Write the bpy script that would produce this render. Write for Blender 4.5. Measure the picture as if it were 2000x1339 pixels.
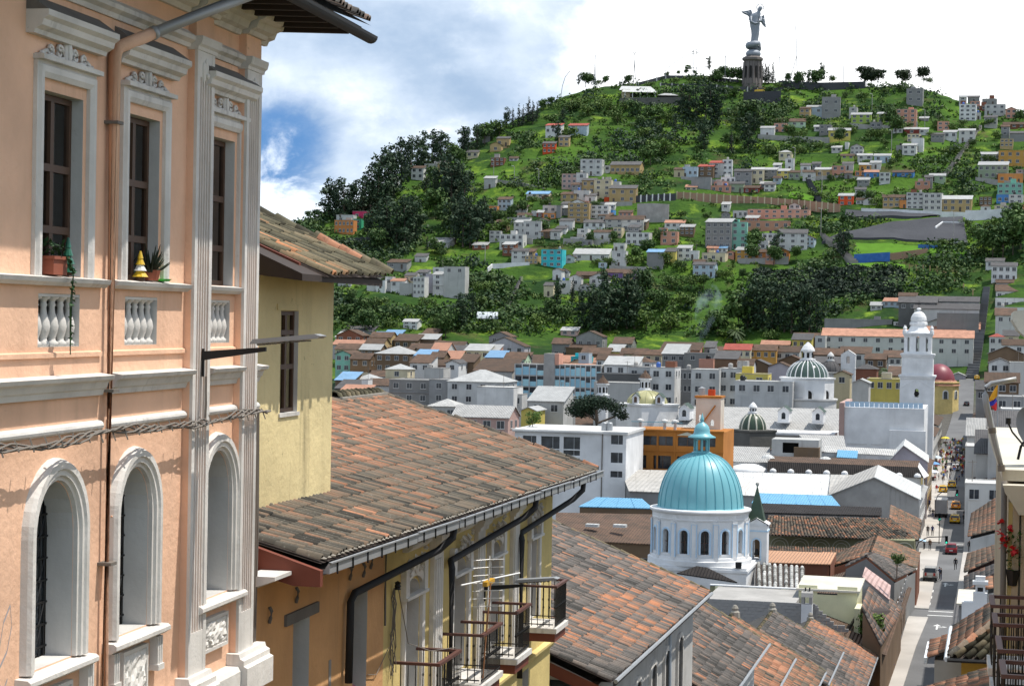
# Old town street climbing towards a statue-topped hill, under a bright broken sky.
import bpy, math, random, bisect
import numpy as np
from mathutils import Vector, Matrix, noise as mnoise
random.seed(11); rng = np.random.default_rng(5)
SC = bpy.context.scene
for o in list(bpy.data.objects): bpy.data.objects.remove(o, do_unlink=True)
COL = SC.collection
RAD = math.radians
# ------------------------------------------------------------------ camera (eye at the origin, z up, +Y down the street)
cd = bpy.data.cameras.new('camera'); cam = bpy.data.objects.new('camera', cd); COL.objects.link(cam)
cd.lens = 72.0; cd.sensor_width = 36.0; cd.clip_start = 0.5; cd.clip_end = 6000.0
PSI, PIT, ROLL = math.atan(945/4000), math.atan(46.5/4000), 0.018
FW = Vector((-math.sin(PSI)*math.cos(PIT), math.cos(PSI)*math.cos(PIT), -math.sin(PIT)))
_r0 = Vector((math.cos(PSI), math.sin(PSI), 0)); _u0 = _r0.cross(FW)
CR = _r0*math.cos(ROLL)+_u0*math.sin(ROLL); CU = _u0*math.cos(ROLL)-_r0*math.sin(ROLL)
cam.matrix_world = Matrix(((CR.x, CU.x, -FW.x, 0), (CR.y, CU.y, -FW.y, 0), (CR.z, CU.z, -FW.z, 0), (0, 0, 0, 1)))
SC.camera = cam
# ------------------------------------------------------------------ light
SUN_EL, SUN_AZ = 67.0, 72.0          # azimuth clockwise from +Y
sd = bpy.data.lights.new('sun', 'SUN'); sun = bpy.data.objects.new('sun', sd); COL.objects.link(sun)
sd.energy = 4.0; sd.angle = RAD(0.53); sd.color = (1.0, 0.95, 0.87)
_sv = Vector((math.sin(RAD(SUN_AZ))*math.cos(RAD(SUN_EL)), math.cos(RAD(SUN_AZ))*math.cos(RAD(SUN_EL)), math.sin(RAD(SUN_EL))))
sun.rotation_euler = _sv.to_track_quat('Z', 'Y').to_euler(); sun.location = (40, -20, 80)
SC.view_settings.view_transform = 'Standard'; SC.view_settings.look = 'None'
SC.view_settings.exposure = 0.36; SC.view_settings.gamma = 1.0; SC.view_settings.use_curve_mapping = False
SC.render.engine = 'CYCLES'
SC.cycles.max_bounces = 5; SC.cycles.diffuse_bounces = 3; SC.cycles.glossy_bounces = 2; SC.cycles.transmission_bounces = 3
SC.cycles.transparent_max_bounces = 6; SC.cycles.volume_bounces = 0
SC.cycles.caustics_reflective = False; SC.cycles.caustics_refractive = False; SC.cycles.use_denoising = True
W = bpy.data.worlds.new('World'); SC.world = W; W.use_nodes = True
def world_nodes():
 nt = W.node_tree; N = nt.nodes; L = nt.links; N.clear()
 out = N.new('ShaderNodeOutputWorld')
 sky = N.new('ShaderNodeTexSky'); sky.sky_type = 'NISHITA'; sky.sun_disc = False
 sky.sun_elevation = RAD(SUN_EL); sky.sun_rotation = RAD(SUN_AZ); sky.altitude = 2800; sky.dust_density = 0.6; sky.ozone_density = 2.0
 b1 = N.new('ShaderNodeBackground'); b1.inputs[1].default_value = 0.085; L.new(sky.outputs[0], b1.inputs[0])
 tc = N.new('ShaderNodeTexCoord')
 def dot(v):
  d = N.new('ShaderNodeVectorMath'); d.operation = 'DOT_PRODUCT'; L.new(tc.outputs['Generated'], d.inputs[0]); d.inputs[1].default_value = v; return d.outputs['Value']
 def mth(op, a, b=None, c=None, clamp=False):
  m = N.new('ShaderNodeMath'); m.operation = op; m.use_clamp = clamp
  for i, q in enumerate((a, b, c)):
   if q is None: continue
   if isinstance(q, (int, float)): m.inputs[i].default_value = q
   else: L.new(q, m.inputs[i])
  return m.outputs[0]
 def nz(scale, det, rough, loc, stretch=(1, 1, 1.7), dist=0.0):
  mp = N.new('ShaderNodeMapping'); mp.inputs['Location'].default_value = loc; mp.inputs['Scale'].default_value = stretch
  L.new(tc.outputs['Generated'], mp.inputs[0])
  n = N.new('ShaderNodeTexNoise'); n.inputs['Scale'].default_value = scale; n.inputs['Detail'].default_value = det
  n.inputs['Roughness'].default_value = rough; n.inputs['Distortion'].default_value = dist; L.new(mp.outputs[0], n.inputs['Vector']); return n.outputs['Fac']
 def mix(f, a, b):
  m = N.new('ShaderNodeMix'); m.data_type = 'RGBA'
  L.new(f, m.inputs['Factor'])
  for i, q in ((6, a), (7, b)):
   if isinstance(q, tuple): m.inputs[i].default_value = (*q, 1)
   else: L.new(q, m.inputs[i])
  return m.outputs[2]
 def step(v, a, b):
  m = N.new('ShaderNodeMapRange'); m.interpolation_type = 'SMOOTHSTEP'; L.new(v, m.inputs[0]); m.inputs[1].default_value = a; m.inputs[2].default_value = b; return m.outputs[0]
 def dirv(px, py): return tuple((FW+CR*((px-1000)/4000)+CU*((669.5-py)/4000)).normalized())
 sunside = dot(dirv(1750, 250)); 
 n1 = nz(7.0, 7, 0.58, (3.1, 0.4, 1.7)); n2 = nz(24.0, 6, 0.6, (1.2, 5.0, 0.3), (1, 1, 1.4), 0.4)
 # thin grey-blue layer, broken by a bright bank towards the sun side
 g = step(sunside, math.cos(RAD(10.5)), math.cos(RAD(3.5)))
 big = mth('ADD', mth('MULTIPLY', n1, 0.62), mth('MULTIPLY', n2, 0.38))
 bank = step(mth('ADD', big, mth('MULTIPLY_ADD', g, 0.58, 0.05)), 0.56, 0.80)
 layer = mix(step(n1, 0.36, 0.64), (0.25, 0.34, 0.47), (0.53, 0.60, 0.69))
 c1 = mix(bank, layer, (1.0, 1.0, 1.0))
 # blue gap low over the ridge, with a puffy white bank beneath it
 gap = step(mth('ADD', dot(dirv(505, 325)), mth('MULTIPLY', mth('SUBTRACT', n2, 0.5), 0.0022)), math.cos(RAD(2.6)), math.cos(RAD(0.5)))
 c2 = mix(mth('MULTIPLY', gap, mth('SUBTRACT', 1.0, bank)), c1, (0.07, 0.18, 0.39))
 sep = N.new('ShaderNodeSeparateXYZ'); L.new(tc.outputs['Generated'], sep.inputs[0])
 low = step(mth('ADD', sep.outputs[2], mth('MULTIPLY', mth('SUBTRACT', n2, 0.5), -0.10)), dirv(560, 320)[2], dirv(560, 400)[2])
 c3 = mix(low, c2, (0.72, 0.78, 0.85))
 b2 = N.new('ShaderNodeBackground'); L.new(c3, b2.inputs[0]); b2.inputs[1].default_value = 1.32
 ms = N.new('ShaderNodeMixShader'); ms.inputs[0].default_value = 0.92
 L.new(b1.outputs[0], ms.inputs[1]); L.new(b2.outputs[0], ms.inputs[2]); L.new(ms.outputs[0], out.inputs[0])
world_nodes()
# ------------------------------------------------------------------ helpers
class MB:
 """Collects shapes; build() links them as ONE mesh object."""
 def __init__(s): s.v = []; s.f = []; s.m = []; s.smooth = False
 def add(s, vs, fs, mi=0):
  o = len(s.v); s.v += [tuple(q) for q in vs]; s.f += [tuple(i+o for i in f) for f in fs]; s.m += [mi]*len(fs); return s
 def box(s, x0, x1, y0, y1, z0, z1, mi=0):
  return s.add([(x0,y0,z0),(x1,y0,z0),(x1,y1,z0),(x0,y1,z0),(x0,y0,z1),(x1,y0,z1),(x1,y1,z1),(x0,y1,z1)],
     [(0,3,2,1),(4,5,6,7),(0,1,5,4),(1,2,6,5),(2,3,7,6),(3,0,4,7)], mi)
 def quad(s, a, b, c, d, mi=0): return s.add([a,b,c,d], [(0,1,2,3)], mi)
 def extx(s, prof, x0, x1, mi=0):
  """closed (y,z) profile extruded along x"""
  n = len(prof); vs = [(x0,y,z) for y,z in prof]+[(x1,y,z) for y,z in prof]
  fs = [(i,(i+1)%n,n+(i+1)%n,n+i) for i in range(n)]+[tuple(range(n))[::-1], tuple(range(n,2*n))]
  return s.add(vs, fs, mi)
 def extz(s, pts, z0, z1, mi=0):
  n = len(pts); vs = [(x,y,z0) for x,y in pts]+[(x,y,z1) for x,y in pts]
  fs = [(i,(i+1)%n,n+(i+1)%n,n+i) for i in range(n)]+[tuple(range(n))[::-1], tuple(range(n,2*n))]
  return s.add(vs, fs, mi)
 def exty(s, pts, y0, y1, mi=0):
  """closed (x,z) outline extruded along y"""
  n = len(pts); vs = [(x,y0,z) for x,z in pts]+[(x,y1,z) for x,z in pts]
  fs = [(i,n+i,n+(i+1)%n,(i+1)%n) for i in range(n)]+[tuple(range(n)), tuple(range(n,2*n))[::-1]]
  return s.add(vs, fs, mi)
 def lathe(s, prof, n=16, c=(0,0,0), mi=0, a0=0.0, a1=2*math.pi, sx=1, sy=1):
  full = abs(a1-a0-2*math.pi) < 1e-6; m = n if full else n+1; vs = []
  for r, z in prof:
   for k in range(m):
    a = a0+(a1-a0)*k/n; vs.append((c[0]+r*math.cos(a)*sx, c[1]+r*math.sin(a)*sy, c[2]+z))
  fs = []
  for i in range(len(prof)-1):
   for k in range(n):
    k2 = (k+1) % m if full else k+1
    fs.append((i*m+k, i*m+k2, (i+1)*m+k2, (i+1)*m+k))
  return s.add(vs, fs, mi)
 def tube(s, pts, r, n=6, mi=0, caps=True):
  pts = [Vector(p) for p in pts]; vs = []; fs = []
  rs = r if isinstance(r, (list, tuple)) else [r]*len(pts)
  up = Vector((0,0,1))
  for i, p in enumerate(pts):
   t = (pts[min(i+1,len(pts)-1)]-pts[max(i-1,0)]).normalized()
   a = t.cross(up)
   if a.length < 1e-3: a = t.cross(Vector((1,0,0)))
   a.normalize(); b = a.cross(t)
   for k in range(n):
    w = 2*math.pi*k/n; vs.append(p+a*(math.cos(w)*rs[i])+b*(math.sin(w)*rs[i]))
  for i in range(len(pts)-1):
   for k in range(n): fs.append((i*n+k, i*n+(k+1)%n, (i+1)*n+(k+1)%n, (i+1)*n+k))
  if caps: fs += [tuple(range(n))[::-1], tuple(range((len(pts)-1)*n, len(pts)*n))]
  return s.add(vs, fs, mi)
 def mesh(s, name, mats):
  me = bpy.data.meshes.new(name); me.from_pydata(s.v, [], s.f)
  for m in (mats if isinstance(mats, (list, tuple)) else [mats]): me.materials.append(m)
  if len(me.materials) > 1: me.polygons.foreach_set('material_index', s.m)
  if s.smooth: me.polygons.foreach_set('use_smooth', [True]*len(me.polygons)); 
  me.update(); return me
 def build(s, name, mats, parent=None, loc=None, smooth=False):
  s.smooth = smooth or s.smooth
  return link(name, s.mesh(name, mats), parent, loc)
def link(name, me, parent=None, loc=None, rot=None, mat=None):
 o = bpy.data.objects.new(name, me); COL.objects.link(o)
 if parent is not None: o.parent = parent
 if loc is not None: o.location = loc
 if rot is not None: o.rotation_euler = rot
 if mat is not None: o.matrix_local = mat
 return o
def tag(o, label, cat, group=None, kind=None):
 o['label'] = label; o['category'] = cat; o['kind'] = 'thing'
 if group: o['group'] = group
 if kind: o['kind'] = kind
 return o
def thing(name, label, cat, loc=(0,0,0), rz=0.0, group=None):
 o = bpy.data.objects.new(name, None); COL.objects.link(o); o.empty_display_size = 0.5
 o.location = loc; o.rotation_euler = (0,0,rz); return tag(o, label, cat, group)
def stuff(o): o['kind'] = 'stuff'; return o
def struct(o): o['kind'] = 'structure'; return o
def copy_tree(o, parent=None):
 c = o.copy(); COL.objects.link(c)
 if parent is not None: c.parent = parent
 for ch in list(o.children): copy_tree(ch, c)
 return c
# ------------------------------------------------------------------ materials
def newmat(name):
 m = bpy.data.materials.new(name); m.use_nodes = True; nt = m.node_tree
 return m, nt, nt.nodes['Principled BSDF']
class NT:
 def __init__(s, nt): s.nt = nt; s.N = nt.nodes; s.L = nt.links; s.tc = s.N.new('ShaderNodeTexCoord').outputs['Object']
 def noise(s, scale, det=4, rough=0.55, stretch=None, vec=None):
  v = vec or s.tc
  if stretch:
   mp = s.N.new('ShaderNodeMapping'); mp.inputs['Scale'].default_value = stretch; s.L.new(v, mp.inputs[0]); v = mp.outputs[0]
  n = s.N.new('ShaderNodeTexNoise'); n.inputs['Scale'].default_value = scale; n.inputs['Detail'].default_value = det; n.inputs['Roughness'].default_value = rough
  s.L.new(v, n.inputs['Vector']); return n.outputs['Fac']
 def rng(s, v, a, b, lo=0.0, hi=1.0):
  m = s.N.new('ShaderNodeMapRange'); s.L.new(v, m.inputs[0]); m.inputs[1].default_value = a; m.inputs[2].default_value = b; m.inputs[3].default_value = lo; m.inputs[4].default_value = hi; return m.outputs[0]
 def mix(s, f, a, b, mode='MIX'):
  m = s.N.new('ShaderNodeMix'); m.data_type = 'RGBA'; m.blend_type = mode
  if isinstance(f, (int, float)): m.inputs['Factor'].default_value = f
  else: s.L.new(f, m.inputs['Factor'])
  for i, q in ((6, a), (7, b)):
   if isinstance(q, tuple): m.inputs[i].default_value = (*q[:3], 1)
   else: s.L.new(q, m.inputs[i])
  return m.outputs[2]
 def math(s, op, a, b=0.0):
  m = s.N.new('ShaderNodeMath'); m.operation = op
  for i, q in enumerate((a, b)):
   if isinstance(q, (int, float)): m.inputs[i].default_value = q
   else: s.L.new(q, m.inputs[i])
  return m.outputs[0]
 def ramp(s, v, stops):
  r = s.N.new('ShaderNodeValToRGB'); e = r.color_ramp.elements
  while len(e) < len(stops): e.new(0.5)
  for k, (p, c) in enumerate(stops): e[k].position = p; e[k].color = (*c, 1)
  s.L.new(v, r.inputs[0]); return r.outputs[0]
 def bump(s, h, bs, strength=0.4, dist=0.02):
  b = s.N.new('ShaderNodeBump'); b.inputs['Strength'].default_value = strength; b.inputs['Distance'].default_value = dist
  s.L.new(h, b.inputs['Height']); s.L.new(b.outputs[0], bs.inputs['Normal'])
 def attr(s, name):
  a = s.N.new('ShaderNodeAttribute'); a.attribute_name = name; return a.outputs['Fac']
 def rand(s): return s.N.new('ShaderNodeObjectInfo').outputs['Random']
def mul(c, k): return tuple(min(1.0, q*k) for q in c)
def plaster(name, c, dirt=0.5, dirtcol=(0.10,0.085,0.07), sc=1.0, bump=0.35, rough=0.9, var=0.82, rnd=0):
 """painted render: patchy paint, vertical run-off streaks, chips, fine trowel relief"""
 m, nt, b = newmat(name); t = NT(nt)
 base = t.mix(t.rng(t.noise(0.55*sc, 5), 0.35, 0.68), mul(c, var), mul(c, 1.07))
 if rnd: base = t.mix(t.math('MULTIPLY', t.rand(), rnd), base, mul((c[0]*.62, c[1]*.60, c[2]*.56), 1))
 st = t.math('MULTIPLY', t.rng(t.noise(1.0*sc, 6, 0.65, (2.6, 2.6, 0.16)), 0.52, 0.78), t.rng(t.noise(0.35*sc, 3), 0.40, 0.62))
 base = t.mix(t.math('MULTIPLY', st, 0.55*dirt), base, dirtcol)
 chips = t.rng(t.noise(5.5*sc, 6, 0.7), 0.665, 0.70)
 base = t.mix(t.math('MULTIPLY', chips, 0.5*dirt), base, mul(dirtcol, 1.5))
 nt.links.new(base, b.inputs['Base Color']); b.inputs['Roughness'].default_value = rough; b.inputs['Specular IOR Level'].default_value = 0.25
 t.bump(t.math('ADD', t.noise(9*sc, 5, 0.6), t.math('MULTIPLY', t.noise(1.6*sc, 2), 1.5)), b, bump, 0.03/sc)
 return m
def plain(name, c, rough=0.6, metal=0.0, var=0.12, sc=3.0, bump=0.0):
 m, nt, b = newmat(name); t = NT(nt)
 nt.links.new(t.mix(t.noise(sc, 4), mul(c, 1-var), mul(c, 1+var)), b.inputs['Base Color'])
 b.inputs['Roughness'].default_value = rough; b.inputs['Metallic'].default_value = metal
 if bump: t.bump(t.noise(sc*4, 4), b, bump, 0.02)
 return m
def tile_mat(name, stops, spot=0.5, lich=(0.30,0.29,0.25)):
 """fired clay: colour by the tile's own 'tint', lichen specks, soot"""
 m, nt, b = newmat(name); t = NT(nt)
 tint = t.attr('tint'); n = t.noise(2.6, 5, 0.65); n2 = t.noise(14, 4, 0.6)
 c = t.ramp(t.math('ADD', tint, t.math('MULTIPLY', t.math('SUBTRACT', n, 0.5), 0.42)), stops)
 c = t.mix(t.math('MULTIPLY', t.rng(n2, 0.62, 0.70), spot), c, lich)
 c = t.mix(t.math('MULTIPLY', t.rng(t.noise(6, 5, 0.7), 0.56, 0.72), 0.55), c, (0.045,0.042,0.036))
 nt.links.new(c, b.inputs['Base Color']); b.inputs['Roughness'].default_value = 0.92; b.inputs['Specular IOR Level'].default_value = 0.2
 t.bump(t.noise(22, 4), b, 0.35, 0.012)
 return m
def ribbed(name, c, pitch, axis='x', rough=0.6, var=0.25, strength=0.6, metal=0.0, c2=None):
 """far corrugated or barrel-tiled sheet: ribs as relief only"""
 m, nt, b = newmat(name); t = NT(nt)
 w = t.N.new('ShaderNodeTexWave'); w.wave_type = 'BANDS'; w.bands_direction = axis.upper(); w.inputs['Scale'].default_value = 0.314/pitch; w.inputs['Distortion'].default_value = 0.4
 t.L.new(t.tc, w.inputs['Vector'])
 base = t.mix(t.rng(t.noise(0.5, 5, 0.65), 0.32, 0.68), mul(c, 1-var), c2 or mul(c, 1+var)); base = t.mix(t.math('MULTIPLY', t.rand(), .6), base, mul(c, .62))
 base = t.mix(t.math('MULTIPLY', t.rng(t.noise(2.2, 5, 0.7), 0.52, 0.7), 0.5), base, mul(c, 0.45))
 nt.links.new(base, b.inputs['Base Color']); b.inputs['Roughness'].default_value = rough; b.inputs['Metallic'].default_value = metal
 b.inputs['Specular IOR Level'].default_value = 0.2; t.bump(w.outputs['Fac'], b, strength, pitch*0.5); return m
def glassy(name, c=(0.02,0.025,0.03), rough=0.12):
 m, nt, b = newmat(name); t = NT(nt)
 nt.links.new(t.mix(t.rng(t.noise(0.9, 3), 0.35, 0.65), mul(c, 0.6), mul(c, 2.2)), b.inputs['Base Color']); b.inputs['Roughness'].default_value = rough; return m
def leafmat(name, dark, light, hue=(0.12,0.13,0.02), sc=0.5):
 m, nt, b = newmat(name); t = NT(nt)
 f = t.math('ADD', t.math('MULTIPLY', t.noise(sc, 3), 0.7), t.math('MULTIPLY', t.rand(), 0.4))
 c = t.mix(t.rng(f, 0.3, 0.8), dark, light); c = t.mix(t.math('MULTIPLY', t.rng(t.attr('tint'), 0.4, 1.0), 0.65), c, hue)
 nt.links.new(c, b.inputs['Base Color']); b.inputs['Roughness'].default_value = 0.7; b.inputs['Specular IOR Level'].default_value = 0.3
 return m
M = {}
M['peach'] = plaster('peach_paint', (0.85,0.53,0.36), 0.95, (0.33,0.20,0.13), 1.0, 0.5)
M['trim'] = plaster('white_lime_trim', (0.70,0.67,0.63), 1.25, (0.22,0.20,0.18), 1.6, 0.45)
M['reveal'] = plaster('grey_reveal', (0.62,0.605,0.58), 0.8, (0.22,0.20,0.18), 1.2, 0.3)
M['lead'] = plaster('weathered_coping', (0.17,0.16,0.15), 0.6, (0.06,0.055,0.05), 2.0, 0.5)
M['ochre'] = plaster('ochre_paint', (0.66,0.37,0.17), 0.8, (0.16,0.11,0.07), 1.0, 0.5)
M['yellow'] = plaster('pale_yellow_paint', (0.68,0.53,0.22), 0.5, (0.16,0.13,0.08), 1.0, 0.45)
M['towerwall'] = plaster('straw_yellow_paint', (0.74,0.61,0.33), 1.3, (0.12,0.10,0.06), 0.9, 0.5)
M['wood'] = plain('brown_wood', (0.085,0.042,0.022), 0.6, 0, 0.35, 6)
M['barge'] = plain('red_brown_board', (0.17,0.042,0.022), 0.65, 0, 0.25, 2)
M['rail'] = plain('oxide_handrail', (0.11,0.045,0.035), 0.5, 0, 0.2)
M['iron'] = plain('black_iron', (0.012,0.012,0.013), 0.55, 0.3)
M['blackpipe'] = plain('black_pipe', (0.012,0.012,0.014), 0.75)
M['zinc'] = plain('zinc_sheet', (0.33,0.34,0.35), 0.5, 0.35, 0.2, 1.2)
M['glass'] = glassy('window_glass')
M['dark'] = plain('dark_interior', (0.012,0.011,0.010), 0.9)
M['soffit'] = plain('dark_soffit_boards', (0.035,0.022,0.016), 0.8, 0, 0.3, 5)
M['curtain'] = plain('lace_curtain', (0.50,0.48,0.42), 0.9, 0, 0.2, 9)
M['cable'] = plain('grey_cable', (0.16,0.14,0.12), 0.8)
M['concrete'] = plaster('concrete', (0.36,0.345,0.325), 0.8, (0.10,0.095,0.09), 0.8, 0.4)
CLAY = [(0.0,(0.045,0.042,0.036)),(0.25,(0.105,0.095,0.078)),(0.45,(0.17,0.135,0.10)),(0.62,(0.225,0.135,0.09)),(0.8,(0.32,0.15,0.088)),(1.0,(0.44,0.215,0.13))]
M['clay'] = tile_mat('clay_tile', CLAY)
M['claygrey'] = tile_mat('aged_clay_tile', [(0.0,(0.06,0.057,0.053)),(0.3,(0.125,0.115,0.108)),(0.55,(0.19,0.16,0.14)),(0.75,(0.32,0.175,0.115)),(1.0,(0.50,0.215,0.115))], 0.35)
M['claymoss'] = tile_mat('mossy_clay_tile', [(0.0,(0.05,0.045,0.03)),(0.3,(0.12,0.108,0.07)),(0.6,(0.20,0.16,0.10)),(0.8,(0.36,0.18,0.09)),(1.0,(0.55,0.24,0.12))], 0.4, (0.24,0.23,0.15))
M['mortar'] = plaster('lime_mortar', (0.30,0.275,0.235), 0.8, (0.08,0.07,0.05), 3.0, 0.6)
# ------------------------------------------------------------------ shared builders
def outline(x0, x1, z0, z1, arch, n=10):
 """opening outline from foot to foot (x,z); arch = height of the curved head"""
 if not arch: return [(x0,z0),(x0,z1),(x1,z1),(x1,z0)]
 c = (x0+x1)/2; w = (x1-x0)/2
 return [(x0,z0)]+[(c-w*math.cos(math.pi*k/n), z1-arch+arch*math.sin(math.pi*k/n)) for k in range(n+1)]+[(x1,z0)]
def wall_holes(mb, x0, x1, z0, z1, holes, y=0.0, mi=0, mr=1):
 """a wall face at y with real openings; hole = (x0,x1,z0,z1,arch,depth)"""
 xs = sorted({x0,x1,*[h[0] for h in holes],*[h[1] for h in holes]}); zs = sorted({z0,z1,*[h[2] for h in holes],*[h[3] for h in holes]})
 for xa, xb in zip(xs, xs[1:]):
  for za, zb in zip(zs, zs[1:]):
   cx, cz = (xa+xb)/2, (za+zb)/2
   if any(h[0]<cx<h[1] and h[2]<cz<h[3] for h in holes): continue
   mb.quad((xa,y,za),(xb,y,za),(xb,y,zb),(xa,y,zb), mi)
 for (a,b,c,d,arch,dep) in holes:
  ol = outline(a,b,c,d,arch)
  for p, q in zip(ol+[ol[0]], ol[1:]+[ol[0]]):
   if p != q: mb.quad((p[0],y,p[1]),(q[0],y,q[1]),(q[0],y+dep,q[1]),(p[0],y+dep,p[1]), mr)
  if arch:
   arc = ol[1:-1]; h = len(arc)//2
   for k in range(h): mb.add([(a,y,d),(arc[k][0],y,arc[k][1]),(arc[k+1][0],y,arc[k+1][1])], [(0,1,2)], mi)
   for k in range(h, len(arc)-1): mb.add([(b,y,d),(arc[k][0],y,arc[k][1]),(arc[k+1][0],y,arc[k+1][1])], [(0,1,2)], mi)
def sweep(mb, path, prof, mi=0):
 """profile (outward offset, y) carried along an opening outline"""
 n = len(path); rows = []
 for i, (x, z) in enumerate(path):
  a = path[max(i-1,0)]; b = path[min(i+1,n-1)]
  def nrm(p, q):
   dx, dz = q[0]-p[0], q[1]-p[1]; l = math.hypot(dx,dz) or 1; return (-dz/l, dx/l)
  n1 = nrm(a,(x,z)) if i else nrm((x,z),b); n2 = nrm((x,z),b) if i < n-1 else n1
  m = (n1[0]+n2[0], n1[1]+n2[1]); l2 = m[0]**2+m[1]**2; k = 2/l2 if l2 > 0.3 else 1
  rows.append([(x+m[0]*k*o, yy, z+m[1]*k*o) for o, yy in prof])
 vs = [p for r in rows for p in r]; k = len(prof)
 fs = [(i*k+j, i*k+(j+1)%k, (i+1)*k+(j+1)%k, (i+1)*k+j) for i in range(n-1) for j in range(k)]
 fs += [tuple(range(k)), tuple(range((n-1)*k, n*k))[::-1]]
 mb.add(vs, fs, mi)
# ---- clay tiles
def _tile_template(L=0.46, r0=0.080, r1=0.094, n=4):
 vs = []; 
 for (yy, r, z) in ((L, r0, 0.0), (0, r1, 0.017)):
  for k in range(n+1):
   a = math.pi*k/n; vs.append((-r*math.cos(a), yy, z+r*1.05*math.sin(a)))
 for k in range(n+1):
  a = math.pi*k/n; vs.append((-(r1-.02)*math.cos(a), 0.0, .017+(r1-.02)*1.0*math.sin(a)-0.004))
 fs = [(n+1+k, n+2+k, k+1, k) for k in range(n)]+[(2*n+2+k, 2*n+3+k, n+2+k, n+1+k) for k in range(n)]
 return np.array(vs), np.array(fs)
TV, TF = _tile_template()
_TV_cache = {}
def tile_variant(mat, lv):
 k = (mat, lv)
 if k not in _TV_cache:
  me = bpy.data.meshes.new('tile'); v = TV.copy(); v[:, 2] *= random.uniform(0.92, 1.1); v[:, 0] *= random.uniform(0.95, 1.06)
  me.from_pydata([tuple(q) for q in v], [], [tuple(f) for f in TF]); me.materials.append(M[mat])
  a = me.attributes.new('tint', 'FLOAT', 'POINT'); a.data.foreach_set('value', [lv/11]*len(v)); me.update()
  me.polygons.foreach_set('use_smooth', [True]*len(me.polygons)); _TV_cache[k] = me
 return _TV_cache[k]
def tint_mesh(name, V, F, T, mat):
 me = bpy.data.meshes.new(name); nf = len(F); k = F.shape[1]
 me.vertices.add(len(V)); me.vertices.foreach_set('co', V.ravel().astype('f'))
 me.loops.add(nf*k); me.loops.foreach_set('vertex_index', F.ravel().astype('i'))
 me.polygons.add(nf); me.polygons.foreach_set('loop_start', np.arange(0, nf*k, k, dtype='i')); 
 me.update(calc_edges=True); me.validate()
 a = me.attributes.new('tint', 'FLOAT', 'POINT'); a.data.foreach_set('value', T.astype('f'))
 me.materials.append(M[mat] if isinstance(mat, str) else mat); return me
def tile_roof(root, A, B, C, D, mat='clay', tint=lambda u, v, w: 0.5, nparts=300, pitch=0.23, row=0.42, clip=None, jit=1.0, deck=True, scale=1.0, missing=0.004):
 """barrel tiles over the patch A-B (eaves) / C-D (top), all in the thing's own space"""
 A, B, C, D = map(Vector, (A, B, C, D)); lu = max((B-A).length, (D-C).length); lv = max((C-A).length, (D-B).length)
 nu = max(2, int(lu/(pitch*scale))); nv = max(2, int(lv/(row*scale)))
 Mt = root.matrix_basis
 def P(u, v): return (A*(1-u)+B*u)*(1-v)+(C*(1-u)+D*u)*v
 if deck:
  mb = MB(); k = 10
  dn = (B-A).cross(C-A).normalized()*-0.03
  if dn.z > 0: dn = -dn
  for i in range(k):
   mb.quad(P(i/k,0)+dn, P((i+1)/k,0)+dn, P((i+1)/k,1)+dn, P(i/k,1)+dn) if not clip else None
  if clip:
   for i in range(40):
    for j in range(20):
     if clip((i+.5)/40, (j+.5)/20): mb.quad(P(i/40,j/20)+dn, P((i+1)/40,j/20)+dn, P((i+1)/40,(j+1)/20)+dn, P(i/40,(j+1)/20)+dn)
  if mb.v: mb.build('roof_deck', M['soffit'], root)
 rec = []
 colj = [random.gauss(0, 0.012) for _ in range(nu+1)]; rowt = [random.gauss(0, 0.02) for _ in range(nv+1)]; colt = [random.gauss(0, 0.06) for _ in range(nu+1)]
 for j in range(nv):
  sag = random.uniform(-0.012, 0.012)
  for i in range(nu):
   u, v = (i+.5)/nu, j/nv
   if clip and not clip(u, v+.5/nv): continue
   if random.random() < missing: continue
   p = P(u, v); ax = (P(u, min(1, v+1/nv))-P(u, max(0, v-1/nv))).normalized(); sx = (P(min(1,u+.02), v)-P(max(0,u-.02), v)).normalized()
   nz_ = sx.cross(ax).normalized()
   if nz_.z < 0: nz_ = -nz_; sx = -sx
   sx = ax.cross(nz_)
   yaw = random.gauss(0, 0.03*jit); ax2 = ax+sx*yaw; sx2 = sx-ax*yaw
   slip = random.gauss(0, 0.018*jit)+(random.random() < 0.012*jit)*random.uniform(-.12, -.03)
   o = p+sx*(colj[i]+random.gauss(0, .008*jit))+ax*(slip+sag)+nz_*(0.008+abs(random.gauss(0, .006*jit)))
   s = pitch*scale/0.262; l = row*scale/0.385
   mat4 = Matrix(((sx2.x*s, ax2.x*l, nz_.x*s, o.x), (sx2.y*s, ax2.y*l, nz_.y*s, o.y), (sx2.z*s, ax2.z*l, nz_.z*s, o.z), (0,0,0,1)))
   t = tint(u, v, Mt @ p)+random.gauss(0, 0.21)+rowt[j]+colt[i]
   rec.append(((Mt @ o).length, mat4, min(max(t, 0.0), 1.0)))
 rec.sort(key=lambda r: r[0])
 for d, m4, t in rec[:nparts]:
  link('tile', tile_variant(mat, int(round(t*11))), root, mat=m4)
 rest = rec[nparts:]
 if rest:
  ms = np.array([np.array(r[1]) for r in rest]); V = np.einsum('nij,kj->nki', ms[:, :3, :3], TV)+ms[:, None, :3, 3]
  F = (TF[None]+(np.arange(len(rest))*len(TV))[:, None, None]).reshape(-1, 4)
  T = np.repeat([r[2] for r in rest], len(TV))
  me = tint_mesh('roof_tiles', V.reshape(-1, 3), F, T, mat); stuff(link('roof_tiles', me, root))
 return P
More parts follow.
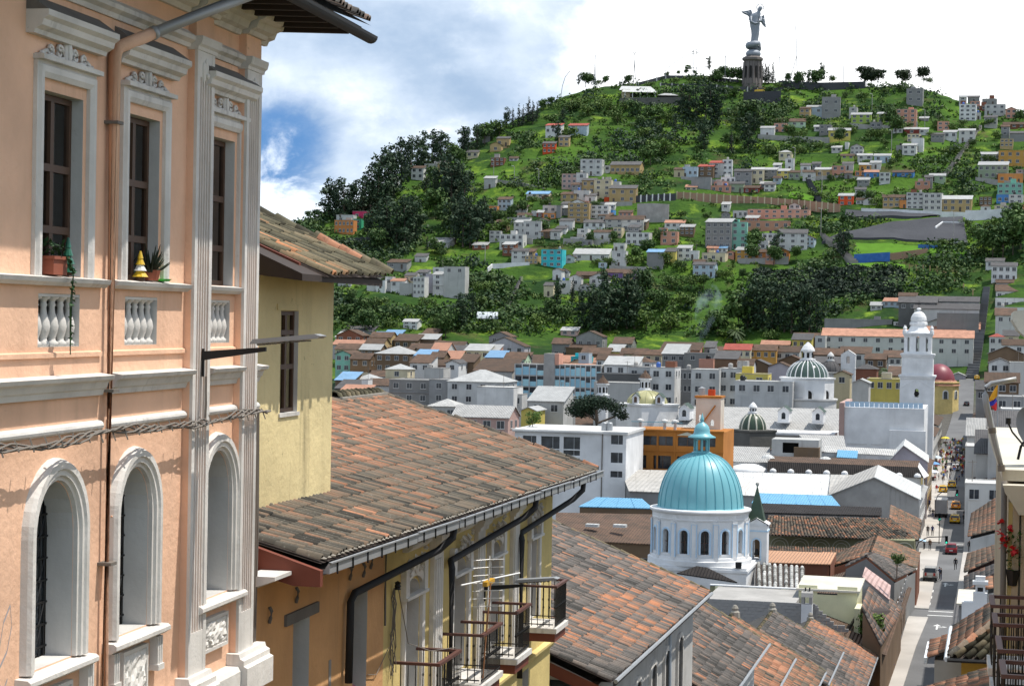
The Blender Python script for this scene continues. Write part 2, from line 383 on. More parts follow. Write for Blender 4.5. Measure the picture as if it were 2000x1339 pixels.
def ridge_tiles(root, pts, r=0.13, mat='clay', step=0.42, name='ridge_tile', t0=0.45):
 """a line of big half-round tiles along a polyline"""
 for a, b in zip(pts, pts[1:]):
  a, b = Vector(a), Vector(b); n = max(1, int((b-a).length/step))
  for i in range(n):
   p = a.lerp(b, i/n); ax = (b-a).normalized(); sx = ax.cross(Vector((0,0,1))).normalized(); nz_ = sx.cross(ax)
   s = r/0.098
   m4 = Matrix(((sx.x*s, ax.x*1.05, nz_.x*s, p.x), (sx.y*s, ax.y*1.05, nz_.y*s, p.y), (sx.z*s, ax.z*1.05, nz_.z*s, p.z+random.uniform(0,.02)), (0,0,0,1)))
   link(name, tile_variant(mat, int(min(11, max(0, 11*(t0+random.gauss(0,.2)))))), root, mat=m4)
def n3(w, s): return mnoise.noise(Vector(w)*s)
# ================================================================== PEACH BUILDING (near, left)
PB = thing('peach_building', 'peach plastered house with white fluted pilasters and tall windows, nearest on the street', 'building', (-9.9907,-0.4301,0), RAD(92.4653))
UP = [(22.66,23.85),(25.35,26.50),(28.50,29.68)]          # upper windows
LO = [(22.50,23.73,-4.24,-2.04),(25.12,26.28,-4.22,-2.05),(28.40,29.64,-4.18,-2.03)]
BA = [(22.60,23.83),(25.33,26.50),(28.50,29.56)]
holes = [(a,b,.42,2.60,0,.20) for a,b in UP]+[(a,b,c,d,(b-a)*.52,.34) for a,b,c,d in LO]+[(a,b,-.43,.205,0,.26) for a,b in BA]
mb = MB(); wall_holes(mb, 14.0, 30.9, -31.0, 4.6, holes)
mb.quad((30.9,0,-31),(30.9,9,-31),(30.9,9,4.6),(30.9,0,4.6)); mb.build('wall', [M['peach'], M['reveal']], PB)
mb = MB()
for a,b in BA: mb.quad((a-.02,.262,-.45),(b+.02,.262,-.45),(b+.02,.262,.23),(a-.02,.262,.23))
mb.quad((21,1.3,-5),(30.8,1.3,-5),(30.8,1.3,3),(21,1.3,3)); mb.build('interior', M['dark'], PB)
def balus_mesh():
 pr = [(.05,0),(.085,.0),(.085,.05),(.055,.07),(.05,.10),(.075,.17),(.088,.24),(.075,.31),(.045,.40),(.036,.47),(.05,.50),(.036,.53),(.05,.56),(.085,.58),(.085,.63)]
 b = MB(); b.lathe(pr, 10); b.smooth = True; return b.mesh('baluster', M['trim'])
bm_ = balus_mesh()
for a,b in BA:
 n = 5
 for k in range(n): link('baluster', bm_, PB, (a+(b-a)*(k+.5)/n, .10, -.428))
 b2 = MB(); b2.box(a,b,.01,.2,.17,.203); b2.build('baluster_rail', M['trim'], PB)
# window joinery
def casement(root, a, b, z0, z1, y, trans, cols=2, fr=.07, names=('window_frame','window_pane')):
 f = MB(); f.box(a,a+fr,y,y+.07,z0,z1); f.box(b-fr,b,y,y+.07,z0,z1); f.box(a+fr,b-fr,y,y+.07,z0,z0+fr); f.box(a+fr,b-fr,y,y+.07,z1-fr,z1)
 for t in trans: f.box(a+fr,b-fr,y-.015,y+.065,t-.045,t+.045)
 c = (a+b)/2; zs = [z0+fr]+[t for t in trans]+[z1-fr]
 for za, zb in zip(zs, zs[1:]): f.box(c-.05,c+.05,y-.008,y+.06,za+.045 if za in trans else za,zb-.045 if zb in trans else zb)
 fo = f.build(names[0], M['wood'], root)
 for za, zb in zip(zs, zs[1:]):
  for xa, xb in ((a+fr,c-.05),(c+.05,b-fr)):
   p = MB(); p.quad((xa,y+.035,za),(xb,y+.035,za),(xb,y+.035,zb),(xa,y+.035,zb)); p.build(names[1], M['pane'], fo)
 return fo
m, nt, b = newmat('clear_window_glass'); t = NT(nt)
tr = nt.nodes.new('ShaderNodeBsdfTransparent'); tr.inputs[0].default_value = (.75,.78,.78,1); gl = nt.nodes.new('ShaderNodeBsdfGlossy'); gl.inputs['Roughness'].default_value = .06
fr_ = nt.nodes.new('ShaderNodeFresnel'); fr_.inputs[0].default_value = 1.5; mx = nt.nodes.new('ShaderNodeMixShader')
nt.links.new(fr_.outputs[0], mx.inputs[0]); nt.links.new(tr.outputs[0], mx.inputs[1]); nt.links.new(gl.outputs[0], mx.inputs[2]); nt.links.new(mx.outputs[0], nt.nodes['Material Output'].inputs[0]); M['pane'] = m
for i, (a,b) in enumerate(UP):
 casement(PB, a, b, .43, 2.59, .15, (.98, 1.72))
 cu = MB(); n = 26
 for (xa, xb) in ((a+.05, a+.52),) if i != 2 else ((a+.05,a+.3),):
  vs = []; 
  for k in range(n+1):
   x = xa+(xb-xa)*k/n; yy = .30+.035*math.sin(k*1.7); vs += [(x-.12*(0 if k < n/2 else 1)*0,yy,.45),(x,yy,1.2),(x,yy,2.55)]
  fs = [(3*k+j,3*k+3+j,3*k+4+j,3*k+1+j) for k in range(n) for j in (0,1)]; cu.add(vs, fs)
 cu.build('curtain', M['curtain'], PB)
 # surround, entablature strip, hood, scrollwork
 s = MB(); sweep(s, outline(a-.10,b+.10,.40,2.74,0), [(0,.0),(0,-.05),(.06,-.085),(.13,-.085),(.16,-.05),(.19,-.05),(.19,0)]); s.box(a-.31,b+.31,-.14,.0,2.93,2.985); s.box(a-.27,b+.27,-.10,0,2.985,3.0)
 s.build('window_surround', M['trim'], PB)
 h = MB(); h.extx([(0,3.20),(-.10,3.20),(-.12,3.25),(-.20,3.29),(-.22,3.36),(-.28,3.40),(-.28,3.47),(0,3.47)], a-.52, b+.46); h.build('window_hood', M['trim'], PB)
 h = MB(); h.extx([(0,3.472),(-.27,3.472),(0,3.66)], a-.52, b+.46); h.build('hood_coping', M['lead'], PB)
 c = (a+b)/2; o = MB()
 o.lathe([(0,-.145),(.055,-.14),(.075,-.08),(.08,0),(.075,.08),(.055,.14),(0,.145)], 10, (c,-.02,3.10), sy=.7)
 o.lathe([(0,-.11),(.03,-.105),(.045,-.06),(.048,0),(.045,.06),(.03,.105),(0,.11)], 8, (c,-.065,3.10), sy=.7)
 for sg in (-1,1):
  def spiral(cx, cz, r, t0, t1): return [(c+sg*(cx+r*(1-.8*k/15)*math.cos(t0+(t1-t0)*k/15)), -.035, cz+r*(1-.8*k/15)*math.sin(t0+(t1-t0)*k/15)) for k in range(16)]
  o.tube(spiral(.23, 3.085, .095, 1.15*math.pi, -1.9*math.pi), [.024]*8+[.020]*8, 5); o.tube(spiral(.50, 3.065, .080, 1.1*math.pi, -1.8*math.pi), [.022]*8+[.018]*8, 5)
  o.tube([(c+sg*(.10+.085*k), -.035, 3.012+.012*math.cos(k*1.6)) for k in range(9)], .022, 5); o.tube([(c+sg*.60,-.035,3.06),(c+sg*.68,-.035,3.04),(c+sg*.78,-.03,3.01)], [.028,.026,.008], 5)
 o.smooth = True; o.build('scroll_ornament', M['trim'], PB)
for a,b,c,d in LO:
 s = MB(); sweep(s, outline(a-.01,b+.01,c,d+.01,(b-a)*.52+.01,16), [(0,.0),(0,-.06),(.05,-.06),(.06,-.10),(.12,-.10),(.14,-.13),(.22,-.13),(.25,-.08),(.27,0)]); s.build('arch_surround', M['trim'], PB)
 s = MB(); s.extx([(.33,c-.005),(-.16,c-.03),(-.20,c-.06),(-.20,c-.11),(-.12,c-.16),(0,c-.16)], a-.40, b+.42); s.build('window_sill', M['trim'], PB)
 g = MB(); 
 for k in range(9):
  x = a+(b-a)*(k+.5)/9; zt = d-(b-a)*.52+(b-a)*.52*math.sqrt(max(0,1-((k+.5)/9*2-1)**2)); g.tube([(x,.335,c),(x,.335,zt)], .012, 4)
 for k in range(8):
  z = c+.12+k*.27; g.box(a,b,.322,.334,z-.012,z+.012)
  for q in range(4): xx = a+(b-a)*(q+.5+(k%2)*.3)/4.4; g.tube([(xx-.08,.33,z),(xx,.325,z+.13),(xx+.08,.33,z+.27)], .009, 4)
 g.build('window_grille', M['iron'], PB)
 gl_ = MB(); gl_.quad((a-.02,.37,c),(b+.02,.37,c),(b+.02,.37,d),(a-.02,.37,d)); gl_.build('window_pane', M['glass'], PB)
# ledges and string courses, cut by the pilasters and the downpipe
SEG = [(14.0,24.50),(24.74,27.56),(28.36,29.79),(30.52,30.9)]
def course(name, prof, mat, segs=SEG, jut=0):
 for a,b in segs:
  s = MB(); s.extx(prof, a, b); s.build(name, mat, PB)
course('sill_ledge', [(0,.30),(-.07,.30),(-.10,.325),(-.13,.345),(-.15,.395),(-.02,.415),(0,.415)], M['trim'], [(14.0,24.50),(24.74,27.5),(28.36,29.79)])
course('apron_band', [(0,-.56),(-.035,-.56),(-.035,-.505),(0,-.49)], M['peach'])
course('middle_cornice', [(0,-1.05),(-.05,-1.05),(-.07,-.98),(-.10,-.96),(-.13,-.88),(-.20,-.85),(-.22,-.80),(-.03,-.775),(0,-.775)], M['trim'])
course('torus_course', [(0,-1.50)]+[(-.075*math.sin(math.pi*k/6),-1.435-.065*math.cos(math.pi*k/6)) for k in range(7)]+[(0,-1.37)], M['trim'])
course('architrave', [(0,3.74),(-.04,3.74),(-.06,3.80),(-.13,3.84),(-.13,3.90),(0,3.99)], M['trim'], [(14.0,27.55),(28.32,29.78)])
course('crown_cornice', [(0,4.22),(-.06,4.22),(-.09,4.29),(-.18,4.32),(-.22,4.42),(-.32,4.46),(-.34,4.55),(0,4.55)], M['trim'], [(14.0,27.45),(28.42,29.68),(30.62,31.0)])
for x0, x1 in ((27.57,28.30),(29.80,30.51)):
 p = MB(); p.box(x0,x1,-.10,.0,-5.15,3.72,1)
 w = x1-x0; edge = .12; fl = .075
 p.box(x0,x0+edge,-.145,-.10,-5.15,3.72); p.box(x1-edge,x1,-.145,-.10,-5.15,3.72)
 inner = w-2*edge; nr = 4
 rib = (inner-fl*(nr+1))/nr
 for k in range(nr):
  xa = x0+edge+fl+k*(rib+fl); p.box(xa,xa+rib,-.14,-.10,-4.55,3.35)
 p.box(x0+edge,x1-edge,-.142,-.10,3.35,3.72); p.box(x0+edge,x1-edge,-.142,-.10,-5.15,-4.55)
 p.build('pilaster', [M['trim'], M['peach']], PB)
 k_ = MB(); k_.extx([(0,3.72),(-.16,3.72),(-.17,3.77),(-.21,3.80),(-.23,3.87),(-.23,3.91),(0,3.91)], x0-.04, x1+.06); k_.box(x0,x1,-.12,0,3.91,4.25,1)
 k_.extx([(0,4.25),(-.18,4.25),(-.21,4.31),(-.30,4.34),(-.34,4.44),(-.44,4.48),(-.46,4.56),(0,4.56)], x0-.08, x1+.09); k_.build('capital', [M['trim'], M['peach']], PB)
 le = MB(); c = (x0+x1)/2
 for sx in (-.10,0,.10): le.lathe([(0,-.22),(.05,-.12),(.065,0),(.05,.10),(0,.14)], 8, (c+sx,-.145,3.50-.05*abs(sx)*10), sy=.5)
 le.lathe([(0,-.05),(.045,-.02),(.05,.02),(0,.05)], 8, (c,-.17,3.38), sy=.6); le.smooth = True; le.build('leaf_ornament', M['trim'], PB)
 ba_ = MB(); ba_.extx([(0,-5.15),(-.20,-5.15),(-.22,-5.22),(-.28,-5.25),(-.28,-5.33),(-.34,-5.36),(-.34,-5.75),(0,-5.75)], x0-.14, x1+(.45 if x0>29 else .10)); ba_.build('pilaster_base', M['trim'], PB)
course('plinth_course', [(0,-5.33),(-.20,-5.33),(-.24,-5.40),(-.24,-5.66),(-.16,-5.72),(0,-5.72)], M['trim'], [(14.0,27.4),(28.42,29.64)])
def relief(x0,x1,z0,z1):
 p = MB(); p.box(x0,x1,-.06,0,z0,z1); p.box(x0-.0,x1+.0,-.09,-.06,z1-.05,z1); p.box(x0,x1,-.09,-.06,z0,z0+.05); p.box(x0,x0+.05,-.09,-.06,z0+.05,z1-.05); p.box(x1-.05,x1,-.09,-.06,z0+.05,z1-.05)
 nx, nz_ = 16, 10; vs = []
 for i in range(nx+1):
  for j in range(nz_+1): vs.append((x0+.05+(x1-x0-.1)*i/nx, -.062-(.0 if i in (0,nx) or j in (0,nz_) else random.uniform(0,.05)), z0+.05+(z1-z0-.1)*j/nz_))
 p.add(vs, [(i*(nz_+1)+j,(i+1)*(nz_+1)+j,(i+1)*(nz_+1)+j+1,i*(nz_+1)+j+1) for i in range(nx) for j in range(nz_)]); p.build('relief_panel', M['trim'], PB)
relief(25.26,26.15,-5.28,-4.44); relief(28.42,29.48,-4.96,-4.46); relief(22.70,23.60,-5.25,-4.50)
for x in (22.28,24.0,24.86,26.42):
 p = MB()
 for k in range(3): p.box(x+k*.07,x+k*.07+.05,-.12+.0,0,-4.78,-4.40)
 p.box(x-.02,x+.21,-.14,0,-4.86,-4.78); p.build('corbel_block', M['trim'], PB)
# painted downpipe with grey elbow to the gutter
p = MB(); p.tube([(24.62,-.09,-8),(24.62,-.09,3.22),(24.66,-.12,3.36),(25.2,-.40,3.62)], .085, 8); p.smooth=True; p.build('downpipe', M['peach'], PB)
p = MB(); p.tube([(25.15,-.38,3.60),(26.0,-.85,4.02),(26.9,-1.28,4.42)], .075, 8); p.tube([(25.15,-.38,3.60),(25.2,-.405,3.625)], .095, 8); p.smooth=True; p.build('downpipe_elbow', M['zinc'], PB)
for z in (2.4,-1.0,-3.2):
 p = MB(); p.box(24.52,24.72,-.185,0,z-.02,z+.02); p.build('pipe_clamp', M['cable'], PB)
# eaves: dark soffit, rafters, gutter and the lowest row of tiles
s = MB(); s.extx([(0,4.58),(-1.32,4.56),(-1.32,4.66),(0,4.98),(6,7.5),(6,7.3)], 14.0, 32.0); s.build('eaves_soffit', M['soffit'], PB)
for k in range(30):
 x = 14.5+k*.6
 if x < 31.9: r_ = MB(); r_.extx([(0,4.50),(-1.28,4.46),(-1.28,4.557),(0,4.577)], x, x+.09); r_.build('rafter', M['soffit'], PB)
g = MB(); pr = [(.115*math.cos(math.pi*k/8), -.115*math.sin(math.pi*k/8)) for k in range(9)]
vs = [(x,-1.44+a,4.52+b_) for x in (14.0,32.15) for a,b_ in pr]+[(x,-1.44+a*.9,4.525+b_*.9) for x in (14.0,32.15) for a,b_ in pr]
g.add(vs, [(k,k+1,10+k,9+k) for k in range(8)]+[(18+k,19+k,28+k,27+k) for k in range(8)]+[(k,k+1,19+k,18+k) for k in range(8)]+[(9+k,10+k,28+k,27+k) for k in range(8)]); g.smooth=True; g.build('gutter', M['blackpipe'], PB)
tile_roof(PB, (14.0,-1.46,4.72),(32.1,-1.46,4.72),(14.0,1.8,5.95),(32.1,1.8,5.95), 'claygrey', lambda u,v,w: .35, 300)
# strays of grey spray paint low on the wall
p = MB()
for pts in ([(21.62,-4.0),(21.78,-3.55),(21.95,-3.38),(22.0,-3.62),(21.88,-3.9),(21.7,-4.05)],[(21.6,-4.42),(21.78,-4.36),(21.9,-4.22)],[(21.6,-4.95),(21.8,-4.85)]):
 for (xa,za),(xb,zb) in zip(pts,pts[1:]): p.quad((xa,-.003,za-.02),(xb,-.003,zb-.02),(xb,-.003,zb+.02),(xa,-.003,za+.02))
p.build('spray_mark', plain('grey_spray_paint',(0.36,0.34,0.36),.8), PB)
p = MB(); p.tube([(24.84,-.05,-2.62),(25.0,-.10,-2.66),(25.02,-.10,-2.82),(24.9,-.05,-2.86)], .012, 5); p.build('wall_hook', M['peach'], PB)
# cable bundle slung along the wall
cb = MB()
for k in range(4):
 pts = []
 for i in range(70):
  x = 16+i*.215; z = -1.50-.07*math.sin((x-24.7)*.62)**2+.03*math.sin(x*2.1+k)+.02*random.random(); pts.append((x, -.24+.03*math.sin(x*5+k*1.6), z+.03*math.cos(x*5+k*1.6)))
 cb.tube(pts, .014, 4)
for i in range(34): x = 17+i*.41; cb.tube([(x,-.28,-1.58-.05*random.random()),(x+.05,-.20,-1.46)], .012, 4)
for x in (30.75,30.82,30.9): cb.tube([(x,-.05,-1.5),(x,-.07,-3.4+.3*random.random()),(x+.03,-.04,-5.6)], .016, 4)
for x in (28.05,28.10): cb.tube([(x,-.16,-.9),(x,-.17,-1.3),(x,-.16,-1.5)], .008, 4)
o = cb.build('cable_bundle', M['cable']); o.location = PB.location; o.rotation_euler = PB.rotation_euler
tag(o, 'twisted bundle of grey cables slung across the peach facade', 'cable')
def at_local(root, name, label, cat, loc, rz=0, group=None):
 e = thing(name, label, cat, root.matrix_basis @ Vector(loc), root.rotation_euler.z+rz, group); return e
def lamp_head(t, y0=-.15, y1=-1.75):
 a = MB(); a.box(-.02,.02,-.03,0,-.28,.12); a.add([(-.035,0,-.05),(.035,0,-.05),(.035,0,.08),(-.035,0,.08),(-.03,-.95,.10),(.03,-.95,.10),(.03,-.95,.16),(-.03,-.95,.16)], [(0,1,5,4),(2,3,7,6),(1,2,6,5),(3,0,4,7),(4,5,6,7)]); a.build('bracket', M['iron'], t)
 h = MB(); h.extx([(-.75,.20),(-1.75,.30),(-1.80,.335),(-1.70,.36),(-.80,.27)], -.16, .16); h.build('lamp_housing', M['zinc'], t)
 d = MB()
 for i in range(4):
  for j in range(9): d.box(-.13+i*.07,-.09+i*.07,-.90-j*.085,-.85-j*.085,.185+j*.0085,.205+j*.0085)
 d.build('lamp_diodes', M['cable'], t)
SL = at_local(PB, 'street_lamp', 'flat grey street lamp on a black bracket fixed to the peach pilaster', 'street lamp', (27.95,-.145,-.62)); lamp_head(SL)
# window-sill ornaments
M['terracotta'] = plain('terracotta_pot', (0.30,0.085,0.045), .7); M['leafpot'] = leafmat('pot_plant_leaf', (0.02,0.06,0.02), (0.05,0.11,0.03)); M['cactus'] = leafmat('dark_succulent', (0.015,0.02,0.012), (0.03,0.045,0.02))
def leaf(mb, p, d, l, w):
 p, d = Vector(p), Vector(d).normalized(); s = d.cross(Vector((0,0,1))); s = s.normalized() if s.length > .01 else Vector((1,0,0))
 mb.add([p, p+d*l*.5+s*w, p+d*l, p+d*l*.5-s*w], [(0,1,2,3)])
def potted(t, pot, dims, mat, fn):
 b = MB(); 
 if pot == 'box': x, y, z = dims; b.extz([(-x,-y),(x,-y),(x,y),(-x,y)], 0, z); b.box(-x-.02,x+.02,-y-.02,y+.02,z-.04,z)
 else: b.lathe([(0,0),(dims[0]*.75,0),(dims[0],dims[1]),(dims[0]*.85,dims[1]),(0,dims[1]-.02)], 12)
 b.build('pot', M['terracotta'], t); f = MB(); fn(f); f.build('foliage', mat, t)
t = at_local(PB, 'potted_plant', 'terracotta trough with a trailing ivy plant on the first window sill', 'potted plant', (22.95,-.02,.43))
def trail(f):
 for k in range(70): leaf(f, (random.uniform(-.2,.22),random.uniform(-.1,.1),.22+random.uniform(0,.16)), (random.uniform(-1,1),random.uniform(-1,.4),random.uniform(-.3,1)), random.uniform(.05,.10), .025)
 for q in range(3):
  pts = [(.12+.03*q,-.12,.22),(.16,-.20,.05),(.12-.03*q,-.20,-.35),(.17,-.17,-.75-.1*q)]; f.tube(pts, .007, 4)
  for k in range(24):
   s = random.random()*2.99; i = int(s); a, b_ = Vector(pts[i]), Vector(pts[i+1]); leaf(f, a.lerp(b_, s-i), (random.uniform(-1,1),random.uniform(-1,.2),random.uniform(-1,.4)), .07, .025)
potted(t, 'box', (.20,.10,.22), M['leafpot'], trail)
t = at_local(PB, 'potted_plant', 'dark spiky succulent in a pot on the second window sill', 'potted plant', (26.15,-.04,.43))
def spiky(f):
 for k in range(34):
  a = random.uniform(0,6.28); e = random.uniform(.1,1.2); l = random.uniform(.22,.42); d = Vector((math.cos(a)*math.cos(e),math.sin(a)*math.cos(e)*.6,math.sin(e)))
  f.tube([(0,0,.1),tuple(Vector((0,0,.1))+d*l*.6),tuple(Vector((0,0,.13))+d*l)], [.018,.015,.004], 4)
potted(t, 'round', (.13,.14), M['cactus'], spiky)
def conetree(label, loc, h, cols):
 t = at_local(PB, 'cone_ornament', label, 'ornament', loc)
 for k, cname in enumerate(cols):
  b = MB(); z0 = .04+h*k/len(cols)*.95; r = .11*(1-k/len(cols)*.85); b.lathe([(r*.3,z0),(r,z0),(r*.35,z0+h/len(cols)*1.15),(0,z0+h/len(cols)*1.2)], 10); b.build('tier', cname, t)
 b = MB(); b.lathe([(0,0),(.07,0),(.05,.05),(0,.05)], 10); b.build('foot', M['wood'], t)
gr = plain('green_glaze',(0.02,0.12,0.07),.3); ye = plain('yellow_glaze',(0.65,0.42,0.03),.3); wh = plain('white_glaze',(0.7,0.7,0.66),.3)
conetree('small green cone-shaped tree ornament beside the terracotta trough', (23.38,-.03,.43), .42, [gr,gr,gr,gr])
conetree('small yellow and white tiered cone ornament on the second sill', (25.72,-.05,.43), .34, [ye,wh,ye,ye])
t = at_local(PB, 'saucer', 'small bright green saucer lying on the second window sill', 'saucer', (26.5,-.08,.43)); b = MB(); b.lathe([(0,0),(.09,0),(.12,.03),(.10,.03),(0,.012)], 12); b.build('dish', plain('bright_green_plastic',(0.06,0.45,0.05),.4), t)
# ================================================================== YELLOW BUILDING with balconies (left, second)
YB = thing('yellow_building', 'long house, ochre then pale yellow, with iron balconies and a big tiled roof', 'building', (-11.4805,30.6846,0), RAD(91.2955))
OP = [(2.33,3.24,-8.6,-5.16,0,.40),(5.96,6.89,-8.6,-5.20,0,.40),(9.64,10.85,-8.02,-5.42,.26,.45),(13.82,15.13,-8.02,-5.46,.26,.45),(17.62,18.81,-8.02,-5.48,.26,.45),(22.50,23.55,-8.02,-5.50,.26,.45)]
mb = MB(); wall_holes(mb, -0.25, 8.08, -30, -4.18, [OP[0],OP[1]]); mb.build('wall', [M['ochre'], M['reveal']], YB)
mb = MB(); wall_holes(mb, 8.08, 25.7, -30, -4.18, OP[2:]+[(21.9,22.7,-12.2,-9.3,0,.3)]); mb.quad((25.7,0,-30),(25.7,8,-30),(25.7,8,-4.18),(25.7,0,-4.18)); mb.build('wall', [M['yellow'], M['reveal']], YB)
mb = MB(); mb.quad((-.2,1.4,-10),(25,1.4,-10),(25,1.4,-4.6),(-.2,1.4,-4.6)); mb.build('interior', M['dark'], YB)
for a,b,c,d,ar,dep in OP[:2]:
 casement(YB, a, b, c, d, dep-.08, (c+2.3,))
for a,b,c,d,ar,dep in OP[2:]:
 casement(YB, a, b, c, d-ar*.5, dep-.08, (d-.9,)); cx = (a+b)/2
 s = MB(); sweep(s, outline(a-.06,b+.06,c,d+.06,.30,12), [(0,0),(0,-.07),(.07,-.09),(.15,-.09),(.17,-.04),(.17,0)]); s.build('window_surround', M['trim'], YB)
 k = MB(); k.box(a-.30,b+.26,-.16,0,d-.36,d-.30); k.box(a-.30,a-.02,-.12,0,d-.30,d+.30); k.box(b+.02,b+.28,-.12,0,d-.30,d+.30); k.extx([(0,d+.62),(-.10,d+.62),(-.22,d+.72),(-.22,d+.78),(0,d+.80)], a-.2, b+.2)
 for sx in (cx-.25, cx+.25): k.tube([(sx,-.10,d+.34),(sx,-.16,d+.36),(sx,-.19,d+.44),(sx,-.13,d+.50),(sx,-.10,d+.44),(sx,-.14,d+.42)], .05, 6)
 for q in range(14): k.lathe([(0,-.05),(.05,0),(0,.05)], 6, (random.uniform(a-.15,b+.15),-.12,d+random.uniform(.1,.6)))
 k.tube([(cx-.28+.045*q,-.10,d+.22+.08*math.sin(q*.9)) for q in range(13)], .035, 5); k.smooth = False; k.build('scroll_console', M['trim'], YB)
for x0, x1 in ((11.75,12.55),(15.95,16.7),(20.0,20.7)):
 p = MB(); p.box(x0,x1,-.10,0,-8.9,-5.0)
 for q in range(4): p.box(x0+.06+q*(x1-x0-.12)/4,x0+.06+(q+.62)*(x1-x0-.12)/4,-.135,-.10,-8.6,-5.2)
 p.build('pilaster', M['trim'], YB); k = MB(); k.extx([(0,-5.0),(-.16,-5.0),(-.17,-4.92),(-.24,-4.86),(-.28,-4.74),(-.28,-4.66),(0,-4.62)], x0-.08, x1+.08); k.build('capital', M['trim'], YB)
for a,b,z in ((-.25,4.3,-4.36),):
 s = MB(); s.extx([(0,z),(-.10,z),(-.16,z+.06),(-.30,z+.10),(-.52,z+.18),(-.52,z+.24),(0,z+.24)], a, b); s.build('eaves_moulding', M['trim'], YB)
s = MB(); s.extx([(0,-9.15),(-.10,-9.15),(-.14,-9.05),(-.14,-8.98),(0,-8.94)], 8.1, 25.7); s.build('floor_course', M['yellow'], YB)
for k in range(5):
 for q in range(5):
  z = -9.75-k*.62; g = MB(); x = 8.3+q*3.5; g.box(x,x+3.42,-.035,0,z-.27,z+.27); g.build('rusticated_block', M['yellow'], YB) if not (x < 22.7 and x+3.42 > 21.9) else None
l = MB(); l.box(1.83,3.65,-.05,0,-5.22,-5.03); l.build('timber_lintel', M['lead'], YB)
l = MB(); l.box(4.42,4.55,-.012,0,-6.9,-6.2); l.build('wall_patch', M['concrete'], YB)
c = MB(); c.tube([(8.12,-.02,-4.5),(8.10,-.02,-5.4),(8.13,-.02,-6.1)], .02, 4); c.build('wall_crack', M['lead'], YB)
for x,z in ((1.0,-4.9),(2.4,-4.75),(5.6,-4.75),(6.5,-4.8),(7.0,-4.7)): 
 c = MB(); c.tube([(x,-.02,z+.12),(x+.02,-.05,z+.05),(x-.02,-.05,z-.05),(x+.01,-.02,z-.14)], .03, 5); c.build('plaster_scar', M['lead'], YB)
# balconies
barm = MB(); barm.tube([(0,0,0),(0,0,1.03)], .011, 5); barm.lathe([(.011,.46),(.024,.5),(.011,.54)], 6); BAR = barm.mesh('railing_bar', M['iron'])
def balcony(root, x0, x1, zt, sgn=-1.0, y1=-.93, zb=None, wall=0.0, col='rail'):
 """zt handrail height; floor about a metre below; projects from wall to y1"""
 zb = zt-1.08 if zb is None else zb; bl = thing_part = bpy.data.objects.new('balcony', None); COL.objects.link(bl); bl.parent = root
 s = MB(); a, b_ = sorted((wall, y1+sgn*.06)); s.box(x0-.10,x1+.10,a,b_,zb-.13,zb); s.build('floor_slab', M['trim'], bl)
 s = MB(); a, b_ = sorted((wall, y1)); s.box(x0,x1,a,b_,zb-.36,zb-.131); s.build('under_beam', M['barge'], bl)
 h = MB(); w = .045
 h.box(x0-w,x1+w,y1-w,y1+w,zt-.03,zt+.03); e = (y1+w, wall) if y1 < wall else (wall, y1-w)
 h.box(x0-w,x0+w,e[0],e[1],zt-.028,zt+.028); h.box(x1-w,x1+w,e[0],e[1],zt-.028,zt+.028); h.build('handrail', M[col], bl)
 n = max(5, int((x1-x0)/.115)); 
 for k in range(n+1): link('railing_bar', BAR, bl, (x0+(x1-x0)*k/n, y1, zt-1.04))
 m_ = max(3, int(abs(y1-wall)/.15))
 for x in (x0,x1):
  for k in range(1, m_): link('railing_bar', BAR, bl, (x, wall+(y1-wall)*k/m_, zt-1.04))
 b2 = MB(); b2.box(x0,x1,y1-.012,y1+.012,zt-1.0,zt-.975); b2.box(x0-.012,x0+.012,*e,zt-1.0,zt-.975); b2.box(x1-.012,x1+.012,*e,zt-1.0,zt-.975); b2.build('lower_rail', M['iron'], bl)
 return bl
for x0,x1 in ((8.87,10.70),(12.83,14.72),(16.42,18.05),(21.45,22.95)): balcony(YB, x0, x1, -6.95)
# roof
def t1(u, v, w):
 n = n3(w, .16)*.5+n3(w, .5)*.35
 base = .33+.42*max(0, min(1, (v-.18)/.5))*(1.0-.42*u)
 return base+n*.40
EA, EB, RC_, RD = (.80,-.95,-3.98),(27.75,-.95,-4.36),(.80,5.75,-2.22),(28.0,5.75,-2.32)
tile_roof(YB, EA, EB, RC_, RD, 'clay', t1, 300)
def t1b(u, v, w): return .4
bk = MB(); bk.quad((.8,5.75,-2.25),(28,5.75,-2.35),(28,12,-4.4),(.8,12,-4.3)); bk.build('rear_slope', M['claygrey'], YB)
ridge_tiles(YB, [(23.2,5.72,-2.24),(28.0,5.72,-2.30)], .17, 'claymoss', t0=.35)
ridge_tiles(YB, [(27.9,5.7,-2.32),(27.9,3.0,-3.12),(27.85,1.0,-3.74),(27.75,-.95,-4.32)], .12, 'clay', t0=.5)
mm = MB(); mm.extx([(5.45,-2.42),(5.45,-2.24),(5.95,-2.24),(5.95,-2.42)], 23.2, 27.9); mm.build('ridge_mortar', M['mortar'], YB)
gb = MB(); gb.add([(25.7,0,-4.4),(25.7,5.7,-4.4),(25.7,5.7,-2.5)], [(0,1,2)]); gb.build('gable', M['yellow'], YB)
cpl = MB()
for k in range(106): 
 x = .92+k*.2525; u = (x-.8)/27; cpl.lathe([(0,-.02),(.06,0),(.0,.03)], 6, (x,-.955,-3.955-.38*u+.02))
stuff(cpl.build('mortar_plugs', M['mortar'], YB))
